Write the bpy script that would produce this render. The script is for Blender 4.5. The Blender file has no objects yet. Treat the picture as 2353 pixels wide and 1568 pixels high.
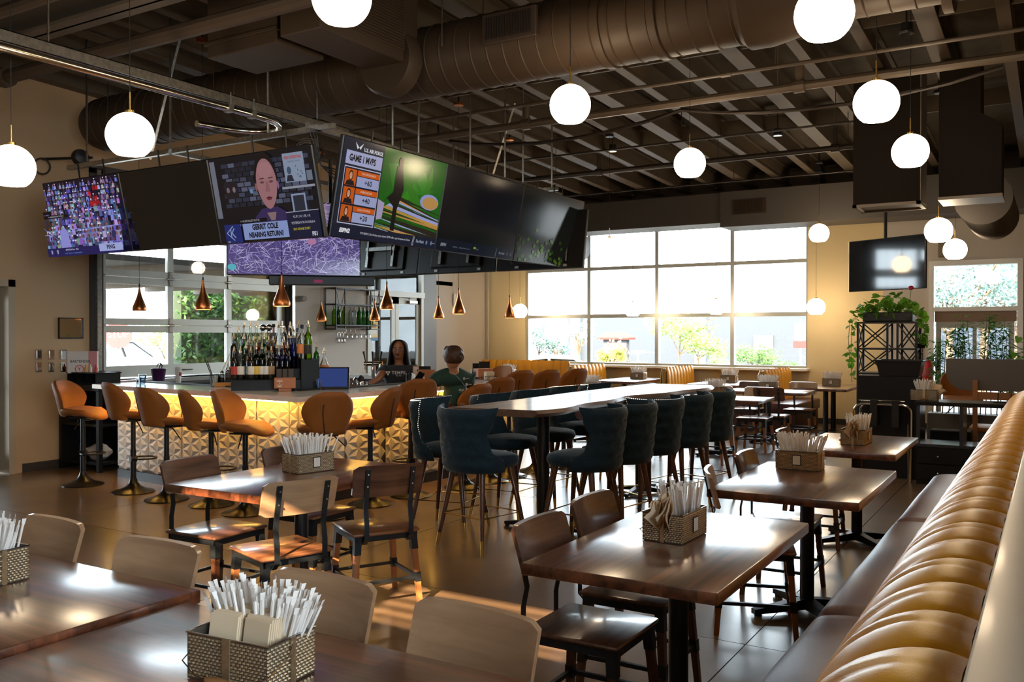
import bpy, bmesh, math, random
from mathutils import Vector, Matrix, Euler
C = bpy.context.scene.collection
rnd = random.Random(11)
PI = math.pi
# ---------------------------------------------------------------- camera
F, CX, CY, H = 2060.0, 1176.5, 784.0, 1.6
YAW, PIT = math.radians(31.2), math.atan(19 / 2060)
cam = bpy.data.objects.new('camera', bpy.data.cameras.new('camera'))
C.objects.link(cam)
cam.location = (0, 0, H)
cam.rotation_euler = (PI / 2 - PIT, 0, YAW)
cam.data.sensor_width = 36
cam.data.lens = F / 2353 * 36
cam.data.clip_end = 300
cam.data.clip_start = 0.02
S = bpy.context.scene
S.camera = cam
# ---------------------------------------------------------------- world, sun, exposure
W = bpy.data.worlds.new('sky')
S.world = W
W.use_nodes = True
bg = W.node_tree.nodes['Background']
bg.inputs['Color'].default_value = (0.80, 0.91, 1.0, 1)
bg.inputs['Strength'].default_value = 14.0
sun = bpy.data.objects.new('sun', bpy.data.lights.new('sun', 'SUN'))
C.objects.link(sun)
sun.data.energy = 24
sun.data.color = (1.0, 0.72, 0.45)
sun.data.angle = math.radians(0.4)
SUN_DIR = Vector((-0.26, 1.0, -0.60)).normalized()
sun.rotation_euler = (-SUN_DIR).to_track_quat('Z', 'Y').to_euler()
S.view_settings.view_transform = 'Standard'
S.view_settings.look = 'None'
S.view_settings.exposure = 0.55
S.view_settings.gamma = 1
S.view_settings.use_curve_mapping = False
cy = S.cycles
cy.use_denoising = True
cy.max_bounces = 8
cy.diffuse_bounces = 4
cy.glossy_bounces = 4
cy.transmission_bounces = 6
cy.transparent_max_bounces = 24
cy.sample_clamp_indirect = 4.0
cy.caustics_reflective = False
cy.caustics_refractive = False


def portal(name, loc, rot, sx, sy):
    L = bpy.data.lights.new(name, 'AREA')
    L.shape = 'RECTANGLE'
    L.size, L.size_y = sx, sy
    L.cycles.is_portal = True
    o = bpy.data.objects.new(name, L)
    o.location = loc
    o.rotation_euler = rot
    C.objects.link(o)


portal('window_portal', (-6.62, 16.55, 2.3), (-PI / 2, 0, 0), 6.0, 2.9)
portal('entrance_portal', (-1.1, 16.55, 1.4), (-PI / 2, 0, 0), 1.3, 2.8)
portal('garage_portal', (-10.4, 8.4, 1.6), (0, -PI / 2, 0), 3.2, 3.3)
portal('fill_window_portal', (2.95, -.6, 2.3), (0, PI / 2, 0), 2.5, 4.2)
portal('glass_door_portal', (-10.4, 12.7, 1.5), (0, -PI / 2, 0), 2.9, 1.7)


# ---------------------------------------------------------------- pixel to place (a real depth is always given)
_fw = Vector((-math.sin(YAW) * math.cos(PIT), math.cos(YAW) * math.cos(PIT), -math.sin(PIT)))
_rt = Vector((math.cos(YAW), math.sin(YAW), 0))
_up = _rt.cross(_fw)


def ray(u, v):
    return _fw + _rt * ((u - CX) / F) - _up * ((v - CY) / F)


def atz(u, v, z):
    d = ray(u, v)
    return Vector((0, 0, H)) + d * ((z - H) / d.z)


def aty(u, v, y):
    d = ray(u, v)
    return Vector((0, 0, H)) + d * (y / d.y)


def atx(u, v, x):
    d = ray(u, v)
    return Vector((0, 0, H)) + d * (x / d.x)


def atd(u, v, t):
    return Vector((0, 0, H)) + ray(u, v) * t


# ---------------------------------------------------------------- materials
MATS = {}


def mat(name, col, rough=0.5, metal=0.0, bump=0, bscale=60, spec=0.5, coat=0, mottle=0, mscale=5, emit=None, es=0, sheen=0, stretch=None, mcol=None, crough=0.1):
    if name in MATS:
        return MATS[name]
    m = bpy.data.materials.new(name)
    MATS[name] = m
    m.use_nodes = True
    nt = m.node_tree
    b = nt.nodes['Principled BSDF']
    I = b.inputs
    I['Base Color'].default_value = (*col, 1)
    I['Roughness'].default_value = rough
    I['Metallic'].default_value = metal
    I['Specular IOR Level'].default_value = spec
    I['Coat Weight'].default_value = coat
    I['Coat Roughness'].default_value = crough
    if sheen:
        I['Sheen Weight'].default_value = sheen
        I['Sheen Roughness'].default_value = 0.4
    if emit:
        I['Emission Color'].default_value = (*emit, 1)
        I['Emission Strength'].default_value = es
    if mottle or bump:
        tc = nt.nodes.new('ShaderNodeTexCoord')
        mp = nt.nodes.new('ShaderNodeMapping')
        nt.links.new(tc.outputs['Object'], mp.inputs['Vector'])
        oi = nt.nodes.new('ShaderNodeObjectInfo')
        vm = nt.nodes.new('ShaderNodeVectorMath')
        vm.operation = 'SCALE'
        vm.inputs[0].default_value = (3.1, 7.3, 5.7)
        nt.links.new(oi.outputs['Random'], vm.inputs['Scale'])
        nt.links.new(vm.outputs[0], mp.inputs['Location'])
        if stretch:
            mp.inputs['Scale'].default_value = stretch
    if mottle:
        n = nt.nodes.new('ShaderNodeTexNoise')
        n.inputs['Scale'].default_value = mscale
        n.inputs['Detail'].default_value = 6
        n.inputs['Roughness'].default_value = 0.6
        nt.links.new(mp.outputs[0], n.inputs['Vector'])
        r = nt.nodes.new('ShaderNodeValToRGB')
        mc = mcol or tuple(c * (1 - mottle) for c in col)
        r.color_ramp.elements[0].position = 0.35
        r.color_ramp.elements[1].position = 0.68
        r.color_ramp.elements[0].color = (*mc, 1)
        r.color_ramp.elements[1].color = (*(min(1, c * (1 + mottle * 0.4)) for c in col), 1)
        nt.links.new(n.outputs['Fac'], r.inputs[0])
        nt.links.new(r.outputs[0], I['Base Color'])
    if bump:
        n = nt.nodes.new('ShaderNodeTexNoise')
        n.inputs['Scale'].default_value = bscale
        n.inputs['Detail'].default_value = 3
        nt.links.new(mp.outputs[0], n.inputs['Vector'])
        bp = nt.nodes.new('ShaderNodeBump')
        bp.inputs['Strength'].default_value = bump
        bp.inputs['Distance'].default_value = 0.01
        nt.links.new(n.outputs['Fac'], bp.inputs['Height'])
        nt.links.new(bp.outputs[0], I['Normal'])
    return m


def wood(name, c1, c2, rough=0.35, coat=0.3, axis=0, planks=0.0, crough=0.12, k=1.0):
    """grain running along the given local axis, with butcher-block staves when planks > 0"""
    if name in MATS:
        return MATS[name]
    m = bpy.data.materials.new(name)
    MATS[name] = m
    m.use_nodes = True
    nt = m.node_tree
    b = nt.nodes['Principled BSDF']
    N, L = nt.nodes.new, nt.links.new
    tc, mp = N('ShaderNodeTexCoord'), N('ShaderNodeMapping')
    sc = [26 * k, 26 * k, 26 * k]
    sc[axis] = 1.6 * k
    mp.inputs['Scale'].default_value = sc
    oi, vm = N('ShaderNodeObjectInfo'), N('ShaderNodeVectorMath')
    vm.operation = 'SCALE'
    vm.inputs[0].default_value = (13.1, 17.3, 15.7)
    L(oi.outputs['Random'], vm.inputs['Scale'])
    L(vm.outputs[0], mp.inputs['Location'])
    L(tc.outputs['Object'], mp.inputs['Vector'])
    n = N('ShaderNodeTexNoise')
    n.inputs['Scale'].default_value = 1.0
    n.inputs['Detail'].default_value = 7
    n.inputs['Distortion'].default_value = 0.6
    L(mp.outputs[0], n.inputs['Vector'])
    r = N('ShaderNodeValToRGB')
    r.color_ramp.elements[0].position = 0.32
    r.color_ramp.elements[1].position = 0.7
    r.color_ramp.elements[0].color = (*c1, 1)
    r.color_ramp.elements[1].color = (*c2, 1)
    L(n.outputs['Fac'], r.inputs[0])
    out = r.outputs[0]
    if planks:
        br = N('ShaderNodeTexBrick')
        br.inputs['Scale'].default_value = 1
        br.inputs['Brick Width'].default_value = 0.42
        br.inputs['Row Height'].default_value = planks
        br.inputs['Mortar Size'].default_value = 0.0
        br.inputs['Color1'].default_value = (0.62, 0.6, 0.58, 1)
        br.inputs['Color2'].default_value = (1.3, 1.25, 1.2, 1)
        mp2 = N('ShaderNodeMapping')
        if axis == 1:
            mp2.inputs['Rotation'].default_value = (0, 0, PI / 2)
        L(tc.outputs['Object'], mp2.inputs['Vector'])
        L(mp2.outputs[0], br.inputs['Vector'])
        mx = N('ShaderNodeMix')
        mx.data_type = 'RGBA'
        mx.blend_type = 'MULTIPLY'
        mx.inputs['Factor'].default_value = 1
        L(out, mx.inputs['A'])
        L(br.outputs['Color'], mx.inputs['B'])
        out = mx.outputs['Result']
    L(out, b.inputs['Base Color'])
    bp = N('ShaderNodeBump')
    bp.inputs['Strength'].default_value = 0.12
    bp.inputs['Distance'].default_value = 0.003
    L(n.outputs['Fac'], bp.inputs['Height'])
    L(bp.outputs[0], b.inputs['Normal'])
    b.inputs['Roughness'].default_value = rough
    b.inputs['Coat Weight'].default_value = coat
    b.inputs['Coat Roughness'].default_value = crough
    return m


def glassy(name, col, ior=1.45, rough=0.02, tint=1.0):
    """thin glass: tinted see-through mixed with a Fresnel reflection"""
    if name in MATS:
        return MATS[name]
    m = bpy.data.materials.new(name)
    MATS[name] = m
    m.use_nodes = True
    nt = m.node_tree
    nt.nodes.remove(nt.nodes['Principled BSDF'])
    N, L = nt.nodes.new, nt.links.new
    t, g, fr, mx = N('ShaderNodeBsdfTransparent'), N('ShaderNodeBsdfGlossy'), N('ShaderNodeFresnel'), N('ShaderNodeMixShader')
    t.inputs['Color'].default_value = (*col, 1)
    g.inputs['Roughness'].default_value = rough
    fr.inputs['IOR'].default_value = ior
    L(fr.outputs[0], mx.inputs[0])
    L(t.outputs[0], mx.inputs[1])
    L(g.outputs[0], mx.inputs[2])
    L(mx.outputs[0], nt.nodes['Material Output'].inputs['Surface'])
    return m


def emis(name, col, s):
    if name in MATS:
        return MATS[name]
    m = bpy.data.materials.new(name)
    MATS[name] = m
    m.use_nodes = True
    nt = m.node_tree
    nt.nodes.remove(nt.nodes['Principled BSDF'])
    e = nt.nodes.new('ShaderNodeEmission')
    e.inputs['Color'].default_value = (*col, 1)
    e.inputs['Strength'].default_value = s
    nt.links.new(e.outputs[0], nt.nodes['Material Output'].inputs['Surface'])
    return m


def foliage(name, a, b, sc=6):
    if name in MATS:
        return MATS[name]
    m = mat(name, b, 0.55, mottle=0.5, mscale=sc, mcol=a)
    nt = m.node_tree
    p = nt.nodes['Principled BSDF']
    tr = nt.nodes.new('ShaderNodeBsdfTranslucent')
    mx = nt.nodes.new('ShaderNodeMixShader')
    mx.inputs[0].default_value = 0.4
    nt.links.new(p.inputs['Base Color'].links[0].from_socket, tr.inputs['Color'])
    nt.links.new(p.outputs[0], mx.inputs[1])
    nt.links.new(tr.outputs[0], mx.inputs[2])
    nt.links.new(mx.outputs[0], nt.nodes['Material Output'].inputs['Surface'])
    return m


def screen_mat(name, s, gloss=True):
    """flat picture on a lit screen: its colours sit in the mesh's colour attribute"""
    if name in MATS:
        return MATS[name]
    m = bpy.data.materials.new(name)
    MATS[name] = m
    m.use_nodes = True
    nt = m.node_tree
    b = nt.nodes['Principled BSDF']
    a = nt.nodes.new('ShaderNodeAttribute')
    a.attribute_name = 'Col'
    b.inputs['Roughness'].default_value = 0.12
    if s:
        b.inputs['Base Color'].default_value = (0.005, 0.005, 0.006, 1)
        nt.links.new(a.outputs['Color'], b.inputs['Emission Color'])
        b.inputs['Emission Strength'].default_value = s
    else:
        b.inputs['Roughness'].default_value = 0.6
        nt.links.new(a.outputs['Color'], b.inputs['Base Color'])
    return m


def lin(r, g, b):
    return tuple(((c / 255) / 12.92 if c / 255 <= 0.04045 else ((c / 255 + 0.055) / 1.055) ** 2.4) for c in (r, g, b))


WALL = mat('wall_paint', (0.50, 0.345, 0.20), 0.75, bump=0.25, bscale=180)
WALLG = mat('wall_paint_pale', (0.56, 0.51, 0.45), 0.75, bump=0.35, bscale=180)
WALLY = mat('wall_paint_cream', (0.74, 0.60, 0.34), 0.75, bump=0.25, bscale=180)
BLACK = mat('black_metal', (0.012, 0.013, 0.015), 0.42, 0.3)
BLACKG = mat('black_gloss', (0.008, 0.008, 0.01), 0.12)
BLACKW = mat('black_laminate', (0.007, 0.007, 0.008), 0.42, spec=.25)
STEELB = mat('gunmetal', (0.035, 0.042, 0.05), 0.38, 0.7)
CHROME = mat('chrome', (0.75, 0.75, 0.75), 0.12, 1.0)
GALV = mat('galvanised_steel', (0.42, 0.42, 0.40), 0.32, 1.0, mottle=0.3, mscale=30)
ALU = mat('aluminium_frame', (0.50, 0.51, 0.47), 0.45, 0.6, bump=0.1, bscale=300)
WHITEM = mat('white_frame', (0.75, 0.75, 0.73), 0.4)
BRASS = mat('brass', (0.75, 0.50, 0.15), 0.25, 1.0)
COPPER = mat('brushed_copper', (0.60, 0.22, 0.075), 0.32, 1.0, bump=0.06, bscale=90, stretch=(1, 1, 12))
TABLEX = wood('walnut_table_x', (0.06, 0.018, 0.009), (0.22, 0.072, 0.032), 0.30, 1.0, 0, 0.06, 0.19)
TABLEY = wood('walnut_table_y', (0.06, 0.018, 0.009), (0.22, 0.072, 0.032), 0.30, 1.0, 1, 0.06, 0.19)
WDARK = wood('walnut_chair', (0.05, 0.020, 0.012), (0.14, 0.062, 0.036), 0.3, 0.5, 0)
WLIGHT = wood('tan_wood_chair', (0.33, 0.19, 0.105), (0.46, 0.28, 0.16), 0.3, 0.4, 0)
WSEAT = wood('chestnut_chair_seat', (0.13, 0.05, 0.022), (0.27, 0.115, 0.05), 0.3, 0.5, 0)
WLEG = wood('oak_leg', (0.28, 0.10, 0.03), (0.48, 0.20, 0.07), 0.45, 0.1, 2)
WLEGD = wood('walnut_leg', (0.07, 0.025, 0.012), (0.15, 0.06, 0.03), 0.35, 0.3, 2)
LIVE = wood('live_edge_slab', (0.06, 0.032, 0.021), (0.17, 0.10, 0.065), 0.48, 0.12, 1, k=0.4)
TAN = mat('tan_leatherette', (0.27, 0.088, 0.014), 0.6, bump=0.15, bscale=350, sheen=0.05, spec=.3, mottle=0.12, mscale=8)
BLUE = mat('navy_velvet', (0.006, 0.026, 0.046), 0.75, bump=0.35, bscale=40, sheen=0.25, spec=.25, mottle=0.25, mscale=25)
YEL = mat('mustard_vinyl', (0.76, 0.36, 0.028), 0.36, bump=0.1, bscale=300)
BURG = mat('burgundy_vinyl', (0.10, 0.022, 0.02), 0.36, bump=0.12, bscale=300)
QUARTZ = mat('white_quartz', (0.72, 0.68, 0.63), 0.12, mottle=0.06, mscale=3)
RELIEF = mat('white_relief_panel', (0.60, 0.56, 0.50), 0.6, bump=0.1, bscale=200)
DUCT = mat('duct_paint', (0.050, 0.033, 0.021), 0.55, spec=.3, bump=0.1, bscale=25)
JOIST = mat('joist_paint', (0.10, 0.076, 0.052), 0.6)
INSUL = mat('roof_insulation', (0.075, 0.060, 0.040), 0.85, mottle=0.3, mscale=3)
GLASS = glassy('window_glass', (0.93, 0.95, 0.95), 1.45)
PAPER = mat('white_paper', (0.82, 0.78, 0.72), 0.6)
NAPK = mat('kraft_napkin', (0.72, 0.56, 0.38), 0.8)
GLOBE = emis('lit_globe', (1.0, 0.76, 0.50), 21.0)


# ---------------------------------------------------------------- mesh building
class B:
    def __init__(s):
        s.v, s.f, s.c = [], [], []
        s.col = None

    def add(s, vs, fs, M=None):
        o = len(s.v)
        s.v += [tuple(M @ Vector(p)) for p in vs] if M else [tuple(p) for p in vs]
        s.f += [tuple(i + o for i in f) for f in fs]
        s.c += [s.col] * len(fs)
        return s

    def box(s, x0, x1, y0, y1, z0, z1, M=None):
        return s.add([(x, y, z) for z in (z0, z1) for y in (y0, y1) for x in (x0, x1)],
                     [(0, 2, 3, 1), (4, 5, 7, 6), (0, 1, 5, 4), (2, 6, 7, 3), (0, 4, 6, 2), (1, 3, 7, 5)], M)

    def cb(s, c, d, M=None):
        return s.box(c[0] - d[0] / 2, c[0] + d[0] / 2, c[1] - d[1] / 2, c[1] + d[1] / 2, c[2] - d[2] / 2, c[2] + d[2] / 2, M)

    def rbox(s, x0, x1, y0, y1, z0, z1, r=0.01, seg=2, M=None):
        bm = bmesh.new()
        bmesh.ops.create_cube(bm, size=1)
        for w in bm.verts:
            w.co = Vector(((x0 + x1) / 2 + w.co.x * (x1 - x0), (y0 + y1) / 2 + w.co.y * (y1 - y0), (z0 + z1) / 2 + w.co.z * (z1 - z0)))
        bmesh.ops.bevel(bm, geom=list(bm.edges), offset=r, segments=seg, profile=0.5, affect='EDGES')
        bm.verts.index_update()
        s.add([w.co.copy() for w in bm.verts], [[w.index for w in f.verts] for f in bm.faces], M)
        bm.free()
        return s

    def prism(s, poly, z0, z1, M=None):
        n = len(poly)
        vs = [(p[0], p[1], z0) for p in poly] + [(p[0], p[1], z1) for p in poly]
        fs = [tuple(range(n - 1, -1, -1)), tuple(range(n, 2 * n))] + [(i, (i + 1) % n, n + (i + 1) % n, n + i) for i in range(n)]
        return s.add(vs, fs, M)

    def tube(s, pts, r, n=8, caps=True, M=None, flat=1.0):
        pts = [Vector(p) for p in pts]
        rs = r if isinstance(r, (list, tuple)) else [r] * len(pts)
        t0 = (pts[1] - pts[0]).normalized()
        a = Vector((0, 0, 1)) if abs(t0.z) < 0.9 else Vector((1, 0, 0))
        u = t0.cross(a).normalized()
        vs, fs = [], []
        for i, p in enumerate(pts):
            t = (pts[min(i + 1, len(pts) - 1)] - pts[max(i - 1, 0)]).normalized()
            u = (u - t * u.dot(t)).normalized()
            w = t.cross(u)
            for k in range(n):
                q = 2 * PI * k / n
                vs.append(p + (u * math.cos(q) + w * math.sin(q) * flat) * rs[i])
        for i in range(len(pts) - 1):
            for k in range(n):
                fs.append((i * n + k, i * n + (k + 1) % n, (i + 1) * n + (k + 1) % n, (i + 1) * n + k))
        if caps:
            fs += [tuple(range(n - 1, -1, -1)), tuple((len(pts) - 1) * n + k for k in range(n))]
        return s.add(vs, fs, M)

    def lathe(s, prof, n=20, c=(0, 0, 0), M=None):
        vs, fs = [], []
        for (r, z) in prof:
            for k in range(n):
                q = 2 * PI * k / n
                vs.append((c[0] + r * math.cos(q), c[1] + r * math.sin(q), c[2] + z))
        for i in range(len(prof) - 1):
            for k in range(n):
                fs.append((i * n + k, i * n + (k + 1) % n, (i + 1) * n + (k + 1) % n, (i + 1) * n + k))
        if prof[0][0] > 1e-4:
            fs.append(tuple(range(n - 1, -1, -1)))
        if prof[-1][0] > 1e-4:
            fs.append(tuple((len(prof) - 1) * n + k for k in range(n)))
        return s.add(vs, fs, M)

    def grid(s, fn, nu, nv, M=None, flip=False):
        vs = [fn(i / nu, j / nv) for j in range(nv + 1) for i in range(nu + 1)]
        w = nu + 1
        fs = [(j * w + i, j * w + i + 1, (j + 1) * w + i + 1, (j + 1) * w + i) for j in range(nv) for i in range(nu)]
        if flip:
            fs = [f[::-1] for f in fs]
        return s.add(vs, fs, M)

    def shell(s, fn, nrm, th, nu, nv, M=None):
        """sheet with thickness: fn(u,v) points, nrm(u,v) offset direction, closed rim"""
        A = [Vector(fn(i / nu, j / nv)) for j in range(nv + 1) for i in range(nu + 1)]
        Bv = [A[j * (nu + 1) + i] + Vector(nrm(i / nu, j / nv)) * (th(i / nu, j / nv) if callable(th) else th) for j in range(nv + 1) for i in range(nu + 1)]
        w, m = nu + 1, (nu + 1) * (nv + 1)
        fs = []
        for j in range(nv):
            for i in range(nu):
                q = (j * w + i, j * w + i + 1, (j + 1) * w + i + 1, (j + 1) * w + i)
                fs += [q, tuple(m + k for k in q[::-1])]
        rim = [i for i in range(w)] + [j * w + nu for j in range(1, nv + 1)] + [nv * w + i for i in range(nu - 1, -1, -1)] + [j * w for j in range(nv - 1, 0, -1)]
        for k in range(len(rim)):
            a, b = rim[k], rim[(k + 1) % len(rim)]
            fs.append((b, a, a + m, b + m))
        return s.add(A + Bv, fs, M)

    def mesh(s, name, m, smooth=35):
        me = bpy.data.meshes.new(name)
        me.from_pydata(s.v, [], s.f)
        if m:
            me.materials.append(m)
        if any(c is not None for c in s.c):
            at = me.color_attributes.new('Col', 'FLOAT_COLOR', 'CORNER')
            k = 0
            buf = []
            for p in me.polygons:
                cc = s.c[p.index] or (0, 0, 0)
                buf += [cc[0], cc[1], cc[2], 1.0] * p.loop_total
            at.data.foreach_set('color', buf)
        if smooth:
            me.polygons.foreach_set('use_smooth', [True] * len(me.polygons))
            me.set_sharp_from_angle(angle=math.radians(smooth))
        me.update()
        return me

    def build(s, name, m=None, parent=None, smooth=35, fix=False, **kw):
        me = s.mesh(name, m, smooth)
        if fix:
            bm = bmesh.new()
            bm.from_mesh(me)
            bmesh.ops.recalc_face_normals(bm, faces=bm.faces)
            bm.to_mesh(me)
            bm.free()
        o = bpy.data.objects.new(name, me)
        C.objects.link(o)
        o.parent = parent
        for k, x in kw.items():
            o[k] = x
        return o


def thing(name, label, cat, loc=(0, 0, 0), rz=0, group=None, rx=0, ry=0):
    o = bpy.data.objects.new(name, None)
    o.empty_display_size = 0.05
    C.objects.link(o)
    o.location = loc
    o.rotation_euler = (rx, ry, rz)
    o['label'] = label
    o['category'] = cat
    if group:
        o['group'] = group
    return o


def tag(o, label, cat, group=None, kind=None):
    o['label'] = label
    o['category'] = cat
    if group:
        o['group'] = group
    if kind:
        o['kind'] = kind
    return o


def structure(b, name, m, parent=None, smooth=35, **kw):
    o = b.build(name, m, parent, smooth, **kw)
    if parent is None:
        o['kind'] = 'structure'
    return o


KIDS = {}


def dup(root, loc=None, rz=None, label=None, group=None, swap=None):
    """a copy of a thing with copies of its parts and sub-parts; swap = {part name: mesh}"""
    r = root.copy()
    C.objects.link(r)
    if loc is not None:
        r.location = loc
    if rz is not None:
        r.rotation_euler.z = rz
    if label:
        r['label'] = label
    if group:
        r['group'] = group
    if root.name not in KIDS:
        KIDS[root.name] = [(ch, list(ch.children)) for ch in root.children]
    for ch, gs in KIDS[root.name]:
        c = ch.copy()
        st = ch.name.split('.')[0]
        if swap and st in swap:
            c.data = swap[st]
        C.objects.link(c)
        c.parent = r
        for g in gs:
            d = g.copy()
            C.objects.link(d)
            d.parent = c
    return r


def first_or_copy(store, key, maker, loc, rz, label, group=None, swap=None):
    if key not in store:
        store[key] = maker()
        o = store[key]
        KIDS[o.name] = [(ch, list(ch.children)) for ch in o.children]
        o.location = loc
        o.rotation_euler.z = rz
        o['label'] = label
        if group:
            o['group'] = group
        return o
    return dup(store[key], loc, rz, label, group, swap)


PROTO = {}
_fonts = {}


def text_polys(txt, size=1.0, bold=0.0, shear=0.0, align='CENTER', sx=1.0, spacing=1.0):
    cu = bpy.data.curves.new('lettering', 'FONT')
    cu.body = txt
    cu.size = size
    cu.offset = bold
    cu.shear = shear
    cu.align_x = align
    cu.align_y = 'CENTER'
    cu.resolution_u = 2
    cu.space_character = spacing
    o = bpy.data.objects.new('lettering', cu)
    C.objects.link(o)
    me = o.to_mesh()
    vs = [(v.co.x * sx, v.co.y) for v in me.vertices]
    fs = [tuple(p.vertices) for p in me.polygons]
    o.to_mesh_clear()
    bpy.data.objects.remove(o)
    bpy.data.curves.remove(cu)
    return vs, fs


class Canvas:
    """flat print in the local XZ plane, y = 0 facing -y; layers lie a hair apart"""
    def __init__(s, step=0.0004):
        s.b = B()
        s.l = 0
        s.step = step
        s.lim = None

    def poly(s, pts, col):
        if s.lim:
            pts = [(max(-s.lim[0], min(s.lim[0], p[0])), max(-s.lim[1], min(s.lim[1], p[1]))) for p in pts]
        s.l += 1
        s.b.col = col
        y = -s.l * s.step
        a = sum(pts[i][0] * pts[(i + 1) % len(pts)][1] - pts[(i + 1) % len(pts)][0] * pts[i][1] for i in range(len(pts)))
        if a < 0:
            pts = pts[::-1]
        s.b.add([(p[0], y, p[1]) for p in pts], [tuple(range(len(pts)))])

    def rect(s, x0, y0, x1, y1, col):
        s.poly([(x0, y0), (x1, y0), (x1, y1), (x0, y1)], col)

    def ell(s, x, y, rx, ry, col, n=14):
        s.poly([(x + rx * math.cos(2 * PI * k / n), y + ry * math.sin(2 * PI * k / n)) for k in range(n)], col)

    def line(s, x0, y0, x1, y1, w, col):
        d = Vector((y0 - y1, x1 - x0)).normalized() * w / 2
        s.poly([(x0 - d.x, y0 - d.y), (x1 - d.x, y1 - d.y), (x1 + d.x, y1 + d.y), (x0 + d.x, y0 + d.y)], col)

    def text(s, t, x, y, size, col, **kw):
        vs, fs = text_polys(t, size, **kw)
        s.l += 1
        s.b.col = col
        yy = -s.l * s.step
        s.b.add([(x + a, yy, y + b) for a, b in vs], fs)

    def build(s, name, m, parent=None):
        o = s.b.build(name, m, parent, smooth=0)
        return o
# ================================================================ the room
FLOORM = mat('polished_concrete', (0.23, 0.145, 0.082), 0.32, mottle=0.42, mscale=0.9, coat=0.6, bump=0.03, bscale=12, crough=0.16)
fl = structure(B().box(-10.6, 2.8, -3.1, 16.6, -0.14, -0.022), 'floor', mat('joint_filler', (0.02, 0.015, 0.012), 0.7))
ys = [-3.0, 1.54, 4.54, 7.54, 10.54, 13.54, 16.3]
xs = [-10.6, -7.35, -4.35, -1.35, 2.8]
for i in range(len(xs) - 1):
    for j in range(len(ys) - 1):
        B().box(xs[i] + .003, xs[i + 1] - .003, ys[j] + .003, ys[j + 1] - .003, -0.02, 0).build('slab', FLOORM, fl, smooth=0)


def wall_with_holes(axis, p0, p1, a0, a1, z0, z1, holes):
    """wall slab across axis ('x' or 'y') from p0 to p1 thick, spanning a0..a1, with rectangular openings"""
    b = B()
    cuts = sorted({a0, a1} | {h[0] for h in holes} | {h[1] for h in holes})
    zc = sorted({z0, z1} | {h[2] for h in holes} | {h[3] for h in holes})
    for i in range(len(cuts) - 1):
        run = None
        for j in range(len(zc) - 1):
            m, n = (cuts[i] + cuts[i + 1]) / 2, (zc[j] + zc[j + 1]) / 2
            inside = any(h[0] < m < h[1] and h[2] < n < h[3] for h in holes)
            if not inside:
                run = (run[0], zc[j + 1]) if run else (zc[j], zc[j + 1])
            if (inside or j == len(zc) - 2) and run:
                if axis == 'x':
                    b.box(p0, p1, cuts[i], cuts[i + 1], run[0], run[1])
                else:
                    b.box(cuts[i], cuts[i + 1], p0, p1, run[0], run[1])
                run = None
    return b


XL, YF = -10.1, 16.3
structure(wall_with_holes('x', XL - .28, XL, -3.0, 13.85, -.1, 5.1,
          [(4.85, 5.78, -.1, 2.2), (6.86, 10.0, 1.0, 3.58), (11.86, 13.45, -.1, 2.8)]), 'wall_left', WALL)
structure(B().box(-10.78, -10.5, 13.85, YF, -.1, 5.1), 'wall_left_2', WALLG)
structure(B().box(XL - .02, XL + .012, 10.06, 11.84, 0, 3.9), 'wall_left_3', WALLG)
structure(wall_with_holes('y', YF, YF + .3, -10.78, 2.8, -.1, 5.0,
          [(-9.55, -3.755, .97, 3.86), (-1.76, -.46, -.1, 2.74)]), 'wall_far', WALLY)
structure(B().box(-2.5, -1.78, YF - .012, YF + .01, 0, 3.6).box(-.44, 2.8, YF - .012, YF + .01, 0, 3.6).box(-1.78, -.44, YF - .012, YF + .01, 2.76, 3.6), 'wall_far_2', WALLG)
structure(wall_with_holes('x', 2.6, 2.8, -3.0, YF, -.1, 5.2, [(-2.6, 1.4, 1.35, 3.3)]), 'wall_right', WALL)
w4 = structure(B().box(2.62, 2.72, -2.6, 1.4, 1.35, 1.42).box(2.62, 2.72, -2.6, 1.4, 3.23, 3.3), 'fill_window', ALU)  # unseen window added to brighten the room with sky light from the right
for k in range(4):
    y = -2.6 + k * 4.0 / 3
    B().box(2.64, 2.70, y - .03, y + .03, 1.4, 3.25).build('mullion', ALU, w4, smooth=0)
    if k < 3:
        B().box(2.665, 2.67, y + .03, y + 4.0 / 3 - .03, 1.42, 3.23).build('pane', GLASS, w4, smooth=0)
structure(wall_with_holes('y', -3.2, -3.0, -10.38, 2.8, -.1, 5.2, [(-2.45, -0.20, 4.12, 4.62)]), 'wall_back', WALL)
wb = structure(B().box(-2.45, -.20, -3.12, -3.08, 4.12, 4.145).box(-2.45, -.20, -3.12, -3.08, 4.595, 4.62).box(-1.58, -1.52, -3.12, -3.08, 4.12, 4.62), 'sun_window', WHITEM)  # unseen window, added and shaped so striped sun lands on the floor
for k in range(5):
    B().box(-2.45, -.20, -3.045, -3.03, 4.168 + k * .088, 4.20 + k * .088).build('blind_slat', WHITEM, wb, smooth=0)


def base(n, x0, x1, y0, y1, h=.1):
    structure(B().box(x0, x1, y0, y1, 0, h), n, mat('base_rubber', (.035, .03, .028), .5))


base('baseboard_left', XL, XL + .012, 5.86, 9.9)
base('baseboard_far', -10.4, -1.8, YF - .014, YF)
# concrete column edge and dark jamb by the double glass doors
structure(B().box(-10.52, XL + .03, 13.45, 13.85, 0, 3.9), 'trim_1', mat('bronze_jamb', (.10, .085, .07), .5))
tag(B().tube([(-10.42, 16.2, 0), (-10.42, 16.2, 4.2)], .022, 8).build('conduit', ALU), 'vertical metal conduit in the far left room corner', 'pipe')


def roofz(y):
    return 4.17 + .035 * (15.9 - y)


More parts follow.
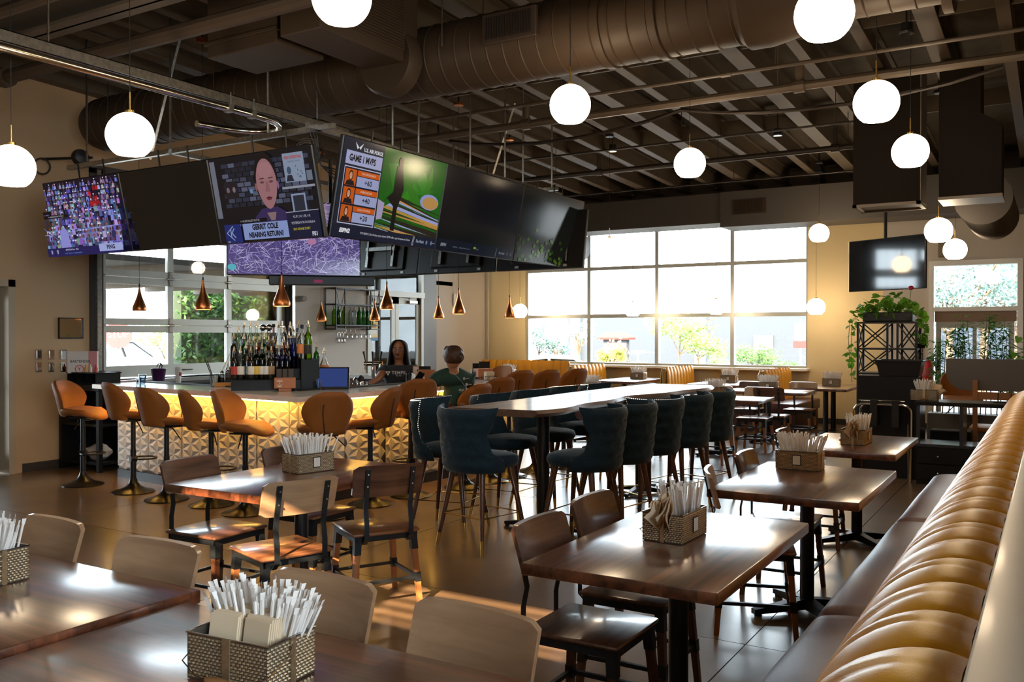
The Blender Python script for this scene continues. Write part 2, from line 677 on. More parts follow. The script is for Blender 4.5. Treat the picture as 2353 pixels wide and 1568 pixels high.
# roof deck under a quilted insulation blanket
def blanket(u, v):
    x, y = -10.4 + u * 13.2, -3 + v * 19.3
    return (x, y, roofz(y) + .31 + .035 * math.sin(x * 10.47 + 1.0) * math.sin(y * 1.9 + 2 * math.sin(x)) - .03 * abs(math.sin(y * 2.6)))


cb = B()
cb.grid(blanket, 176, 90)
cb.box(-10.4, 2.8, -3.2, 16.6, 5.25, 5.35)
cei = structure(cb, 'ceiling', INSUL, smooth=60)
ROOM_J = []
x = -10.0
while x < 2.7:
    ROOM_J.append(x)
    x += .6
jm = None
for i, x in enumerate(ROOM_J):
    y0, y1 = -2.95, 15.95
    wdt = .055 if i % 3 else .09
    b = B()
    for (hx, za, zb) in ((wdt, 0, .022), (.012, .02, .26), (wdt, .255, .275)):
        b.add([(x + sx * hx, yy, roofz(yy) + zz) for zz in (za, zb) for yy in (y0, y1) for sx in (-1, 1)],
              [(0, 2, 3, 1), (4, 5, 7, 6), (0, 1, 5, 4), (2, 6, 7, 3), (0, 4, 6, 2), (1, 3, 7, 5)])
    b.build('joist', JOIST, cei, smooth=0)
    for yb in (3.6, 8.9, 12.2):
        B().cb((x + .3, yb, roofz(yb) + .13), (.57, .03, .2)).build('blocking', JOIST, cei, smooth=0)
for yb, zz, hh in ((15.95, 3.95, .5), (4.45, 4.12, .42)):
    b = B().box(-10.1, 2.6, yb - .1, yb + .1, zz, zz + .03).box(-10.1, 2.6, yb - .1, yb + .1, zz + hh - .03, zz + hh).box(-10.1, 2.6, yb - .012, yb + .012, zz, zz + hh)
    b.build('girder', JOIST, cei, smooth=0)
b = B().box(-10.1, 2.6, 3.1, 3.3, 4.28, 4.31).box(-10.1, 2.6, 3.1, 3.3, 4.6, 4.63).box(-10.1, 2.6, 3.19, 3.21, 4.3, 4.6)
b.build('girder', DUCT, cei, smooth=0)

# ---- front window: frame, sill and twelve panes
wx = [-9.545, -8.087, -6.624, -5.129, -3.756]
wz = [.97, 1.93, 2.89, 3.86]
win = structure(B().box(-9.6, -3.7, 16.05, 16.36, .925, .965), 'window_1', mat('white_sill', (.78, .75, .68), .35))
for k, x in enumerate(wx):
    B().box(x - .035, x + .035, 16.36, 16.48, .965, 3.86).build('mullion', ALU, win, smooth=0)
for k, z in enumerate(wz):
    B().box(-9.55, -3.75, 16.37, 16.47, z - .03, z + .035).build('mullion', ALU, win, smooth=0)
for i in range(4):
    for j in range(3):
        B().box(wx[i] + .035, wx[i + 1] - .035, 16.415, 16.42, wz[j] + .035, wz[j + 1] - .03).build('pane', GLASS, win, smooth=0)

# ---- entrance with transom light on the right of the far wall
en = structure(B().box(-1.79, -1.71, 16.24, 16.42, 0, 2.78).box(-.51, -.43, 16.24, 16.42, 0, 2.78).box(-1.71, -.51, 16.24, 16.42, 2.70, 2.78)
               .box(-1.71, -.51, 16.24, 16.42, 1.95, 2.02), 'door_1', WHITEM)
B().box(-1.70, -.52, 16.33, 16.335, 2.02, 2.70).build('pane', GLASS, en, smooth=0)
B().box(-1.70, -.52, 16.28, 16.34, 1.78, 1.95).build('header_panel', mat('brown_header', (.20, .12, .08), .5), en, smooth=0)
d = B().box(-1.68, -1.60, 16.29, 16.34, .03, 1.78).box(-.63, -.55, 16.29, 16.34, .03, 1.78).box(-1.60, -.63, 16.29, 16.34, 1.68, 1.78).box(-1.60, -.63, 16.29, 16.34, .03, .25).box(-1.14, -1.08, 16.29, 16.34, .25, 1.68).build('door_leaf', mat('door_grey', (.33, .33, .31), .45), en, smooth=0)
B().box(-1.60, -.63, 16.31, 16.315, .25, 1.68).build('pane', GLASS, d, smooth=0)
B().rbox(-1.67, -1.61, 16.25, 16.29, .98, 1.16, .008).build('lock_case', BLACK, d)
B().lathe([(0, 0), (.022, 0), (.022, .02), (0, .022)], 12, M=Matrix.Translation((-1.64, 16.29, 1.36)) @ Matrix.Rotation(PI / 2, 4, 'X')).build('deadbolt', BLACK, d)

# ---- doorway at the far left of the left wall
do = structure(B().box(-10.38, -10.08, 5.70, 5.78, 0, 2.2).box(-10.38, -10.08, 4.85, 4.93, 0, 2.2).box(-10.38, -10.08, 4.85, 5.78, 2.12, 2.2), 'door_2', mat('tan_jamb', (.42, .34, .24), .6))
lf = B().box(-10.34, -10.29, 5.60, 5.70, .02, 2.12).box(-10.34, -10.29, 4.93, 5.03, .02, 2.12).box(-10.34, -10.29, 5.03, 5.6, .02, .25).box(-10.34, -10.29, 5.03, 5.6, 2.02, 2.12).build('door_leaf', ALU, do, smooth=0)
B().box(-10.32, -10.315, 5.03, 5.6, .25, 2.02).build('pane', GLASS, lf, smooth=0)
B().tube([(-10.29, 5.64, 1.0), (-10.23, 5.64, 1.0), (-10.23, 5.52, 1.0)], .012, 8).build('handle', BLACK, lf)

# ---- sectional glass garage door over the bar pass-through
gd = structure(B().box(XL - .05, XL + .02, 6.70, 6.88, .98, 3.62).box(XL - .05, XL + .02, 9.98, 10.14, .98, 3.62).box(XL - .05, XL + .02, 6.7, 10.14, 3.56, 3.66), 'door_3', mat('dark_track', (.06, .05, .045), .5))
B().box(XL + .02, XL + .075, 6.76, 6.82, 1.0, 3.6).build('track', GALV, gd, smooth=0)
B().box(XL + .02, XL + .075, 10.04, 10.10, 1.0, 3.6).build('track', GALV, gd, smooth=0)
gz = [1.03, 1.695, 2.316, 2.937, 3.558]
gy = [6.90, 7.905, 8.897, 9.90]
XG = XL - .03
for k in range(4):
    z0, z1 = gz[k] + .003, gz[k + 1] - .003
    b = B()
    zb, zt = z0 + (.145 if k == 0 else .085), z1 - .09
    b.box(XG - .05, XG, 6.84, 10.0, z0, zb).box(XG - .05, XG, 6.84, 10.0, zt, z1)
    b.box(XG - .05, XG, 6.84, 6.945, zb, zt).box(XG - .05, XG, 9.85, 10.0, zb, zt)
    for y in gy[1:3]:
        b.box(XG - .05, XG, y - .045, y + .045, zb, zt)
    sec = b.build('door_section', ALU, gd, smooth=0)
    for y0, y1 in ((6.945, gy[1] - .045), (gy[1] + .045, gy[2] - .045), (gy[2] + .045, 9.85)):
        B().box(XG - .028, XG - .022, y0, y1, zb, zt).build('pane', GLASS, sec, smooth=0)
    if k:
        for y in (6.88, gy[1], gy[2], 9.93):
            b = B().rbox(XG, XG + .012, y - .028, y + .028, z0 - .10, z0 - .012, .005, 1).rbox(XG, XG + .012, y - .028, y + .028, z0 + .012, z0 + .09, .005, 1)
            b.rbox(XG, XG + .03, y - .045, y + .045, z0 - .02, z0 + .014, .006, 1)
            b.build('hinge', GALV, sec)
B().tube([(XG, 8.05, 1.10), (XG + .04, 8.07, 1.10), (XG + .04, 8.22, 1.10), (XG, 8.24, 1.10)], .009, 8).build('handle', CHROME, gd)
structure(B().box(XL - .3, XL + .16, 6.86, 10.0, .955, 1.0), 'trim_2', mat('grey_ledge', (.30, .30, .29), .4))

# ---- pair of glass doors beyond the bar
dd = structure(B().box(XL - .12, XL + .03, 11.86, 11.94, 0, 2.8).box(XL - .12, XL + .03, 13.38, 13.45, 0, 2.8).box(XL - .12, XL + .03, 11.86, 13.45, 2.72, 2.8)
               .box(XL - .12, XL + .06, 11.86, 13.45, 2.24, 2.34), 'door_4', mat('pale_door_frame', (.62, .62, .55), .4))
for y0, y1, nm in ((11.94, 12.65, 0), (12.67, 13.38, 1)):
    b = B().box(XL - .06, XL - .01, y0, y0 + .09, .03, 2.24).box(XL - .06, XL - .01, y1 - .09, y1, .03, 2.24).box(XL - .06, XL - .01, y0, y1, 2.12, 2.24).box(XL - .06, XL - .01, y0, y1, .03, .25)
    lf = b.build('door_leaf', mat('pale_door_frame', (.62, .62, .55), .4), dd, smooth=0)
    B().box(XL - .035, XL - .03, y0 + .09, y1 - .09, .25, 2.12).build('pane', GLASS, lf, smooth=0)
    B().rbox(XL - .01, XL + .05, (y0 + y1) / 2 - .02, (y0 + y1) / 2 + .22, 2.13, 2.19, .006, 1).tube([(XL + .02, (y0 + y1) / 2 - .02, 2.2), (XL + .13, (y0 + y1) / 2 - .12, 2.22), (XL + .03, y0 + .15, 2.24)], .008, 6).build('door_closer', GALV, lf)
B().box(XL - .035, XL - .03, 11.94, 13.38, 2.34, 2.72).build('pane', GLASS, dd, smooth=0)
cv = Canvas(.0006)
cv.rect(-.11, -.165, .11, .165, lin(235, 190, 90))
cv.rect(-.09, -.10, .09, .05, lin(245, 225, 180))
cv.rect(-.07, -.05, .07, .02, lin(240, 240, 235))
cv.rect(-.11, -.165, .11, -.12, lin(90, 150, 205))
cv.rect(-.06, .10, .06, .125, lin(110, 60, 20))
cv.rect(-.05, .065, .05, .085, lin(160, 90, 30))
po = cv.build('poster', screen_mat('print', 0))
po.location = (XL - .005, 12.06, 1.63)
po.rotation_euler = (0, 0, PI / 2)
tag(po, 'yellow and white flyer taped to the glass of the left door', 'poster')

# ---- low divider wall along the banquette
dv = structure(B().rbox(-.105, .13, -1.2, 10.05, 0, 1.06, .004, 1), 'trim_3', mat('divider_side', (.34, .28, .22), .5))
B().rbox(-.112, .145, -1.25, 10.1, 1.06, 1.10, .006, 2).build('divider_cap', mat('divider_cap', (.30, .235, .18), .35, mottle=.05, coat=.15), dv)

# ================================================================ outdoors
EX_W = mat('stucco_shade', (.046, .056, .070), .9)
tag(B().box(-60, 40, 16.62, 90, -.6, -.42).build('street', mat('asphalt', (.09, .09, .09), .9), smooth=0), 'pale street beyond the front window', 'road')
bpy.data.objects['street']['kind'] = 'structure'
pt = structure(B().box(-60, -10.5, -20, 16.6, -.3, -.1), 'trim_4', mat('patio_concrete', (.20, .19, .17), .9))
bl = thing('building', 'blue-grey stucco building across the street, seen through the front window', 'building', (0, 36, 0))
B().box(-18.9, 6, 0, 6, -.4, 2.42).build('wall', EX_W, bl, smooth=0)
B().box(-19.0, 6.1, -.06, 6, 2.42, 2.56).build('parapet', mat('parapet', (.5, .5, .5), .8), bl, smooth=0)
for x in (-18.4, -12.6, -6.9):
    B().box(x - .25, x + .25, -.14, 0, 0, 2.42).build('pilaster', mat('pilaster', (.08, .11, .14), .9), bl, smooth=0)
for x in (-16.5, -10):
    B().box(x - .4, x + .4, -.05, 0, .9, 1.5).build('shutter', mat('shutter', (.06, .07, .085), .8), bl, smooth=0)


def leaf_cloud(r, c, n, size, squash=(1, 1, 1), hollow=.5, thin=.45, M=None, b=None):
    b = b or B()
    for _ in range(n):
        d = Vector((r.gauss(0, 1), r.gauss(0, 1), r.gauss(0, 1))).normalized() * (hollow + (1 - hollow) * r.random())
        p = Vector((c[0] + d.x * squash[0], c[1] + d.y * squash[1], c[2] + d.z * squash[2]))
        q = Euler((r.uniform(-1.3, 1.3), r.uniform(-1.3, 1.3), r.uniform(0, 6.3))).to_matrix()
        s = size * r.uniform(.6, 1.3)
        vs = [p + q @ Vector(w) * s for w in ((0, -1, 0), (thin, 0, .12), (0, 1, 0), (-thin, 0, .12))]
        b.add(vs, [(0, 1, 2), (0, 2, 3)])
    return b


def tree(name, label, loc, h, rad, cz, mt, n=900, size=.10, cat='tree', group=None, lobes=6, seed=1, trunk=.05):
    r = random.Random(seed)
    t = thing(name, label, cat, loc, 0, group)
    b = B()
    tp = [(0, 0, -.1), (r.uniform(-.08, .08), 0, h * .3), (r.uniform(-.1, .1), r.uniform(-.1, .1), cz)]
    b.tube(tp, [trunk, trunk * .8, trunk * .4], 7)
    f = B()
    for k in range(lobes):
        a = 2 * PI * k / lobes + r.random()
        c = (math.cos(a) * rad * .55, math.sin(a) * rad * .4, cz + r.uniform(-.35, .5) * rad)
        b.tube([tp[1], (c[0] * .4, c[1] * .4, (tp[1][2] + c[2]) / 2), c], [trunk * .6, trunk * .4, trunk * .2], 5)
        leaf_cloud(r, c, n // lobes, size, (rad * .55, rad * .45, rad * .42), .2, b=f)
    b.build('trunk', mat('bark', (.12, .08, .05), .9), t)
    f.build('foliage', mt, t, smooth=0, kind='stuff')
    return t


G1 = foliage('leaf_pale', (.10, .17, .04), (.40, .52, .16))
G2 = foliage('leaf_mid', (.04, .09, .03), (.16, .28, .08))
G3 = foliage('leaf_dark', (.02, .05, .015), (.09, .20, .04))
G4 = foliage('leaf_bluegreen', (.10, .16, .14), (.24, .34, .30))
tree('desert_tree', 'pale green feathery tree in front of the blue-grey building, left trunk', (*aty(1563, 840, 31).xy, 0), 2.6, 1.35, 1.55, G1, 1500, .075, seed=3, trunk=.035)
tree('desert_tree', 'smaller pale green tree staked right of the feathery tree', (*aty(1607, 840, 31).xy, 0), 2.2, 1.05, 1.35, G1, 900, .07, seed=4, trunk=.03)
tree('desert_shrub', 'wide green shrub below the right window pane', (*aty(1738, 840, 30).xy, 0), 1.2, .95, .55, G2, 1200, .06, 'shrub', seed=5)
tree('desert_shrub', 'small dark shrub near the street sign post', (*aty(1806, 840, 30).xy, 0), .8, .42, .32, G2, 400, .05, 'shrub', seed=6)
tree('desert_shrub', 'low green shrub between the feathery tree and the mullion', (*aty(1660, 840, 30).xy, 0), .8, .55, .38, G1, 500, .05, 'shrub', seed=16)
rs = tree('flowering_shrub', 'yellow-green shrub with red blossoms outside the second window bay', (*aty(1405, 840, 28).xy, 0), 1.2, .62, .68, foliage('leaf_yellow', (.22, .24, .04), (.55, .52, .12)), 900, .06, 'shrub', seed=7)
r_ = random.Random(5)
fb = B()
for k in range(26):
    a = r_.uniform(0, 6.28)
    fb.lathe([(0, 0), (.035, .02), (.03, .09), (0, .13)], 5, (math.cos(a) * .62 * r_.random(), math.sin(a) * .4, .95 + r_.uniform(-.1, .45)))
fb.build('blossom', mat('red_blossom', (.55, .10, .06), .7), rs, kind='stuff')
tree('street_tree', 'blue-green tree at the left end of the front window', (*aty(1240, 835, 33).xy, 0), 2.4, 1.0, 1.35, G4, 900, .09, seed=8)
tree('street_tree', 'small round blue-green tree right of the parked car roof', (*aty(1280, 835, 33).xy, 0), 1.6, .6, 1.0, G4, 500, .08, seed=9)
tree('street_tree', 'thin pale tree beside the first mullion', (*aty(1330, 835, 32).xy, 0), 2.3, .75, 1.6, foliage('leaf_mint', (.25, .36, .25), (.45, .6, .42)), 500, .08, seed=10)
for k, (u, s_) in enumerate(((2185, 21), (2255, 22), (2330, 23))):
    tree('shade_tree', ['tall hazy tree filling the left of the entrance transom', 'tall hazy tree in the middle of the entrance transom', 'tall hazy tree at the right of the entrance transom'][k],
         (*aty(u, 765, 27 + 2 * k).xy, 0), 5.2, 2.3, 3.3, G4, 4200, .075, group=None, seed=s_, lobes=8, trunk=.12)
pl = thing('palm_tree', 'faint palm crown above the building in the upper right pane', 'tree', (*aty(1742, 765, 70).xy, 0))
zc = aty(1742, 632, 70).z
B().tube([(0, 0, 0), (.1, 0, zc - .3)], [.2, .14], 8).build('trunk', mat('palm_bark', (.5, .42, .35), .9), pl)
pf = B()
for k in range(22):
    a, e = rnd.uniform(0, 6.28), rnd.uniform(-.9, 1.1)
    L = rnd.uniform(1.0, 1.5)
    pts = [(0, 0, zc)] + [(math.cos(a) * math.cos(e) * L * t, math.sin(a) * math.cos(e) * L * t, zc + math.sin(e) * L * t - .45 * t * t) for t in (.35, .7, 1)]
    pf.tube(pts, [.03, .09, .09, .02], 4, flat=.2)
pf.build('frond', mat('palm_frond', (.45, .42, .30), .8), pl, kind='stuff')


# parked car beyond the window
def car(name, label, loc, rz, m, s=1.0):
    t = thing(name, label, 'car', loc, rz)
    secs = [(-2.2, .45, .62, .72), (-2.0, .30, .78, .84), (-1.2, .25, .92, .88), (0, .25, .95, .9), (1.1, .25, .90, .88), (1.9, .28, .80, .84), (2.2, .42, .6, .7)]
    b = B()
    vs = []
    for x, z0, z1, w in secs:
        vs += [(x, -w, z0), (x, -w * 1.02, (z0 + z1) / 2), (x, -w * .92, z1), (x, w * .92, z1), (x, w * 1.02, (z0 + z1) / 2), (x, w, z0)]
    fs = [(i * 6 + k, i * 6 + (k + 1) % 6, i * 6 + 6 + (k + 1) % 6, i * 6 + 6 + k) for i in range(6) for k in range(6)] + [(0, 1, 2, 3, 4, 5), (41, 40, 39, 38, 37, 36)]
    b.add(vs, fs)
    b.build('body', m, t, smooth=50)
    cab = B()
    top = [(-1.35, .9, .80), (-.75, 1.36, .62), (.35, 1.40, .62), (1.15, .9, .80)]
    vs = []
    for x, z, w in top:
        vs += [(x, -w, z), (x, w, z)]
    for x, z, w in top:
        vs += [(x, -.82, .88), (x, .82, .88)]
    cab.add([(x, s_ * w * .97, z) for x, z, w in ((-1.35, .9, .8), (-.75, 1.34, .62), (.35, 1.38, .62), (1.15, .9, .8)) for s_ in (-1, 1)], [(0, 2, 4, 6), (1, 7, 5, 3), (0, 1, 3, 2), (4, 5, 7, 6)])
    cab.build('window_glass', BLACKG, t, smooth=0)
    rf = B().add([(x, s_ * w, z) for x, z, w in ((-.85, 1.35, .63), (-.2, 1.43, .62), (.45, 1.39, .63)) for s_ in (-1, 1)], [(0, 1, 3, 2), (2, 3, 5, 4)])
    for s_ in (-1, 1):
        rf.tube([(-1.45, s_ * .80, .9), (-.8, s_ * .64, 1.36), (-.2, s_ * .63, 1.42), (.42, s_ * .64, 1.39), (1.25, s_ * .82, .9)], .035, 5)
        rf.tube([(-.2, s_ * .63, 1.42), (-.15, s_ * .82, .92)], .03, 5)
    rf.build('roof', m, t)
    for x in (-1.35, 1.35):
        for s_ in (-1, 1):
            w = B().lathe([(0, -.1), (.2, -.1), (.32, -.09), (.33, 0), (.32, .09), (.2, .1), (0, .1)], 20, M=Matrix.Translation((x, s_ * .80, .33)) @ Matrix.Rotation(PI / 2, 4, 'X'))
            w.build('wheel', mat('tyre', (.02, .02, .02), .8), t)
    return t


car('parked_car', 'white car roof just above the booth back at the left window pane', (*atd(1277, 840, 22).xy, -.40), .55, mat('white_car_paint', (.75, .76, .78), .25))
car('parked_car', 'silver car seen through the lower left garage door pane', (-24, 16.5, -.05), 1.9, mat('silver_car_paint', (.45, .48, .55), .25))
# roadside signs
sg = thing('street_sign', 'slim post carrying a white notice above a red one at the right of the window', 'sign', (*aty(1840, 845, 24).xy, 0))
B().box(-.02, .02, -.02, .02, -.1, 1.95).build('post', mat('white_post', (.7, .68, .64), .6), sg, smooth=0)
B().box(-.16, .16, -.03, -.022, 1.42, 1.85).build('notice', mat('pale_notice', (.13, .14, .15), .6), sg, smooth=0)
B().box(-.19, .19, -.032, -.024, 1.2, 1.38).build('red_notice', mat('red_notice', (.30, .02, .02), .6), sg, smooth=0)
cv = Canvas(.002)
for q, w_ in ((1.72, .11), (1.64, .12), (1.56, .12)):
    cv.rect(-w_, q - .02, w_, q + .02, lin(70, 85, 100))
o = cv.build('lettering', screen_mat('print', 0), sg)
o.location.y = -.033
sg = thing('monument_sign', 'small roofed roadside sign with a red tile roof behind the flowering shrub', 'sign', (*aty(1416, 845, 30).xy, 0))
B().box(-.46, .46, -.12, .12, .1, 1.35).build('panel', mat('sign_panel', (.06, .06, .07), .7), sg, smooth=0)
B().prism([(-.62, -.3), (.62, -.3), (.62, .3), (-.62, .3)], 1.35, 1.42).add([(-.62, -.3, 1.42), (.62, -.3, 1.42), (.62, .3, 1.42), (-.62, .3, 1.42), (-.4, 0, 1.62), (.4, 0, 1.62)], [(0, 1, 5, 4), (2, 3, 4, 5), (1, 2, 5), (3, 0, 4)]).build('roof', mat('tile_red', (.16, .022, .014), .8), sg, smooth=0)
B().box(.08, .38, -.13, -.121, .68, .86).build('red_patch', mat('red_notice', (.30, .02, .02), .6), sg, smooth=0)
B().box(-.3, .36, -.13, -.121, 1.08, 1.22).build('lettering', mat('blue_grey_patch', (.13, .17, .24), .6), sg, smooth=0)
lp = thing('bollard_post', 'thin grey post standing left of the second mullion outside', 'post', (*aty(1466, 845, 30).xy, 0))
B().tube([(0, 0, -.1), (0, 0, .95)], .04, 8).box(-.25, .25, -.03, .03, .93, .97).build('post', mat('grey_post', (.2, .22, .24), .6), lp)

# ---- patio seen through the garage door
cn = thing('patio_roof', 'dark corrugated patio roof outside the garage door', 'roof', (-13.2, 9.5, 2.55))
B().box(-2.6, 2.7, -5.5, 5.5, 0, .08).build('roof_sheet', mat('patio_roof', (.05, .045, .04), .8), cn, smooth=0)
for k in range(9):
    B().box(-2.6, 2.7, -5.0 + k * 1.2, -4.9 + k * 1.2, -.12, 0).build('rafter', mat('patio_rafter', (.10, .08, .06), .8), cn, smooth=0)
for y in (-2.9, 1.1):
    B().box(-2.5, -2.4, y, y + .1, -2.65, -.12).build('post', mat('patio_post', (.10, .07, .05), .8), cn, smooth=0)
hw = structure(B().box(-14.2, -14.12, 6.5, 12.6, .70, .95), 'trim_5', mat('patio_rail', (.05, .035, .03), .8))
hb = B()
r_ = random.Random(9)
for k in range(2600):
    y, z = r_.uniform(12.9, 16.6), r_.uniform(-.1, 2.75)
    leaf_cloud(r_, (-16.2 + r_.uniform(-.1, .2), y, z), 1, .085, (.1, .1, .1), b=hb)
hd = thing('ivy_hedge', 'dense green ivy wall seen through the garage door', 'hedge', (0, 0, 0))
hb.build('foliage', G3, hd, smooth=0, kind='stuff')
B().box(-16.5, -16.25, 12.95, 16.6, -.1, 2.6).build('hedge_core', mat('hedge_core', (.02, .035, .012), .9), hd, smooth=0)
tree('patio_tree', 'leafy tree hanging over the patio behind the ivy', (-15.4, 17.6, 0), 3.4, 1.3, 2.5, G2, 1400, .11, seed=12)
tree('patio_tree', 'tree beyond the double glass doors', (-15.8, 21.6, 0), 3.2, 1.6, 2.4, G2, 1600, .11, seed=13)
structure(B().box(-14.5, -14.3, 17.2, 19.2, -.1, 2.3), 'trim_6', mat('patio_pier', (.30, .26, .21), .9))
ss = thing('stop_sign', 'red octagonal stop sign seen through the lower left garage pane', 'sign', (-20.5, 14.4, 0), .95)
B().tube([(0, 0, -.1), (0, 0, 1.75)], .03, 8).build('post', mat('grey_post', (.2, .22, .24), .6), ss)
B().prism([(math.cos(PI / 8 + k * PI / 4) * .36, math.sin(PI / 8 + k * PI / 4) * .36) for k in range(8)], -.01, .01, Matrix.Translation((0, -.04, 1.55)) @ Matrix.Rotation(PI / 2, 4, 'X')).build('plate', mat('stop_red', (.6, .05, .05), .6), ss, smooth=0)
cv = Canvas(.002)
cv.text('STOP', 0, 0, .26, (.9, .9, .9), sx=.8)
o = cv.build('lettering', screen_mat('print', 0), ss)
o.location = (0, -.055, 1.55)


for k in range(6):
    tree('roadside_shrub', 'pale roadside shrub beyond the patio rail, %s from the left' % ('first', 'second', 'third', 'fourth', 'fifth', 'sixth')[k], (-27.5, 13.5 + 2.6 * k, -.1), 1.8, 1.7, .9, G1, 700, .12, 'shrub', seed=60 + k)


def patio_chair():
    t = thing('patio_chair', 'x', 'chair')
    b = B().rbox(-.19, .19, -.19, .19, .44, .46, .008, 1)
    b.build('seat', STEELB, t)
    for sx in (-1, 1):
        for sy in (-1, 1):
            B().tube([(sx * .16, sy * .16, .45), (sx * .21, sy * .22, 0)], .013, 6).build('leg', STEELB, t)
    B().tube([(-.19, -.18, .45), (-.20, -.22, .70), (-.12, -.24, .86), (.12, -.24, .86), (.20, -.22, .70), (.19, -.18, .45)], .014, 7).build('back_frame', STEELB, t)
    B().rbox(-.05, .05, -.235, -.225, .46, .85, .004, 1).build('splat', STEELB, t)
    return t


for k, (x, y, rz, lb) in enumerate(((-12.6, 8.05, .3, 'grey metal patio chair farthest left outside the garage door'), (-12.5, 8.9, -.2, 'grey metal patio chair second from the left outside the garage door'),
                                    (-12.6, 9.7, .2, 'grey metal patio chair third from the left outside the garage door'), (-12.4, 11.0, .9, 'grey metal patio chair beside the ivy outside'), (-12.5, 11.75, .1, 'grey metal patio chair nearest the ivy wall outside'))):
    first_or_copy(PROTO, 'pchair', patio_chair, (x, y, -.1), rz, lb, 'metal chairs on the patio')
tt = thing('patio_table', 'long pale patio table outside the garage door', 'table', (-11.8, 9.2, -.1))
B().rbox(-.35, .35, -1.7, 1.7, .98, 1.02, .008, 1).build('tabletop', mat('patio_table', (.55, .55, .55), .4), tt)
for y in (-1.3, 1.3):
    B().tube([(0, y, 0), (0, y, .98)], .04, 8).build('leg', STEELB, tt)
# ================================================================ overhead services
def seam_profile(x0, x1, r, step=.155, n0=0):
    pr, x = [], x0
    while x < x1 - .02:
        pr += [(r, x), (r, x + step - .016), (r + .007, x + step - .008)]
        x += step
    return pr


RX = Matrix.Rotation(PI / 2, 4, 'Y')


def xlathe(b, prof, y, z, n=28):
    return b.lathe([(r, x) for r, x in prof], n, M=Matrix.Translation((0, y, z)) @ RX)


dt = thing('spiral_duct', 'long round brown spiral duct crossing the ceiling above the bar', 'duct', (0, 0, 0))
DY, DZ = 6.45, 4.0
b = B()
pr = [(0.0, -9.62), (.16, -9.60), (.26, -9.52), (.30, -9.40)] + seam_profile(-9.40, -1.95, .30) + [(.30, -1.95), (.345, -1.9), (.345, -1.75), (.25, -1.25)] + seam_profile(-1.25, 2.6, .25)
xlathe(b, pr, DY, DZ, 36)
b.build('duct_body', DUCT, dt, smooth=40)
for x in (-8.5, -6.45, -3.0, -2.55, -.6):
    xlathe(B(), [(.302, x - .035), (.316, x - .03), (.316, x + .03), (.302, x + .035)], DY, DZ, 36).build('coupling_band', DUCT, dt)
for x in (-8.9, -7.2, -4.4, -2.2, .2):
    B().tube([(x, DY - .315, DZ), (x, DY - .315, roofz(DY) + .2)], .006, 6).tube([(x, DY + .315, DZ), (x, DY + .315, roofz(DY) + .2)], .006, 6).build('hanger_rod', GALV, dt)
g = B().rbox(-3.98, -3.48, 6.10, 6.145, 3.93, 4.17, .006, 1).build('register', mat('register_brown', (.045, .03, .022), .5), dt)
for k in range(18):
    B().cb((-3.94 + k * .0245, 6.095, 4.05), (.006, .012, .18)).build('louver', mat('louver_dark', (.015, .010, .008), .6), g, smooth=0)
pb = thing('plenum_box', 'square brown sheet-metal plenum with a grille, saddled onto the round duct', 'duct', (0, 0, 0))
B().rbox(-5.12, -4.70, 5.0, 6.2, 3.88, 4.50, .008, 1).build('box_body', DUCT, pb)
g = B().rbox(-4.705, -4.69, 5.28, 6.02, 3.97, 4.48, .004, 1).build('grille_frame', DUCT, pb)
for k in range(20):
    B().cb((-4.682, 5.65, 3.99 + k * .0242), (.014, .66, .007), Matrix.Identity(4)).build('louver', DUCT, g, smooth=0)
xl = B()
xl.lathe([(.27, 0), (.29, .04), (.29, .16), (.24, .2)], 28, M=Matrix.Translation((-4.91, 6.0, 3.93)) @ Matrix.Rotation(-PI / 2, 4, 'X'))
xl.build('saddle_collar', DUCT, pb)
pa = thing('plenum_box', 'large plain brown sheet-metal box hanging beside the grilled plenum', 'duct', (0, 0, 0))
B().rbox(-6.04, -5.24, 5.08, 5.62, 3.88, 4.50, .008, 1).rbox(-6.06, -5.22, 5.06, 5.64, 3.98, 4.01, .004, 1).build('box_body', DUCT, pa)
B().box(-5.24, -5.12, 5.2, 5.55, 3.95, 4.5).build('dark_gap', mat('louver_dark', (.015, .010, .008), .6), pa, smooth=0)  # near-black block set into the dark gap between the two boxes

sf = thing('window_duct', 'flat grey-brown rectangular duct running above the front window', 'duct', (0, 0, 0))
DUCT2 = mat('duct_grey', (.085, .075, .068), .55, bump=.1, bscale=20)
B().prism([(-8.4, 15.15), (-4.95, 15.15), (-4.95, 15.85), (-8.4, 15.85)], 3.50, 4.02).build('duct_section', DUCT2, sf, smooth=0)
B().prism([(-4.95, 15.10), (2.58, 15.10), (2.58, 15.85), (-4.95, 15.85)], 3.42, 4.02).build('duct_section', DUCT2, sf, smooth=0)
g = B().rbox(-4.72, -4.16, 15.07, 15.105, 3.62, 3.86, .004, 1).build('register', DUCT, sf)
for k in range(12):
    B().cb((-4.66 + k * .04, 15.062, 3.74), (.008, .01, .2)).build('louver', mat('louver_dark', (.015, .010, .008), .6), g, smooth=0)
b = B()
xlathe(b, seam_profile(-9.9, -7.15, .21, .12) + [(.21, -7.15), (.0, -7.14)], 14.3, 3.12, 24)
b.tube([(-9.2, 14.3, 3.3), (-9.2, 14.3, 4.5)], .008, 5).tube([(-7.6, 14.3, 3.3), (-7.6, 14.3, 4.5)], .008, 5)
tag(b.build('round_duct', DUCT2), 'short round spiral duct ending near the far end of the television row', 'duct')

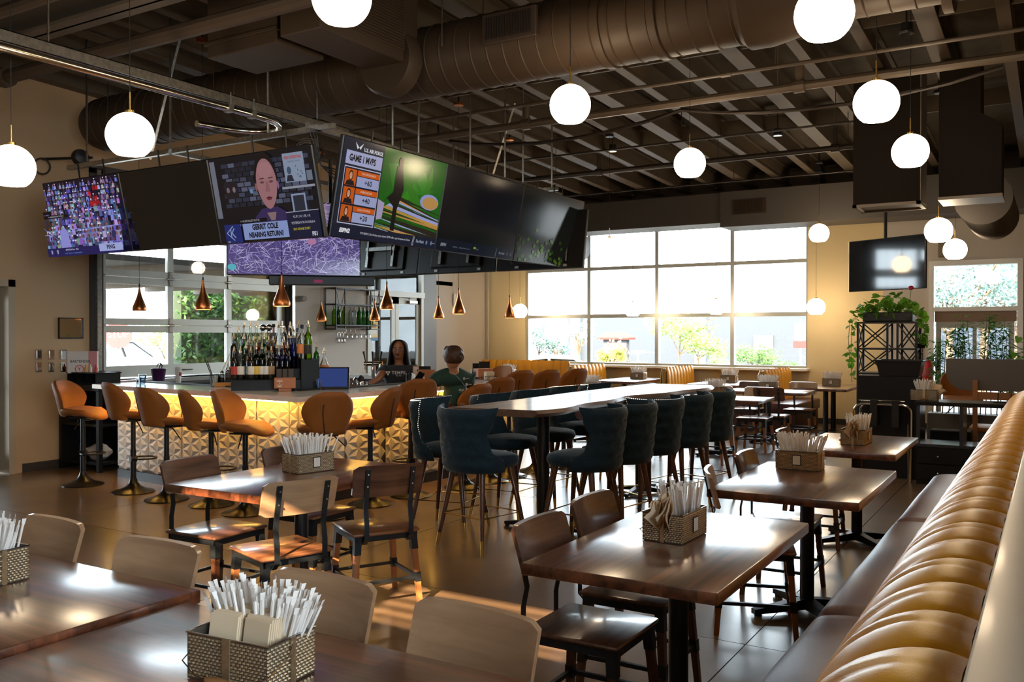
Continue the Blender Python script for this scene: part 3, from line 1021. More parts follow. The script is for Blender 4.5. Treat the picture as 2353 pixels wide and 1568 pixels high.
h1 = thing('return_duct', 'tall black rectangular duct drop, left of the pair on the right', 'duct', (0, 0, 0))
DROP = mat('duct_black_brown', (.012, .008, .006), .7, spec=.15)
B().box(-1.835, -1.185, 10.0, 10.5, 2.95, 4.34).build('duct_body', DROP, h1, smooth=0)
B().box(-1.84, -1.80, 9.99, 10.52, 2.92, 2.95).box(-1.22, -1.18, 9.99, 10.52, 2.92, 2.95).box(-1.84, -1.18, 9.99, 10.03, 2.92, 2.95).box(-1.84, -1.18, 10.47, 10.52, 2.92, 2.95).box(-1.8, -1.22, 10.03, 10.47, 2.94, 2.952).build('flange', mat('flange_tan', (.20, .17, .14), .5), h1, smooth=0)
B().box(-1.185, -1.178, 10.0, 10.5, 2.95, 4.34).build('lit_side', mat('flange_tan', (.20, .17, .14), .5), h1, smooth=0)  # tan sheet paints the light falling on this side of the drop
h2 = thing('return_duct', 'black rectangular duct drop that widens lower down, right of the pair', 'duct', (0, 0, 0))
b = B()
b.add([(x, y, z) for y in (10.0, 10.5) for x, z in ((-1.01, 2.97), (-.455, 2.97), (-.455, 3.66), (-.64, 3.78), (-.64, 4.34), (-1.01, 4.34))],
      [(0, 1, 2, 3, 4, 5), (11, 10, 9, 8, 7, 6)] + [(i, i + 6, (i + 1) % 6 + 6, (i + 1) % 6) for i in range(6)])
b.build('duct_body', DROP, h2, smooth=0, fix=True)
B().box(-1.02, -.445, 9.99, 10.52, 2.94, 2.97).build('flange', mat('flange_tan', (.20, .17, .14), .5), h2, smooth=0)
b = B()
b.lathe([(.0, -1.2), (.30, -1.19)] + [(r, z) for r, z in seam_profile(-1.19, .9, .30, .06)], 28, M=Matrix.Translation((-.72, 12.6, 3.16)) @ Matrix.Rotation(PI / 2, 4, 'X'))
tag(b.build('flex_duct', DUCT2), 'ribbed round duct end showing below the right duct drop', 'duct')

# sprinkler and service pipes (run across the joists)
PIPE = mat('pipe_paint', (.10, .075, .055), .45)
PIPED = mat('pipe_dark', (.03, .022, .018), .5)


def xpipe(label, x0, x1, y, z, r, m=PIPE, drops=(), n=10, name='sprinkler_pipe', riser=0):
    t = thing(name, label, 'pipe', (0, 0, 0))
    B().tube([(x0, y, z), (x1, y, z)], r, n).build('pipe_run', m, t)
    for x in drops:
        B().tube([(x - .05, y, z), (x + .05, y, z)], r * 1.45, n).build('coupling', m, t)
        if riser:
            B().tube([(x, y, z), (x, y, z + riser)], r * .9, n).build('riser', m, t)
    for x in (x0 + .7, (x0 + x1) / 2 + .3, x1 - .9):
        B().tube([(x, y, z), (x, y, roofz(y) + .05)], .005, 5).build('hanger_rod', m, t)
    return t


xpipe('thick sprinkler main crossing the ceiling from centre to upper right', -7.6, 2.5, 8.56, 3.9, .042, drops=(-5.0, -2.05), riser=.22)
xpipe('slimmer conduit pair just behind the sprinkler main', -7.4, 2.5, 8.1, 3.98, .018, drops=(-2.6,))
xpipe('black sprinkler branch pipe crossing beyond the round lamps', -7.0, -1.3, 11.65, 3.9, .035, PIPED, drops=(-5.6, -2.35), riser=.25)
xpipe('thin dark pipe crossing between the two sprinkler pipes', -7.2, -1.2, 10.42, 3.93, .013, PIPED)
xpipe('thin dark pipe close to the window duct', -7.8, -1.6, 14.1, 4.02, .012, PIPED)
xpipe('fat brown pipe crossing the upper left corner', -10.0, 2.3, 4.62, 3.93, .062, DUCT, drops=(-8.2,))
xpipe('brown pipe above the fat pipe in the upper left corner', -10.0, 2.3, 3.85, 4.05, .05, DUCT)
b = B()
r_ = random.Random(2)
for k in range(7):
    pts = []
    for q in range(15):
        t = q / 14
        pts.append((-6.3 + 5.9 * t, 8.95 + .03 * math.sin(k * 2 + q), 3.93 - .16 * math.sin(PI * ((t * 2) % 1)) ** .8 + .012 * math.cos(k * 1.7 + q)))
    b.tube(pts, .011, 5)
tag(b.build('cable_bundle', PIPED), 'sagging bundle of black cables tied under the joists', 'cables')

# strut rail with steel conduit that curls over the televisions
st = thing('strut_rail', 'galvanised strut channel carrying a shiny conduit that bends at its end', 'rail', (0, 0, 0))
sx, sz = -5.87, 3.50
b = B().box(sx - .022, sx - .016, 2.3, 6.62, sz, sz + .075).box(sx + .016, sx + .022, 2.3, 6.62, sz, sz + .075).box(sx - .022, sx + .022, 2.3, 6.62, sz + .069, sz + .075)
b.build('strut_channel', GALV, st, smooth=0)
pts = [(sx + .01, 2.3, sz - .04), (sx + .01, 5.5, sz - .04)] + [(sx + .01 - .32 + .32 * math.cos(a), 5.5 + .42 * math.sin(a), sz - .04) for a in [PI / 12 * k for k in range(1, 12)]] + [(sx - .63, 5.35, sz - .05)]
B().tube(pts, .029, 12).build('conduit', mat('shiny_conduit', (.7, .68, .62), .18, 1.0), st)
for y in (2.95, 3.1, 5.15, 5.4):
    B().tube([(sx + .035, y, sz + .09), (sx + .04, y, sz - .06), (sx - .02, y, sz - .075), (sx - .025, y, sz + .09)], .004, 5).build('clamp', GALV, st)
    B().cb((sx + .01, y, sz - .04), (.07, .05, .066)).build('connector', GALV, st)
for y in (3.6, 6.2):
    B().tube([(sx, y, sz + .07), (sx, y, roofz(y) + .2)], .007, 6).build('hanger_rod', GALV, st)
fr = thing('screen_rig', 'rectangular steel strut frame hanging above the bar that carries the televisions', 'frame', (0, 0, 0))
RZ = 3.30
for a, c in (((-8.8, 5.62), (-5.15, 5.62)), ((-5.3, 5.5), (-5.3, 9.9)), ((-8.6, 9.45), (-5.1, 9.45)), ((-7.2, 5.6), (-7.2, 9.5))):
    B().box(min(a[0], c[0]) - .02, max(a[0], c[0]) + .02, min(a[1], c[1]) - .02, max(a[1], c[1]) + .02, RZ, RZ + .045).build('strut', GALV, fr, smooth=0)
for x, y in ((-8.5, 5.62), (-7.2, 5.62), (-5.9, 5.62), (-5.3, 6.6), (-5.3, 7.0), (-5.3, 7.9), (-5.3, 8.6), (-5.3, 9.0), (-5.3, 9.7), (-8.3, 9.45), (-6.6, 9.45)):
    B().tube([(x, y, RZ), (x, y, roofz(y) + .2)], .011, 6).build('hanger_rod', GALV, fr)
for (x, y, a) in ((-7.6, 5.7, .6), (-6.0, 9.3, .5)):
    B().tube([(x, y, RZ), (x + .35, y + .1, roofz(y))], .016, 4).build('brace', GALV, fr)
cb_ = B()
for k in range(5):
    c0 = Vector((-5.55, 5.75, 3.18))
    cb_.tube([c0 + Vector((.13 * math.cos(a + k), .05 * math.sin(a * 1.3 + k), .13 * math.sin(a + k) - k * .012)) for a in [i * 2 * PI / 18 for i in range(19)]], .006, 5)
for k in range(4):
    cb_.tube([(-5.55 + .03 * k, 5.75, 3.3 + .03 * k), (-5.45, 5.8, 3.05), (-5.3, 5.95 + .05 * k, 2.85 + .05 * k), (-5.2, 6.1, 3.1)], .006, 5)
tag(cb_.build('cable_coil', PIPED), 'coil of black cable hanging in the gap between the two rows of televisions', 'cable')
# speaker and cable loop on the left wall
sp = thing('wall_strut', 'short metal arm with round bracket and coiled cable high on the left wall', 'bracket', (0, 0, 0))
B().tube([(-10.08, 6.1, 3.62), (-9.5, 6.35, 3.62)], .016, 8).build('arm', BLACK, sp)
B().lathe([(0, -.06), (.08, -.06), (.10, 0), (.07, .07), (0, .08)], 16, M=Matrix.Translation((-9.62, 6.28, 3.62)) @ Matrix.Rotation(1.2, 4, 'Z') @ Matrix.Rotation(PI / 2, 4, 'X')).build('motor_head', BLACK, sp)
B().tube([Vector((-10.0, 6.05, 3.52)) + Vector((.03 * math.sin(a), .08 * math.sin(a), .09 * math.cos(a))) for a in [i * 2 * PI / 16 for i in range(17)]], .012, 6).build('cable_loop', PIPED, sp)


# ---------------------------------------------------------------- round globe lamps
def globe_shell():
    pr = []
    R0 = .150
    for k in range(21):
        a = PI * k / 20
        z = -R0 * math.cos(a)
        if z < -.125:
            continue
        pr.append((R0 * math.sin(a), z))
    pr = [(0, -.122), (math.sqrt(R0 * R0 - .125 ** 2) * .92, -.123)] + pr
    return B().lathe(pr, 32).mesh('globe', GLOBE, 60)


GM = globe_shell()
STEM = B().lathe([(.0, .149), (.028, .148), (.028, .165), (.006, .17), (.006, .285), (0, .286)], 12).mesh('stem', BRASS)
CAN = B().lathe([(0, 0), (.055, 0), (.06, -.02), (.055, -.035), (0, -.036)], 16).mesh('canopy', BLACK)


def lamp(label, x, y, z, grp):
    t = thing('globe_lamp', label, 'lamp', (x, y, z), 0, grp)
    for nm, me in (('globe', GM), ('stem', STEM)):
        o = bpy.data.objects.new(nm, me)
        C.objects.link(o)
        o.parent = t
    top = roofz(y) - z
    o = bpy.data.objects.new('canopy', CAN)
    C.objects.link(o)
    o.parent = t
    o.location.z = top
    B().tube([(0, 0, .28), (0, 0, top)], .0028, 5).tube([(0, 0, top), (0, 0, top + .33)], .012, 6).build('cord', BLACK, t)
    return t


LP = [(-3.08, 3.43, 3.29, 'glowing globe lamp at the top of the picture in front of the plenum boxes'),
      (-1.03, 4.82, 3.25, 'glowing globe lamp nearest the camera on the upper right'),
      (-3.05, 5.86, 3.27, 'glowing globe lamp just below the round duct near the centre'),
      (-5.15, 3.71, 2.88, 'glowing globe lamp in front of the left end of the round duct'),
      (-6.04, 3.44, 2.72, 'glowing globe lamp cut by the left edge of the picture'),
      (-1.05, 6.53, 3.17, 'glowing globe lamp in front of the left duct drop, upper one'),
      (-1.06, 8.29, 3.14, 'glowing globe lamp between the two duct drops, lower one'),
      (-3.0, 8.24, 3.22, 'glowing globe lamp under the joists right of centre'),
      (-3.1, 14.2, 3.12, 'small globe lamp hanging at the right edge of the front window, upper'),
      (-1.13, 11.17, 2.75, 'globe lamp right of the wall television, higher of the two'),
      (-1.16, 13.47, 2.72, 'globe lamp right of the wall television, lower of the two'),
      (-3.44, 15.55, 2.03, 'small low globe lamp over the rightmost booth table'),
      (-5.26, 11.28, 2.76, 'globe lamp against the bright glass beyond the television row'),
      (-5.15, 15.5, 2.05, 'small low globe lamp over the booth table third from the left'),
      (-6.75, 15.5, 2.03, 'small low globe lamp over the booth table second from the left'),
      (-9.2, 15.5, 2.03, 'small low globe lamp over the long corner booth')]
for x, y, z, lb in LP:
    lamp(lb, x, y, z, 'round globe lamps')

# ---------------------------------------------------------------- copper teardrop pendants
pr = [(.0100, .29), (.012, .26), (.018, .22), (.030, .17), (.050, .115), (.070, .065), (.079, .035), (.080, .018), (.076, 0), (.072, 0), (.075, .02), (.066, .062), (.045, .115), (.010, .2), (.0, .21)]
CP = B().lathe(pr, 28).mesh('shade', COPPER, 60)
CB = B().lathe([(0, .012), (.071, .014), (.071, .018), (0, .02)], 24).mesh('bulb', emis('pendant_bulb', (1, .85, .6), 14))
CAP = B().lathe([(.007, .28), (.009, .29), (.008, .32), (.003, .325)], 10).mesh('socket', BLACK)
CC = B().lathe([(0, 0), (.06, 0), (.06, -.03), (.0, -.035)], 16).mesh('canopy', COPPER)
PD = [(-9.29, 6.81, 1.86, 'copper teardrop pendant farthest left before the garage door'), (-7.24, 6.03, 1.83, 'copper teardrop pendant second from the left before the garage door'),
      (-6.24, 6.11, 1.85, 'copper teardrop pendant at the bar corner under the straw-picture screen'), (-9.62, 10.24, 1.78, 'copper teardrop pendant just left of the bottle shelf on the wall'),
      (-8.56, 10.23, 1.78, 'small copper teardrop pendant right of the wall bottle shelf'), (-6.57, 8.07, 1.87, 'larger copper teardrop pendant above the woman behind the bar'),
      (-7.46, 10.31, 1.80, 'copper teardrop pendant left of the pair above the seated guest'), (-6.25, 9.06, 1.83, 'copper teardrop pendant right of the pair above the seated guest'),
      (-6.6, 10.83, 1.81, 'copper teardrop pendant farthest right beside the window reveal')]
for x, y, z, lb in PD:
    t = thing('copper_pendant', lb, 'lamp', (x, y, z), 0, 'copper pendants over the bar')
    top = roofz(y) - z
    for nm, me, dz in (('shade', CP, 0), ('bulb', CB, 0), ('socket', CAP, 0), ('canopy', CC, top)):
        o = bpy.data.objects.new(nm, me)
        C.objects.link(o)
        o.parent = t
        o.location.z = dz
    B().tube([(0, 0, .32), (0, 0, top)], .0025, 5).tube([(0, 0, top), (0, 0, top + .33)], .012, 6).build('cord', BLACK, t)


# ================================================================ televisions
BEZ = mat('tv_case', (.010, .010, .012), .35)
TVOFF = mat('tv_glass_off', (.006, .007, .009), .06, spec=.6)


def tv(name, label, c, w, h, tilt, rz, paint=None, glow=1.0, pole=None, back=False):
    t = thing(name, label, 'television', c, rz, None, rx=0)
    t.rotation_euler = Euler((tilt, 0, rz), 'XYZ')
    B().rbox(-w / 2, w / 2, 0, .045, -h / 2, h / 2, .008, 1).rbox(-w * .32, w * .32, .04, .075, -h * .4, h * .3, .012, 1).build('case', BEZ, t)
    e = .010
    if paint:
        cv = Canvas(.00012)
        cv.rect(-w / 2 + e, -h / 2 + e, w / 2 - e, h / 2 - e, (0.004, 0.004, 0.006))
        cv.lim = (w / 2 - e, h / 2 - e)
        paint(cv, w - 2 * e, h - 2 * e)
        o = cv.build('screen', screen_mat('screen_%d' % int(glow * 100), glow), t)
        o.location.y = -.001
    else:
        B().box(-w / 2 + e, w / 2 - e, -.002, .001, -h / 2 + e, h / 2 - e).build('screen', TVOFF, t, smooth=0)
    B().cb((0, .10, 0), (.5, .05, .05)).cb((-.22, .09, 0), (.04, .05, .5)).cb((.22, .09, 0), (.04, .05, .5)).build('mount', GALV if back else BLACK, t, smooth=0)
    if pole is None:
        for sx in (-.2, .2):
            B().tube([(sx, .115, -.1), (sx, .16, .53)], .009, 6).build('hanger_arm', BLACK, t)
    if back:
        for sx in (-.3, .25):
            B().cb((sx * w, .05, -h * .45), (.05, .012, .03)).build('port_label', mat('label_tag', (.6, .6, .6), .6), t, smooth=0)
    return t


def crowd(cv, w, h):
    r = random.Random(4)
    cv.rect(-w / 2, -h / 2, w / 2, h / 2, lin(14, 10, 34))
    for row in range(13):
        z = h / 2 - .03 - row * h * .066
        s = .018 + row * .0012
        for k in range(26):
            x = -w / 2 + .02 + (k + r.uniform(-.3, .3)) * w / 26
            if r.random() < .16:
                continue
            c = r.choice([(196, 190, 245), (150, 150, 235), (110, 110, 205), (205, 200, 250), (60, 55, 120), (170, 165, 240), (90, 110, 160)])
            if abs(x - w * .18) < .07 and 1 <= row <= 4:
                c = (225, 25, 40)
            c = tuple(q * r.uniform(.6, 1) for q in c)
            cv.poly([(x - s, z - s * 2.2), (x + s, z - s * 2.2), (x + s * .8, z - .2 * s), (x - s * .8, z - .2 * s)], lin(*c))
            cv.ell(x, z + s * .35, s * .5, s * .62, lin(*r.choice([(95, 60, 70), (140, 95, 105), (60, 40, 60)])), 7)
            if r.random() < .4:
                cv.ell(x, z + s * .8, s * .52, s * .3, lin(225, 225, 250), 6)
    cv.line(-w / 2, -h * .20, w / 2, -h * .14, .006, lin(160, 165, 235))
    cv.line(-w / 2, -h * .10, -w * .32, -h * .28, .005, lin(140, 145, 225))
    cv.line(w * .18, h * .12, w / 2, -h * .02, .006, lin(150, 150, 230))
    for k in range(46):
        cv.line(-w / 2 + k * w / 46, -h * .38, -w / 2 + k * w / 46, -h * .2, .0018, lin(90, 90, 160))
    cv.poly([(-w * .30, -h * .40), (-w * .16, -h * .40), (-w * .17, -h * .18), (-w * .21, -h * .10), (-w * .27, -h * .16)], lin(150, 150, 225))
    cv.ell(-w * .245, -h * .07, .022, .028, lin(90, 60, 75))
    cv.rect(-w * .46, h * .02, -w * .12, h * .065, lin(8, 8, 12))
    cv.text('>> MARCHAND WAS OUT AT 2', -w * .29, h * .042, .022, lin(200, 200, 220), sx=.8)
    cv.rect(-w * .46, h * .08, -w * .34, h * .12, lin(8, 8, 12))
    cv.rect(-w / 2, -h / 2, w / 2, -h * .385, lin(30, 26, 92))
    cv.rect(w * .20, -h * .47, w / 2, -h * .37, lin(170, 180, 235))
    cv.text('PING', w * .35, -h * .42, .055, lin(20, 25, 50), bold=.002)
    cv.text('#PINGMeMore  MLB', -w * .16, -h * .415, .024, lin(220, 220, 250))
    for q in (-.44, -.36):
        cv.poly([(q * w - .015, -h * .41), (q * w + .015, -h * .41), (q * w + .012, -h * .45), (q * w, -h * .47), (q * w - .012, -h * .45)], lin(150, 160, 190))
    cv.text('1 OUT  TOP 4  0-1  SCORE UPDATE', -w * .15, -h * .465, .018, lin(120, 160, 240))


def interview(cv, w, h):
    cv.rect(-w / 2, -h / 2, w / 2, h / 2, lin(20, 18, 26))
    cv.rect(-w * .49, -h * .2, -w * .44, h * .47, lin(120, 125, 140))
    r = random.Random(8)
    for k in range(9):
        for q in range(12):
            x0 = -w * .38 + q * .085 + (.04 if k % 2 else 0)
            z = h * .40 - k * .042
            if x0 > w * .40:
                continue
            c = r.choice([(70, 75, 95), (50, 55, 75), (95, 100, 125), (35, 38, 52)])
            cv.rect(x0 + .004, z - .017, x0 + .079, z + .017, lin(*c))
    cv.rect(-w * .36, h * .02, -w * .23, h * .22, lin(35, 30, 38))
    cv.ell(-w * .33, h * .12, .018, .024, lin(130, 110, 120))
    cv.ell(-w * .27, h * .12, .018, .024, lin(140, 120, 130))
    cv.ell(-w * .10, h * .08, .02, .02, lin(110, 150, 190))
    cv.rect(w * .24, h * .13, w * .43, h * .45, lin(150, 165, 190))
    cv.text('KEN ROSENTHAL', w * .335, h * .40, .034, lin(200, 60, 50), bold=.001, sx=.72)
    cv.text('BASEBALL WRITER', w * .34, h * .355, .016, lin(60, 80, 120))
    cv.ell(w * .285, h * .26, .024, .032, lin(70, 90, 120))
    cv.poly([(w * .25, h * .14), (w * .32, h * .14), (w * .305, h * .21), (w * .265, h * .21)], lin(40, 45, 60))
    for k in range(8):
        cv.ell(w * (.34 + r.random() * .07), h * (.16 + r.random() * .15), .006, .009, lin(90, 110, 140), 6)
    cv.rect(w * .2, h * .06, w * .5, h * .085, lin(160, 165, 180))
    cv.rect(w * .44, h * .13, w * .49, h * .24, lin(120, 130, 150))
    for a, c2 in (((w * .27, -h * .22, w * .40, h * .0), (150, 165, 195)), ((w * .285, -h * .2, w * .385, -h * .02), (45, 50, 66))):
        cv.rect(*a, lin(*c2))
    cv.poly([(-w * .14, -h * .38), (w * .26, -h * .38), (w * .22, -h * .20), (w * .13, -h * .12), (-w * .02, -h * .13), (-w * .10, -h * .22)], lin(58, 46, 96))
    cv.poly([(w * .02, -h * .18), (w * .11, -h * .18), (w * .09, -h * .27), (w * .05, -h * .27)], lin(150, 120, 125))
    cv.ell(w * .06, h * .20, w * .112, h * .30, lin(22, 17, 20), 24)
    cv.poly([(w * .06 + w * .098 * math.cos(a) * (1 - .18 * max(0, -math.sin(a))), h * .145 + h * .285 * math.sin(a)) for a in [2 * PI * k / 26 for k in range(26)]], lin(172, 122, 128))
    cv.ell(w * .06, h * .30, w * .07, h * .09, lin(180, 130, 136), 18)
    cv.ell(-w * .045, h * .12, .014, .034, lin(150, 100, 105))
    cv.ell(w * .165, h * .12, .012, .034, lin(140, 105, 150))
    for sx in (.018, .105):
        cv.ell(sx * w, h * .165, .024, .010, lin(110, 70, 76))
        cv.line(sx * w - .026, h * .205, sx * w + .026, h * .21, .008, lin(60, 38, 42))
    cv.poly([(w * .055, h * .17), (w * .075, h * .17), (w * .085, h * .055), (w * .04, h * .055)], lin(155, 104, 110))
    cv.ell(w * .065, -h * .02, .030, .016, lin(120, 50, 62))
    cv.line(w * .035, -h * .012, w * .095, -h * .012, .004, lin(60, 20, 28))
    cv.rect(-w * .30, -h * .275, w * .01, -h * .235, lin(10, 10, 14))
    cv.text('>> SILVER BULLETS BUT HE', -w * .16, -h * .255, .024, lin(200, 200, 210), sx=.8)
    cv.text('SUCH GREAT', -w * .30, -h * .30, .024, lin(200, 200, 210), sx=.8)
    cv.rect(-w * .43, -h * .5, -w * .26, -h * .28, lin(30, 46, 120))
    cv.text('K', -w * .35, -h * .39, .12, lin(160, 180, 230), sx=.9)
    cv.line(-w * .41, -h * .38, -w * .34, -h * .30, .008, lin(160, 180, 230))
    cv.line(-w * .41, -h * .38, -w * .34, -h * .47, .008, lin(160, 180, 230))
    cv.rect(-w * .24, -h * .475, w * .20, -h * .285, lin(150, 170, 225))
    cv.text('GERRIT COLE', -w * .02, -h * .335, .062, lin(16, 18, 36), bold=.003, sx=.8)
    cv.text('NEARING RETURN?', -w * .02, -h * .425, .058, lin(16, 18, 36), bold=.003, sx=.8)
    cv.rect(w * .20, -h * .5, w * .5, -h * .20, lin(24, 30, 62))
    cv.line(w * .2, -h * .2, w * .5, -h * .195, .006, lin(180, 185, 200))
    cv.text('4.2 IP, 2 H, 1 ER, 4 K', w * .34, -h * .255, .028, lin(220, 222, 235), sx=.8)
    cv.text('YESTERDAY IN DOUBLE-A', w * .345, -h * .325, .028, lin(220, 222, 235), sx=.8)
    cv.text('2ND REHAB START', w * .325, -h * .395, .028, lin(225, 215, 40), sx=.8)
    cv.text('FS1', w * .44, -h * .46, .045, lin(225, 228, 240), bold=.002)
    cv.text('CBK', -w * .40, -h * .485, .02, lin(200, 200, 210))


def mvps(cv, w, h):
    r = random.Random(3)
    cv.rect(-w / 2, -h / 2, w / 2, h / 2, lin(28, 34, 48))
    x0 = -w * .14
    cv.rect(x0, -h * .36, w / 2, h / 2, lin(22, 96, 20))
    for k in range(10):
        cv.poly([(x0 + r.random() * .9 * (w / 2 - x0), h * r.uniform(-.1, .45)) for _ in range(3)], lin(30 + r.random() * 20, 110 + r.random() * 25, 24))
    for k in range(26):
        z = -h * .02 - k * h * .0135
        c = r.choice([(185, 140, 70), (210, 205, 235), (40, 34, 26), (160, 165, 215), (200, 150, 75), (30, 80, 26)])
        xs_ = x0 + (k / 26) * -.02 + max(0, .30 - k * .022)
        cv.poly([(xs_, z + .03 - k * .001), (w / 2, z - .07 + r.uniform(-.03, .03)), (w / 2, z - .095 + r.uniform(-.03, .02)), (xs_ - .02, z + .012)], lin(*c))
    cv.ell(w * .37, h * .02, w * .10, h * .09, lin(150, 155, 210))
    cv.ell(w * .38, h * .01, w * .085, h * .07, lin(190, 145, 80))
    cv.poly([(w * .0, h * .33), (w * .05, h * .36), (w * .09, h * .10), (w * .05, -h * .12), (w * .05, -h * .36), (w * .01, -h * .36), (w * .01, -h * .1), (-w * .06, -h * .02), (-w * .09, -h * .08), (-w * .01, h * .05)], lin(18, 16, 18))
    cv.ell(w * .03, h * .38, .03, .045, lin(15, 13, 14))
    cv.poly([(x0, -h * .05), (x0 + .09, -h * .08), (x0 + .08, -h * .25), (x0 + .01, -h * .27)], lin(170, 160, 195))
    cv.rect(-w / 2, -h / 2, x0, h / 2, lin(30, 36, 50))
    for s_ in (-1, 1):
        cv.poly([(-w * .37, h * .42), (-w * .37 + s_ * .05, h * .47), (-w * .37 + s_ * .02, h * .40)], (.75, .78, .85))
    cv.text('U.S. AIR FORCE', -w * .24, h * .41, .042, (.75, .78, .85), bold=.0015, sx=.85)
    cv.rect(-w * .47, h * .24, x0 - .015, h * .375, lin(170, 175, 212))
    cv.text('GAME 1 MVPS', -w * .325, h * .305, .075, lin(15, 17, 26), bold=.003, sx=.72)
    cv.rect(-w * .47, -h * .36, x0 - .015, h * .22, lin(190, 195, 225))
    cv.rect(-w * .465, -h * .35, x0 - .022, h * .21, lin(20, 26, 44))
    for k, (nm, sc_) in enumerate((('TAYLOR EDWARDS', '+60'), ('BUBBA NICKLES', '+40'), ('KAYLA KOWALIK', '+20'))):
        zt = h * .195 - k * h * .183
        cv.rect(-w * .455, zt - h * .165, -w * .36, zt, lin(205, 92, 22))
        cv.poly([(-w * .448, zt - h * .163), (-w * .367, zt - h * .163), (-w * .38, zt - h * .115), (-w * .435, zt - h * .115)], lin(28, 24, 30))
        cv.ell(-w * .4075, zt - h * .065, .026, .044, lin(38, 24, 20), 12)
        cv.ell(-w * .4075, zt - h * .066, .018, .031, lin(205, 150, 125), 12)
        cv.line(-w * .4125, zt - h * .084, -w * .4025, zt - h * .084, .004, (.8, .7, .7))
        cv.rect(-w * .352, zt - h * .055, x0 - .026, zt, lin(210, 92, 22))
        cv.text(nm, -w * .255, zt - h * .028, .024, (.75, .7, .66), sx=.85)
        cv.rect(-w * .352, zt - h * .165, x0 - .026, zt - h * .062, lin(160, 168, 208))
        cv.text(sc_, -w * .25, zt - h * .115, .062, lin(18, 20, 30), bold=.001)
    cv.rect(-w / 2, -h / 2, w / 2, -h * .375, lin(22, 30, 50))
    cv.text('ESPN2', -w * .40, -h * .43, .046, (.78, .8, .85), bold=.003, shear=.2)
    cv.text('TOP NEWS | Dan Hurley rejects Lakers\' $70M offer, eyes threepeat at UConn', -w * .02, -h * .435, .026, (.7, .72, .78), sx=.82)
    cv.line(w * .245, -h * .49, w * .255, -h * .385, .004, (.7, .7, .75))
    cv.line(w * .255, -h * .49, w * .265, -h * .385, .004, (.7, .7, .75))
    cv.text('The Finals', w * .325, -h * .435, .038, (.6, .66, .85), shear=.2, sx=.8)
    for q in (.40, .45):
        cv.ell(w * q, -h * .435, .014, .02, lin(110, 120, 150))
    cv.text('TONIGHT 8 ET', w * .475, -h * .435, .012, (.6, .66, .85), sx=.6)


def dim_news(cv, w, h):
    cv.rect(-w / 2, -h / 2, w / 2, h / 2, lin(10, 13, 22))
    cv.rect(-w / 2, -h / 2, w / 2, -h * .36, lin(18, 24, 44))
    cv.text('ESPN', -w * .42, -h * .43, .04, (.35, .38, .45), bold=.002, shear=.2)
    cv.text('RANKING ...   Offseason Moves to Come', -w * .2, -h * .44, .022, (.22, .25, .32), sx=.8)
    cv.rect(-w * .05, -h * .43, -w * .02, -h * .405, lin(150, 200, 40))
    cv.text('Sold', .0, -h * .43, .022, (.3, .33, .4))
    cv.line(w * .245, -h * .49, w * .255, -h * .385, .004, (.5, .5, .6))
    cv.text('The Finals', w * .33, -h * .435, .036, (.4, .45, .6), shear=.2, sx=.8)
    for q in (.41, .46):
        cv.ell(w * q, -h * .435, .013, .018, lin(90, 90, 110))


def dim_film(cv, w, h):
    r = random.Random(6)
    cv.rect(-w / 2, -h / 2, w / 2, h / 2, lin(9, 13, 12))
    for k in range(60):
        x, z = r.uniform(-.48, .3) * w, -h * .5 + abs(r.gauss(0, .16)) * h
        cv.ell(x, z, .03, .022, lin(*r.choice([(30, 60, 12), (50, 88, 20), (18, 36, 10), (70, 90, 26)])), 6)


def straw_art(cv, w, h):
    r = random.Random(12)
    cv.rect(-w / 2, -h / 2, w / 2, h / 2, lin(92, 80, 136))
    for k in range(1300):
        x, z = r.uniform(-.5, .48) * w, r.uniform(-.49, .48) * h
        L, a = r.uniform(.03, .12), r.gauss(0, .7) + (0 if r.random() < .6 else 1.3)
        c = r.choice([(196, 182, 240), (160, 145, 215), (120, 105, 180), (225, 215, 252), (205, 195, 245), (60, 48, 96)])
        x1, z1 = x + L * math.cos(a), z + L * math.sin(a)
        x1, z1 = max(-w / 2, min(w / 2, x1)), max(-h / 2, min(h / 2, z1))
        cv.line(x, z, x1, z1, r.uniform(.0015, .0045), lin(*c))
    cv.ell(w * .02, h * .32, .15, .1, lin(52, 52, 110), 18)
    cv.ell(w * .06, h * .02, .075, .045, lin(196, 176, 220))
    cv.ell(w * .13, -h * .06, .04, .028, lin(190, 130, 170))
    cv.ell(-w * .1, h * .12, .03, .03, lin(40, 120, 90))
    cv.ell(-w * .46, -h * .42, .04, .03, lin(90, 190, 205))


TILT = math.radians(12.3)
tv('television', 'television farthest left showing a stadium crowd', (-8.10, 5.345, 2.735), 1.22, .745, TILT, 0, crowd, .5)
tv('television', 'dark switched-off television second from the left over the bar', (-6.88, 5.345, 2.735), 1.22, .745, TILT, 0)
tv('television', 'television showing a man speaking above a GERRIT COLE NEARING RETURN? caption', (-5.66, 5.345, 2.735), 1.22, .745, TILT, 0, interview, .42)
for k, (lb, pf_, gl_) in enumerate((('television showing a GAME 1 MVPS list over a green field', mvps, .5), ('dim television in the middle of the right-hand row', dim_news, .35), ('dim television at the window end of the right-hand row, greenish picture', dim_film, .5))):
    tv('television', lb, (-4.97, 6.19 + 1.44 * k, 2.79), 1.435, .83, math.radians(11), PI / 2, pf_, gl_)
for k, lb in enumerate(('television seen from behind, leftmost of the far row under the joists', 'television seen from behind, middle of the far row', 'television seen from behind, rightmost of the far row')):
    tv('television', lb, (-7.85 + 1.23 * k, 9.62, 2.72), 1.22, .72, math.radians(10), PI, None, 0, back=True)
pc = atd(677, 549, 8.6)
ct = tv('television', 'corner television showing a purple straw nest picture', tuple(pc), 1.25, .71, 0, math.radians(44.8), straw_art, .5)
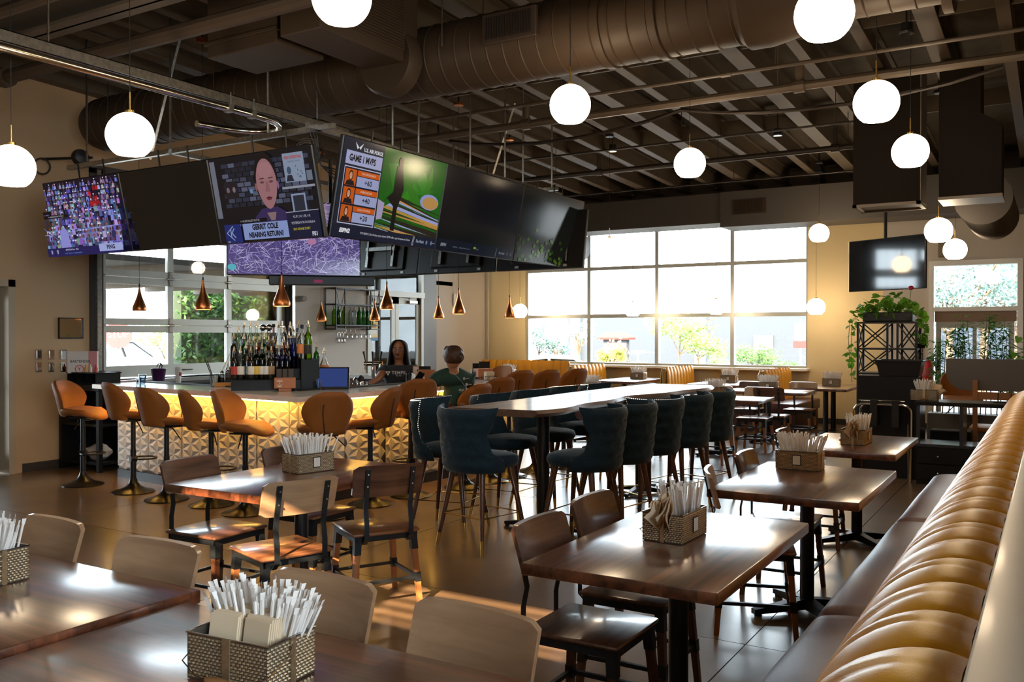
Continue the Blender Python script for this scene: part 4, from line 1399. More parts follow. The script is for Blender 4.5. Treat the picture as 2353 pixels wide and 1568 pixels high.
mb = thing('screen_mount', 'long black equipment box under the corner television', 'box', (pc.x + .14, pc.y + .2, pc.z - .40), math.radians(44.8))
B().rbox(-.48, .52, -.05, .12, -.04, .045, .006, 1).build('box_body', BLACK, mb)
B().box(-.06, .02, -.053, -.05, -.02, .01).build('pink_label', mat('pink_label', (.5, .05, .2), .6), mb, smooth=0)
B().tube([(.1, .05, .04), (.1, .05, 1.2)], .02, 8).build('pole', BLACK, mb)
wt = tv('television', 'switched-off television on a ceiling pole above the potted plants', tuple(atd(2034, 607, 12.0)), 1.21, .70, 0, math.radians(-30), None, pole=1)
p0 = atd(2034, 607, 12.0)
B().tube([(-.06, .08, .1), (-.06, .08, roofz(11.8) - p0.z)], .022, 8).build('ceiling_pole', BLACK, wt)
# ================================================================ the bar
P = [Vector((-8.87, 6.22)), Vector((-5.87, 5.95)), Vector((-5.62, 9.35)), Vector((-8.9, 9.55))]
bar = thing('bar_counter', 'U-shaped bar counter with a white quartz top and lit white relief front', 'bar', (0, 0, 0))


def relief(p0, p1, s0, s1, z0, z1, parent, hgt=.015):
    d = (p1 - p0).normalized()
    n = Vector((d.y, -d.x))
    a, cw = .134, .152
    b = B()

    def pt(s, z, o):
        s, z = min(max(s, s0), s1), min(max(z, z0), z1)
        q = p0 + d * s + n * o
        return (q.x, q.y, z)
    i0, i1 = int(s0 / cw) - 2, int(s1 / cw) + 2
    for i in range(i0, i1):
        for j in range(-1, int(z1 / a) + 2):
            off = a / 2 if i % 2 else 0
            A, Bn = (i * cw, j * a + off), (i * cw, (j + 1) * a + off)
            R, L = ((i + 1) * cw, j * a + off + a / 2), ((i - 1) * cw, j * a + off + a / 2)
            for tri in ((A, R, Bn), (Bn, L, A)):
                c = (sum(t[0] for t in tri) / 3, sum(t[1] for t in tri) / 3)
                if not (s0 - .03 < c[0] < s1 + .03 and z0 - .03 < c[1] < z1 + .03):
                    continue
                inside = s0 < c[0] < s1 and z0 < c[1] < z1
                vs = [pt(*t, 0) for t in tri] + [pt(*c, hgt if inside else 0)]
                b.add(vs, [(0, 1, 3), (1, 2, 3), (2, 0, 3)])
    q = [pt(s0, z0, -.012), pt(s1, z0, -.012), pt(s1, z1, -.012), pt(s0, z1, -.012)]
    b.add(q, [(0, 1, 2, 3)])
    b.build('relief_panel', RELIEF, parent, smooth=0)


for a, b_ in ((P[0], P[1]), (P[1], P[2])):
    L = (b_ - a).length
    k = round(L / .608)
    for i in range(k):
        relief(a, b_, L * i / k + .0015, L * (i + 1) / k - .0015, .10, .985, bar)
    d = (b_ - a).normalized()
    n = Vector((d.y, -d.x))
    q = [a + n * -.13, b_ + n * -.13, b_ + n * -.012, a + n * -.012]
    B().prism([tuple(v) for v in q], 0, .985).build('bar_die', mat('bar_core', (.2, .18, .16), .7), bar, smooth=0)
    q = [a + n * -.012, b_ + n * -.012, b_ + n * .004, a + n * .004]
    B().prism([tuple(v) for v in q], 0, .098).build('kick_plate', mat('kick_dark', (.012, .014, .018), .4), bar, smooth=0)
    q = [a + n * .125, b_ + n * .125, b_ + n * .14, a + n * .14]
    B().prism([tuple(v) for v in q], .972, .982).build('light_strip', emis('led_amber', (1.0, .52, .09), 44), bar, smooth=0)
B().prism([(-5.75, 9.2), (-5.62, 9.35), (-8.9, 9.55), (-8.9, 9.4)], 0, .985).build('bar_die', mat('bar_core', (.2, .18, .16), .7), bar, smooth=0)
outer = [(-9.03, 6.02), (-5.66, 5.73), (-5.38, 9.52), (-8.95, 9.76)]
inner = [(-8.95, 9.22), (-5.98, 9.03), (-6.22, 6.40), (-9.0, 6.64)]
B().prism([outer[0], outer[1], outer[2], outer[3], inner[0], inner[1], inner[2], inner[3]], .99, 1.036).build('countertop', QUARTZ, bar, smooth=0)
B().prism([(-9.0, 6.56), (-6.28, 6.32), (-6.22, 6.40), (-9.0, 6.65)], 1.036, 1.048).prism([(-6.30, 6.34), (-6.08, 9.02), (-5.98, 9.03), (-6.21, 6.33)], 1.036, 1.048).build('drip_rail', mat('bar_mat', (.02, .022, .025), .5), bar, smooth=0)
B().prism([(-8.9, 6.66), (-6.4, 6.44), (-6.2, 8.9), (-6.65, 8.95), (-6.85, 6.95), (-8.9, 7.1)], .78, .84).build('work_shelf', mat('speed_rail', (.03, .03, .032), .3, .5), bar, smooth=0)
for s_ in (.35, 2.6):
    q = P[0] + (P[1] - P[0]).normalized() * s_
ol = thing('wall_outlet', 'cream electrical outlet on the bar front between two stools', 'outlet', (-7.13, 6.03, .52), math.radians(-5.1))
B().rbox(-.036, .036, -.034, -.02, -.058, .058, .004, 1).build('cover_plate', mat('cream_plastic', (.65, .56, .36), .4), ol)
for z in (.022, -.022):
    B().rbox(-.017, .017, -.040, -.034, z - .014, z + .014, .003, 1).build('socket', mat('cream_plastic2', (.72, .64, .44), .4), ol)
    for x in (-.007, .007):
        B().cb((x, -.0405, z), (.003, .002, .011)).build('slot', BLACK, ol, smooth=0)

# ---- bar stools
TANE = mat('tan_piping', (.50, .26, .11), .6)


def pad(b, cx, cy, z0, z1, rx, ry, e=2.6, n=28, lip=.25, dome=.012, fn=None):
    """rounded upholstered pad"""
    h = z1 - z0
    rings = [(0, z0), (.72, z0), (.93, z0 + h * .12), (1, z0 + h * .4), (1, z0 + h * .62), (.95, z0 + h * .88), (.82, z1), (.5, z1 + dome * .7), (0, z1 + dome)]
    vs, fs = [], []
    for s, z in rings:
        for k in range(n):
            a = 2 * PI * k / n
            c_, s_ = math.cos(a), math.sin(a)
            x = math.copysign(abs(c_) ** (2 / e), c_) * rx * s
            y = math.copysign(abs(s_) ** (2 / e), s_) * ry * s
            dz = fn(x, y) if fn else 0
            vs.append((cx + x, cy + y, z + dz))
    for i in range(len(rings) - 1):
        for k in range(n):
            fs.append((i * n + k, i * n + (k + 1) % n, (i + 1) * n + (k + 1) % n, (i + 1) * n + k))
    return b.add(vs, fs)


def lerp(tab, v):
    for i in range(len(tab) - 1):
        if v <= tab[i + 1][0]:
            t = (v - tab[i][0]) / (tab[i + 1][0] - tab[i][0])
            t = t * t * (3 - 2 * t)
            return tab[i][1] + (tab[i + 1][1] - tab[i][1]) * t
    return tab[-1][1]


STOOLW = [(0, .150), (.16, .160), (.36, .205), (.56, .220), (.78, .205), (.92, .150), (1, .08)]


def tan_stool():
    t = thing('bar_stool', 'x', 'stool')
    B().lathe([(0, 0), (.205, 0), (.207, .008), (.19, .016), (.12, .034), (.07, .062), (.042, .10), (.032, .14), (0, .14)], 32).build('base', mat('stool_base', (.02, .018, .014), .28, .6), t)
    B().tube([(0, 0, .10), (0, 0, .42)], .028, 14).tube([(0, 0, .42), (0, 0, .70)], .024, 14).build('column', BLACK, t)
    pts = [(.0, .0, .335)] + [(.11 * math.sin(a), .10 + .095 * math.cos(a + PI), .335) for a in [-.5 * PI, -.3 * PI]]
    ring = [(.13 * math.cos(a), .11 + .115 * math.sin(a), .335) for a in [2 * PI * k / 22 - PI / 2 for k in range(23)]]
    B().tube(ring, .009, 7).tube([(0, -.03, .335), (0, .03, .335)], .036, 12).build('footrest', BLACK, t)
    B().tube([(.03, 0, .695), (.09, .01, .69), (.13, .02, .655), (.20, .03, .59)], .006, 6).build('lever', BLACK, t)
    B().cb((0, 0, .703), (.2, .2, .012)).build('swivel_plate', BLACK, t, smooth=0)

    def sad(x, y):
        return -.045 * max(0, y - .10) / .12 + .03 * (abs(x) / .21) ** 2 * (1 if y < .1 else .4) + .03 * max(0, -y) / .2
    pad(B(), 0, .02, .708, .775, .215, .225, 2.5, 28, fn=sad).build('seat', TAN, t, smooth=60)

    def fn(u, v):
        w = .15 + .07 * (v / .55) ** 2 * (3 - 2 * v / .55) if v < .55 else .22 * max(.05, 1 - ((v - .55) / .465) ** 2) ** .4
        x = (2 * u - 1) * w
        return (x, -.165 - .085 * v + .13 * (x / .2) ** 2 * (.9 - .3 * v), .715 + .375 * v)

    def nr(u, v):
        return (.25 * (2 * u - 1), -1, .1)

    def th(u, v):
        e = min(1, (1 - abs(2 * u - 1)) * 5, v * 6 + .5, (1 - v) * 8 + .25)
        return .022 + .030 * max(0, e)
    bk = B().shell(fn, nr, th, 26, 28).build('backrest', TAN, t, smooth=70)
    s = B()
    for q in (-.16,):
        s.tube([tuple(Vector(fn(.5 + q, v / 14)) + Vector(nr(.5 + q, v / 14)) * (th(.5 + q, v / 14) + .0) + Vector((0, 0.000, 0))) for v in range(0, 11)], .006, 5)
    s.build('seam', mat('dark_seam', (.04, .015, .006), .8), bk)
    return t


def stool(label, x, y, deg, dz=0.0):
    o = first_or_copy(PROTO, 'tan', tan_stool, (x, y, 0), math.radians(deg), label, 'tan bar stools around the bar')
    if dz:
        for ch in o.children:
            if ch.name.split('.')[0] in ('seat', 'backrest', 'lever', 'swivel_plate'):
                ch.location.z += dz
            if ch.name.split('.')[0] == 'column':
                ch.scale.z = 1 + dz / .72
    return o


stool('tan bar stool farthest left, turned side-on beside the black shelf', -8.74, 5.72, -65, .01)
stool('tan bar stool second from the left at the bar front, seen from behind', -7.91, 5.72, -18, .01)
stool('tan bar stool third from the left, right against the second one', -7.27, 5.62, -8, -.01)
stool('tan bar stool fourth from the left behind the walnut table', -6.69, 5.66, -35, -.02)
stool('tan bar stool nearest the bar corner, turned side-on', -6.13, 5.56, -68, .0)
stool('tan bar stool seen square from behind just right of the bar corner', -5.42, 5.80, 58, .0)
stool('tan bar stool turned side-on, second right of the bar corner', -5.45, 6.45, 108, .0)
stool('tan bar stool third right of the bar corner, taller back, beside the guest', -5.40, 7.00, 62, .06)
stool('tan bar stool under the seated guest', -5.22, 7.66, 85, -.02)
stool('tan bar stool just right of the guest, its rounded top showing low', -5.20, 8.12, 70, .03)
stool('tan bar stool with the tallest back showing behind the long table', -5.20, 8.52, 72, .09)
stool('tan bar stool second from last along the right bar side', -5.12, 8.98, 72, .08)
stool('tan bar stool last along the right bar side', -5.02, 9.48, 75, .08)
stool('tan bar stool facing the camera across the far bar side', -6.45, 10.15, 170, .05)
stool('tan bar stool by the far wall, seen through the black cubby shelf', -.98, 12.4, 205, .0)


# ================================================================ live-edge high table and blue stools
lt = thing('high_table', 'long live-edge wooden communal high table with black pedestals', 'table', (0, 0, 0))
r_ = random.Random(21)
le, ri = [], []
for k in range(25):
    t = k / 24
    y = 5.46 + 3.72 * t
    ri.append((-3.19 + .06 * math.sin(t * 9 + .6) + .03 * math.sin(t * 23) + .13 * t - (.02 if k < 1 else 0), y + .10 * (1 - t)))
    le.append((-3.86 + .02 * math.sin(t * 8) + .06 * t, y))
poly = ri + le[::-1]
b = B()
n = len(poly)
vs = [(p[0], p[1], 1.045) for p in poly] + [(p[0] + (.03 if i < 25 else -.01), p[1], 1.02) for i, p in enumerate(poly)] + [(p[0] - (.02 if i < 25 else 0), p[1], .992) for i, p in enumerate(poly)]
b.add(vs, [tuple(range(n)), tuple(range(3 * n - 1, 2 * n - 1, -1))] + [(i + n, (i + 1) % n + n, (i + 1) % n, i) for i in range(n)] + [(i + 2 * n, (i + 1) % n + 2 * n, (i + 1) % n + n, i + n) for i in range(n)])
b.build('slab_top', LIVE, lt, smooth=20)
for y in (6.35, 8.35):
    B().tube([(-3.55, y, .02), (-3.55, y, .99)], .052, 16).cb((-3.55, y, .985), (.35, .35, .012)).build('column', BLACK, lt)
    b = B()
    for a in (0, 90, 180, 270):
        M = Matrix.Translation((-3.55, y, 0)) @ Matrix.Rotation(math.radians(a), 4, 'Z')
        b.add([(.03, -.03, .075), (.03, .03, .075), (.36, .02, .035), (.36, -.02, .035), (.03, -.03, .02), (.03, .03, .02), (.36, .02, .012), (.36, -.02, .012)],
              [(0, 1, 2, 3)[::-1], (4, 5, 6, 7), (0, 1, 5, 4), (1, 2, 6, 5), (2, 3, 7, 6), (3, 0, 4, 7)], M)
        b.lathe([(0, 0), (.02, 0), (.02, .012), (0, .012)], 8, M=M @ Matrix.Translation((.34, 0, 0)))
    b.build('cross_base', BLACK, lt, smooth=30)


def blue_stool():
    t = thing('tufted_stool', 'x', 'stool')
    pad(B(), 0, .02, .60, .70, .245, .245, 2.8, 30, fn=None, dome=.02).build('seat', BLUE, t, smooth=60)

    def wing(u, v):
        A = math.radians(lerp([(0, 88), (.16, 86), (.34, 62), (.55, 56), (.8, 66), (1, 72)], v))
        Rr = .245 + .028 * v + .035 * max(0, v - .55) * 1.5 * abs(2 * u - 1) ** 2
        a = (2 * u - 1) * A
        return (Rr * math.sin(a), -.005 - Rr * math.cos(a) * .98 - .02 * v, .585 + .465 * v + (.014 * abs(2 * u - 1) ** 3 * v))

    def wn(u, v):
        A = math.radians(lerp([(0, 88), (.16, 86), (.34, 62), (.55, 56), (.8, 66), (1, 72)], v))
        a = (2 * u - 1) * A
        return (math.sin(a), -math.cos(a), 0)

    def dimple(u, v):
        d = .042 * min(1, .45 + 4 * min(u, 1 - u)) * min(1, .5 + 5 * (1 - v), .5 + 5 * v)
        for i, j in BT:
            q = ((u - i) / .07) ** 2 + ((v - j) / .055) ** 2
            d -= .012 * math.exp(-q)
        return d
    BT = [(.5 + (k - (1.5 if r2 % 2 else 2)) * .17, .22 + r2 * .19) for r2 in range(4) for k in range(4 if r2 % 2 else 5)]
    bk = B().shell(wing, wn, dimple, 40, 26).build('backrest', BLUE, t, smooth=75)
    bb = B()
    for i, j in BT:
        p = Vector(wing(i, j)) + Vector(wn(i, j)) * (dimple(i, j) + .002)
        bb.lathe([(0, -.004), (.010, -.002), (.010, .002), (0, .005)], 8, M=Matrix.Translation(p) @ Vector(wn(i, j)).to_track_quat('Z', 'Y').to_matrix().to_4x4())
    bb.build('tufting', BLUE, bk, kind='stuff')
    nb = B()
    edge = [(k / 44, 1.0) for k in range(45)] + [(1, 1 - k / 30) for k in range(1, 29)] + [(0, 1 - k / 30) for k in range(1, 29)]
    for u, v in edge:
        p = Vector(wing(u, v)) + Vector(wn(u, v)) * (dimple(u, v) * .8)
        r = .0042
        nb.add([p + Vector(q) * r for q in ((1, 0, 0), (-1, 0, 0), (0, 1, 0), (0, -1, 0), (0, 0, 1), (0, 0, -1))], [(0, 2, 4), (2, 1, 4), (1, 3, 4), (3, 0, 4), (2, 0, 5), (1, 2, 5), (3, 1, 5), (0, 3, 5)])
    nb.build('nailhead_trim', CHROME, bk, smooth=0, kind='stuff')
    for sx in (-1, 1):
        for sy in (-1, 1):
            lg = B().tube([(sx * .15, sy * .15 + .01, .60), (sx * .225, sy * .225 + .01, .11)], [.024, .015], 12).build('leg', WLEGD, t)
            B().tube([(sx * .2252, sy * .2252 + .01, .112), (sx * .242, sy * .242 + .01, 0)], [.0155, .0115], 12).build('brass_tip', BRASS, lg)
    q = .205
    B().tube([(-q, -q + .01, .26), (q, -q + .01, .26), (q, q + .01, .26), (-q, q + .01, .26), (-q, -q + .01, .26)], .006, 6).build('footrest', BRASS, t)
    return t


BS = [('navy tufted stool at the near end of the long table', -3.66, 5.60, -12), ('navy tufted stool at the near left corner of the long table', -4.22, 5.98, -80),
      ('navy tufted stool on the right side of the long table, nearest the camera', -3.03, 6.05, 88), ('navy tufted stool second along the right side of the long table', -2.98, 6.52, 80),
      ('navy tufted stool third along the right side of the long table', -2.98, 7.12, 60), ('navy tufted stool fourth along the right side of the long table', -2.93, 7.72, 78),
      ('navy tufted stool last along the right side of the long table', -2.90, 8.28, 80), ('navy tufted stool second along the left side of the long table', -4.08, 6.65, -88),
      ('navy tufted stool third along the left side of the long table', -4.06, 7.3, -92), ('navy tufted stool fourth along the left side of the long table', -4.04, 7.95, -85),
      ('navy tufted stool last along the left side of the long table', -4.0, 8.6, -90)]
for lb, x, y, dg in BS:
    first_or_copy(PROTO, 'blue', blue_stool, (x, y, 0), math.radians(dg), lb, 'navy tufted stools around the long table')


# ================================================================ dining chairs
def dining_chair(kind):
    t = thing('dining_chair', 'x', 'chair')
    sm, bmt = {'dark': (WDARK, WDARK), 'tan': (WSEAT, WLIGHT), 'mixed': (WSEAT, WDARK)}[kind]
    B().rbox(-.205, .205, -.20, .21, .437, .458, .012, 2).build('seat', sm, t)
    B().box(-.19, .19, -.185, -.172, .405, .437).box(-.19, .19, .182, .195, .405, .437).box(-.19, -.177, -.185, .195, .405, .437).box(.177, .19, -.185, .195, .405, .437).build('apron', STEELB, t, smooth=0)

    def fn(u, v):
        x = (2 * u - 1) * .21
        vv = v
        cr = .018 * max(0, (abs(2 * u - 1) - .82) / .18) ** 2
        z = .665 + cr + (.185 - 2 * cr) * vv
        return (x, -.222 - .045 * vv + .030 * (x / .21) ** 2, z)
    B().shell(fn, lambda u, v: (0, -1, .2), -.018, 16, 5).build('backrest', bmt, t, smooth=50)
    for sx in (-1, 1):
        pts = [(sx * .135, -.13, .405), (sx * .135, -.19, .40), (sx * .135, -.222, .43), (sx * .135, -.222, .52), (sx * .135, -.205, .60), (sx * .135, -.222, .68), (sx * .135, -.258, .83)]
        b = B()
        vs, fs = [], []
        for i, p in enumerate(pts):
            a, c_ = Vector(pts[max(0, i - 1)]), Vector(pts[min(len(pts) - 1, i + 1)])
            tn = (c_ - a).normalized()
            nn = Vector((0, -tn.z, tn.y))
            for w, o in ((-.014, 0), (.014, 0), (.014, .007), (-.014, .007)):
                vs.append(Vector(p) + Vector((w, 0, 0)) + nn * o)
        for i in range(len(pts) - 1):
            for k in range(4):
                fs.append((i * 4 + k, i * 4 + (k + 1) % 4, i * 4 + 4 + (k + 1) % 4, i * 4 + 4 + k))
        fs += [(3, 2, 1, 0), tuple(len(vs) - 4 + k for k in range(4))]
        up = b.add(vs, fs).build('upright', STEELB, t, smooth=25)
        for z, y in ((.73, -.247), (.80, -.262)):
            B().lathe([(0, 0), (.006, 0), (.005, .004), (0, .005)], 8, M=Matrix.Translation((sx * .135, y, z)) @ Matrix.Rotation(PI / 2, 4, 'X')).build('bolt', GALV, up)
    for sx in (-1, 1):
        for sy in (-1, 1):
            def leg_at(z):
                k = (.43 - z) / .43
                return Vector((sx * (.168 + .035 * k), sy * (.168 + .035 * k) + .005, z))

            def sq(b, za, zb, r0, r1):
                A, D = leg_at(za), leg_at(zb)
                b.add([A + Vector((x * r0, y * r0, 0)) for x, y in ((-1, -1), (1, -1), (1, 1), (-1, 1))] + [D + Vector((x * r1, y * r1, 0)) for x, y in ((-1, -1), (1, -1), (1, 1), (-1, 1))],
                      [(3, 2, 1, 0), (4, 5, 6, 7), (0, 1, 5, 4), (1, 2, 6, 5), (2, 3, 7, 6), (3, 0, 4, 7)])
                return b
            lg = sq(B(), .34, .0, .0165, .0135).build('leg', WLEG if kind != 'dark' else WLEGD, t, smooth=0)
            sq(B(), .437, .335, .020, .0195).build('bracket', STEELB, lg, smooth=0)
            sq(B(), .20, .145, .0185, .018).build('bracket', STEELB, lg, smooth=0)
    b = B()
    for sy in (-1, 1):
        b.box(-.185, .185, sy * .19 - .004, sy * .19 + .014, .16, .178)
    for sx in (-1, 1):
        b.box(sx * .19 - .009, sx * .19 + .009, -.18, .19, .16, .178)
    b.build('stretcher', STEELB, t, smooth=0)
    return t


def chair(kind, label, x, y, deg):
    return first_or_copy(PROTO, 'ch' + kind, lambda: dining_chair(kind), (x, y, 0), math.radians(deg), label)


chair('tan', 'tan-backed dining chair at the far left behind the left foreground table', -3.46, 1.90, 178)
chair('tan', 'tan-backed dining chair second from the left behind the left foreground table', -2.75, 1.87, 182)
chair('tan', 'tan-backed dining chair mostly hidden behind the big napkin basket in the foreground', -1.93, 1.83, 180)
chair('tan', 'large tan-backed dining chair at the bottom centre behind the front table', -1.36, 1.80, 176)
chair('dark', 'dark-backed chair at the left side of the walnut table before the bar', -4.21, 3.60, -88)
chair('mixed', 'dining chair at the far left side of the walnut table, only its back corner showing', -4.13, 4.30, -90)
chair('tan', 'dining chair with a pale tan back and black uprights, rear towards the camera', -3.53, 3.45, 72)
chair('mixed', 'dining chair with a dark back turned away, right of the walnut table', -3.45, 4.13, 60)
chair('dark', 'dark walnut chair at the near left side of the big right-hand table', -1.56, 3.17, -90)
chair('dark', 'dark walnut chair at the far left side of the big right-hand table', -1.60, 3.74, -90)
chair('tan', 'reddish wooden chair at the near left side of the second right-hand table', -1.40, 4.86, -72)
chair('dark', 'dark chair at the far left side of the second right-hand table', -1.44, 5.62, -88)
chair('dark', 'dark chair beside the third right-hand table, mostly behind the straws', -1.58, 7.05, -85)
chair('mixed', 'dark-backed chair facing away at the first small table near the blue stools', -3.60, 10.72, -4)
chair('mixed', 'chair facing away at the first small table, half hidden by the blue stools', -4.15, 10.72, 3)
chair('tan', 'pale-backed chair facing the camera behind the first small table, right one', -3.48, 12.12, 180)
chair('tan', 'pale-backed chair facing the camera behind the first small table, left one', -4.1, 12.2, 178)
chair('mixed', 'dark-backed chair facing away at the second small table', -3.36, 12.55, 2)
chair('tan', 'pale-backed chair facing the camera behind the second small table', -3.28, 13.78, 180)
chair('mixed', 'dark-backed chair between the two small tables, partly hidden', -4.0, 13.5, 175)
chair('tan', 'chair whose pale legs show under the long high table', -5.9, 10.9, 20)
chair('tan', 'second chair whose pale legs show under the long high table', -5.25, 11.3, -20)


# ================================================================ dining tables
def table(label, x0, x1, y0, y1, h=.76, m=None, posts=None, arms=.30, th=.045, disc=False, rz=0):
    cx, cy_ = (x0 + x1) / 2, (y0 + y1) / 2
    t = thing('dining_table', label, 'table', (cx, cy_, 0), rz)
    lx, ly = (x1 - x0) / 2, (y1 - y0) / 2
    b = B().rbox(-lx, lx, -ly, ly, h - th, h, .006, 2)
    b.build('tabletop', m or (TABLEX if lx > ly else TABLEY), t)
    for px, py_ in (posts or [(0, 0)]):
        B().tube([(px, py_, .03), (px, py_, h - th - .01)], .040, 16).cb((px, py_, h - th - .006), (.30, .30, .012)).build('column', BLACK, t)
        b = B()
        if disc:
            b.lathe([(0, 0), (.27, 0), (.275, .012), (.25, .02), (.08, .035), (.05, .06), (0, .06)], 32, (px, py_, 0))
        else:
            for a in (45, 135, 225, 315):
                M = Matrix.Translation((px, py_, 0)) @ Matrix.Rotation(math.radians(a), 4, 'Z')
                b.add([(.02, -.03, .08), (.02, .03, .08), (arms, .022, .04), (arms, -.022, .04), (.02, -.03, .02), (.02, .03, .02), (arms, .022, .012), (arms, -.022, .012)],
                      [(3, 2, 1, 0), (4, 5, 6, 7), (0, 1, 5, 4), (1, 2, 6, 5), (2, 3, 7, 6), (3, 0, 4, 7)], M)
                b.lathe([(0, 0), (.022, 0), (.022, .013), (0, .013)], 8, M=M @ Matrix.Translation((arms - .03, 0, 0)))
        b.build('base', BLACK, t, smooth=30)
    return t


table('dark wooden table cut by the left edge of the picture', -3.66, -2.385, 1.22, 1.975, .76)
table('dark wooden foreground table carrying the big napkin basket', -2.36, -1.035, 1.17, 1.90, .745)
table('walnut table with a basket standing between the stools and the camera', -4.23, -3.41, 3.26, 4.53, .76, arms=.36)
table('large shiny wooden table right of centre, nearest the burgundy bench', -1.665, -.925, 2.81, 4.06, .76, arms=.34)
table('second shiny wooden table along the burgundy bench', -1.60, -.82, 4.66, 5.87, .76, arms=.34)
table('third wooden table along the burgundy bench', -1.65, -.93, 6.62, 7.82, .76, arms=.34)
table('first small table beyond the blue stools', -4.40, -3.12, 11.0, 11.75, .76)
table('second small table near the yellow booths', -4.15, -2.98, 12.75, 13.45, .76)
table('square table at the end of the bar with an upholstered chair', -6.2, -5.5, 11.6, 12.3, .76)
BT_ = [(0, -.28), (0, .28)]
table('rightmost booth table against the cream wall', -3.42, -2.64, 13.95, 15.35, .76, posts=BT_, disc=True)
table('booth table between the two right-hand yellow booths', -5.18, -4.32, 14.1, 15.6, .76, posts=BT_, disc=True)
table('booth table second from the left along the window', -6.95, -6.15, 14.2, 15.7, .76, posts=BT_, disc=True)
table('long table in front of the corner booth', -9.9, -8.2, 14.7, 15.4, .76, posts=[(-.5, 0), (.5, 0)], disc=True)

# ================================================================ booths along the window
def booth_back(t, x, y0, y1, z0, z1, face, n, m=YEL):
    """vertical channels on a back standing across x, leaning; face = +1 looks to +x"""
    w = (y1 - y0) / n
    for k in range(n):
        a, c_ = y0 + k * w, y0 + (k + 1) * w
        def fn(u, v, a=a, c_=c_):
            y = a + (c_ - a) * u
            puff = .028 * math.sqrt(max(0, 1 - (2 * u - 1) ** 2))
            top = .03 * max(0, (v - .8) / .2) ** 2
            return (x + face * (.085 + puff - .04 * v - top * .8), y, z0 + (z1 - z0) * v - (.012 * (2 * u - 1) ** 2 if v > .95 else 0))
        b = B().grid(fn, 6, 8)
        b.build('channel', m, t, smooth=50)


def booth(label, x, y0=14.6, y1=16.0, both=True):
    t = thing('booth_bench', label, 'booth', (0, 0, 0))
    B().rbox(x - .035, x + .035, y0, y1, 0, .985, .012, 2).build('back_frame', mat('booth_side', (.42, .24, .05), .45), t)
    booth_back(t, x, y0 + .02, y1, .42, 1.0, 1, 9)
    B().rbox(x + .05, x + .56, y0 + .02, y1, .30, .47, .03, 3).build('seat', BURG, t)
    B().box(x + .05, x + .52, y0 + .05, y1, 0, .30).build('seat_base', mat('booth_base', (.07, .018, .014), .5), t, smooth=0)
    if both:
        booth_back(t, x, y0 + .02, y1, .42, 1.0, -1, 9)
        B().rbox(x - .56, x - .05, y0 + .02, y1, .30, .47, .03, 3).build('seat', BURG, t)
        B().box(x - .52, x - .05, y0 + .05, y1, 0, .30).build('seat_base', mat('booth_base', (.07, .018, .014), .5), t, smooth=0)
    return t


booth('yellow channelled booth partition third from the left, before the sill', -5.80, 14.65)
booth('yellow channelled booth partition farthest right with a burgundy seat', -4.02, 14.35)
booth('yellow channelled booth partition joining the long corner booth', -7.60, 14.6)
t = thing('booth_bench', 'long yellow channelled booth running along the window in the far corner', 'booth', (-8.0, 15.98, 0), PI / 2)
B().rbox(-.035, .035, .32, 2.4, 0, 1.0, .012, 2).build('back_frame', mat('booth_side', (.42, .24, .05), .45), t)
booth_back(t, 0, .33, 2.4, .42, 1.04, -1, 12)
B().rbox(-.56, -.05, .33, 2.4, .30, .47, .03, 3).build('seat', BURG, t)
B().box(-.52, -.05, .33, 2.4, 0, .30).build('seat_base', mat('booth_base', (.07, .018, .014), .5), t, smooth=0)
t = thing('booth_bench', 'burgundy bench seat behind the black lattice shelf', 'booth', (0, 0, 0))
B().rbox(-2.62, -2.08, 14.3, 15.9, .30, .47, .03, 3).build('seat', BURG, t)
B().box(-2.58, -2.12, 14.33, 15.88, 0, .30).build('seat_base', mat('booth_base', (.07, .018, .014), .5), t, smooth=0)
B().rbox(-2.08, -1.95, 14.3, 15.9, 0, .98, .02, 2).build('back_frame', mat('booth_side', (.42, .24, .05), .45), t)

# ================================================================ banquette along the divider
bq = thing('banquette', 'long banquette with a mustard channelled back and burgundy seat on the right', 'bench', (0, 0, 0))
prof = [(-.47, .40), (-.475, .50), (-.455, .62), (-.425, .74), (-.385, .85), (-.335, .935), (-.275, .99), (-.215, 1.02), (-.16, 1.035), (-.115, 1.03)]


def catmull(tab, t):
    n = len(tab) - 1
    f = min(n - 1e-6, t * n)
    i = int(f)
    f -= i
    p = [tab[max(0, i - 1)], tab[i], tab[min(n, i + 1)], tab[min(n, i + 2)]]
    return [.5 * ((2 * p[1][k]) + (-p[0][k] + p[2][k]) * f + (2 * p[0][k] - 5 * p[1][k] + 4 * p[2][k] - p[3][k]) * f * f + (-p[0][k] + 3 * p[1][k] - 3 * p[2][k] + p[3][k]) * f ** 3) for k in range(2)]


def channel_mesh(seed):
    r = random.Random(seed)
    ph, am = r.uniform(0, 6), r.uniform(.6, 1.1)
    wr = [(r.uniform(.15, .85), r.uniform(.4, .8), r.uniform(.03, .06)) for _ in range(3)]

    def fn(u, v):
        x, z = catmull(prof, v)
        e = 1 - (2 * u - 1) ** 2
        puff = (.052 * math.sqrt(max(0, e))) * (1 if v < .8 else 1 - (v - .8) * 3.2)
        nx, nz = (-1, .25) if v < .45 else (-.6, .8)
        for c0, c1, w_ in wr:
            puff -= .010 * am * math.exp(-((u - c0 - .12 * (v - c1)) / w_) ** 2) * math.exp(-((v - c1) / .22) ** 2)
        y = u * .24 + .012 * math.sin(v * 5 + ph) * e
        return (x + nx * puff, y, z + nz * puff * .8)
    return B().grid(fn, 18, 22, flip=True).mesh('channel', YEL, 75)


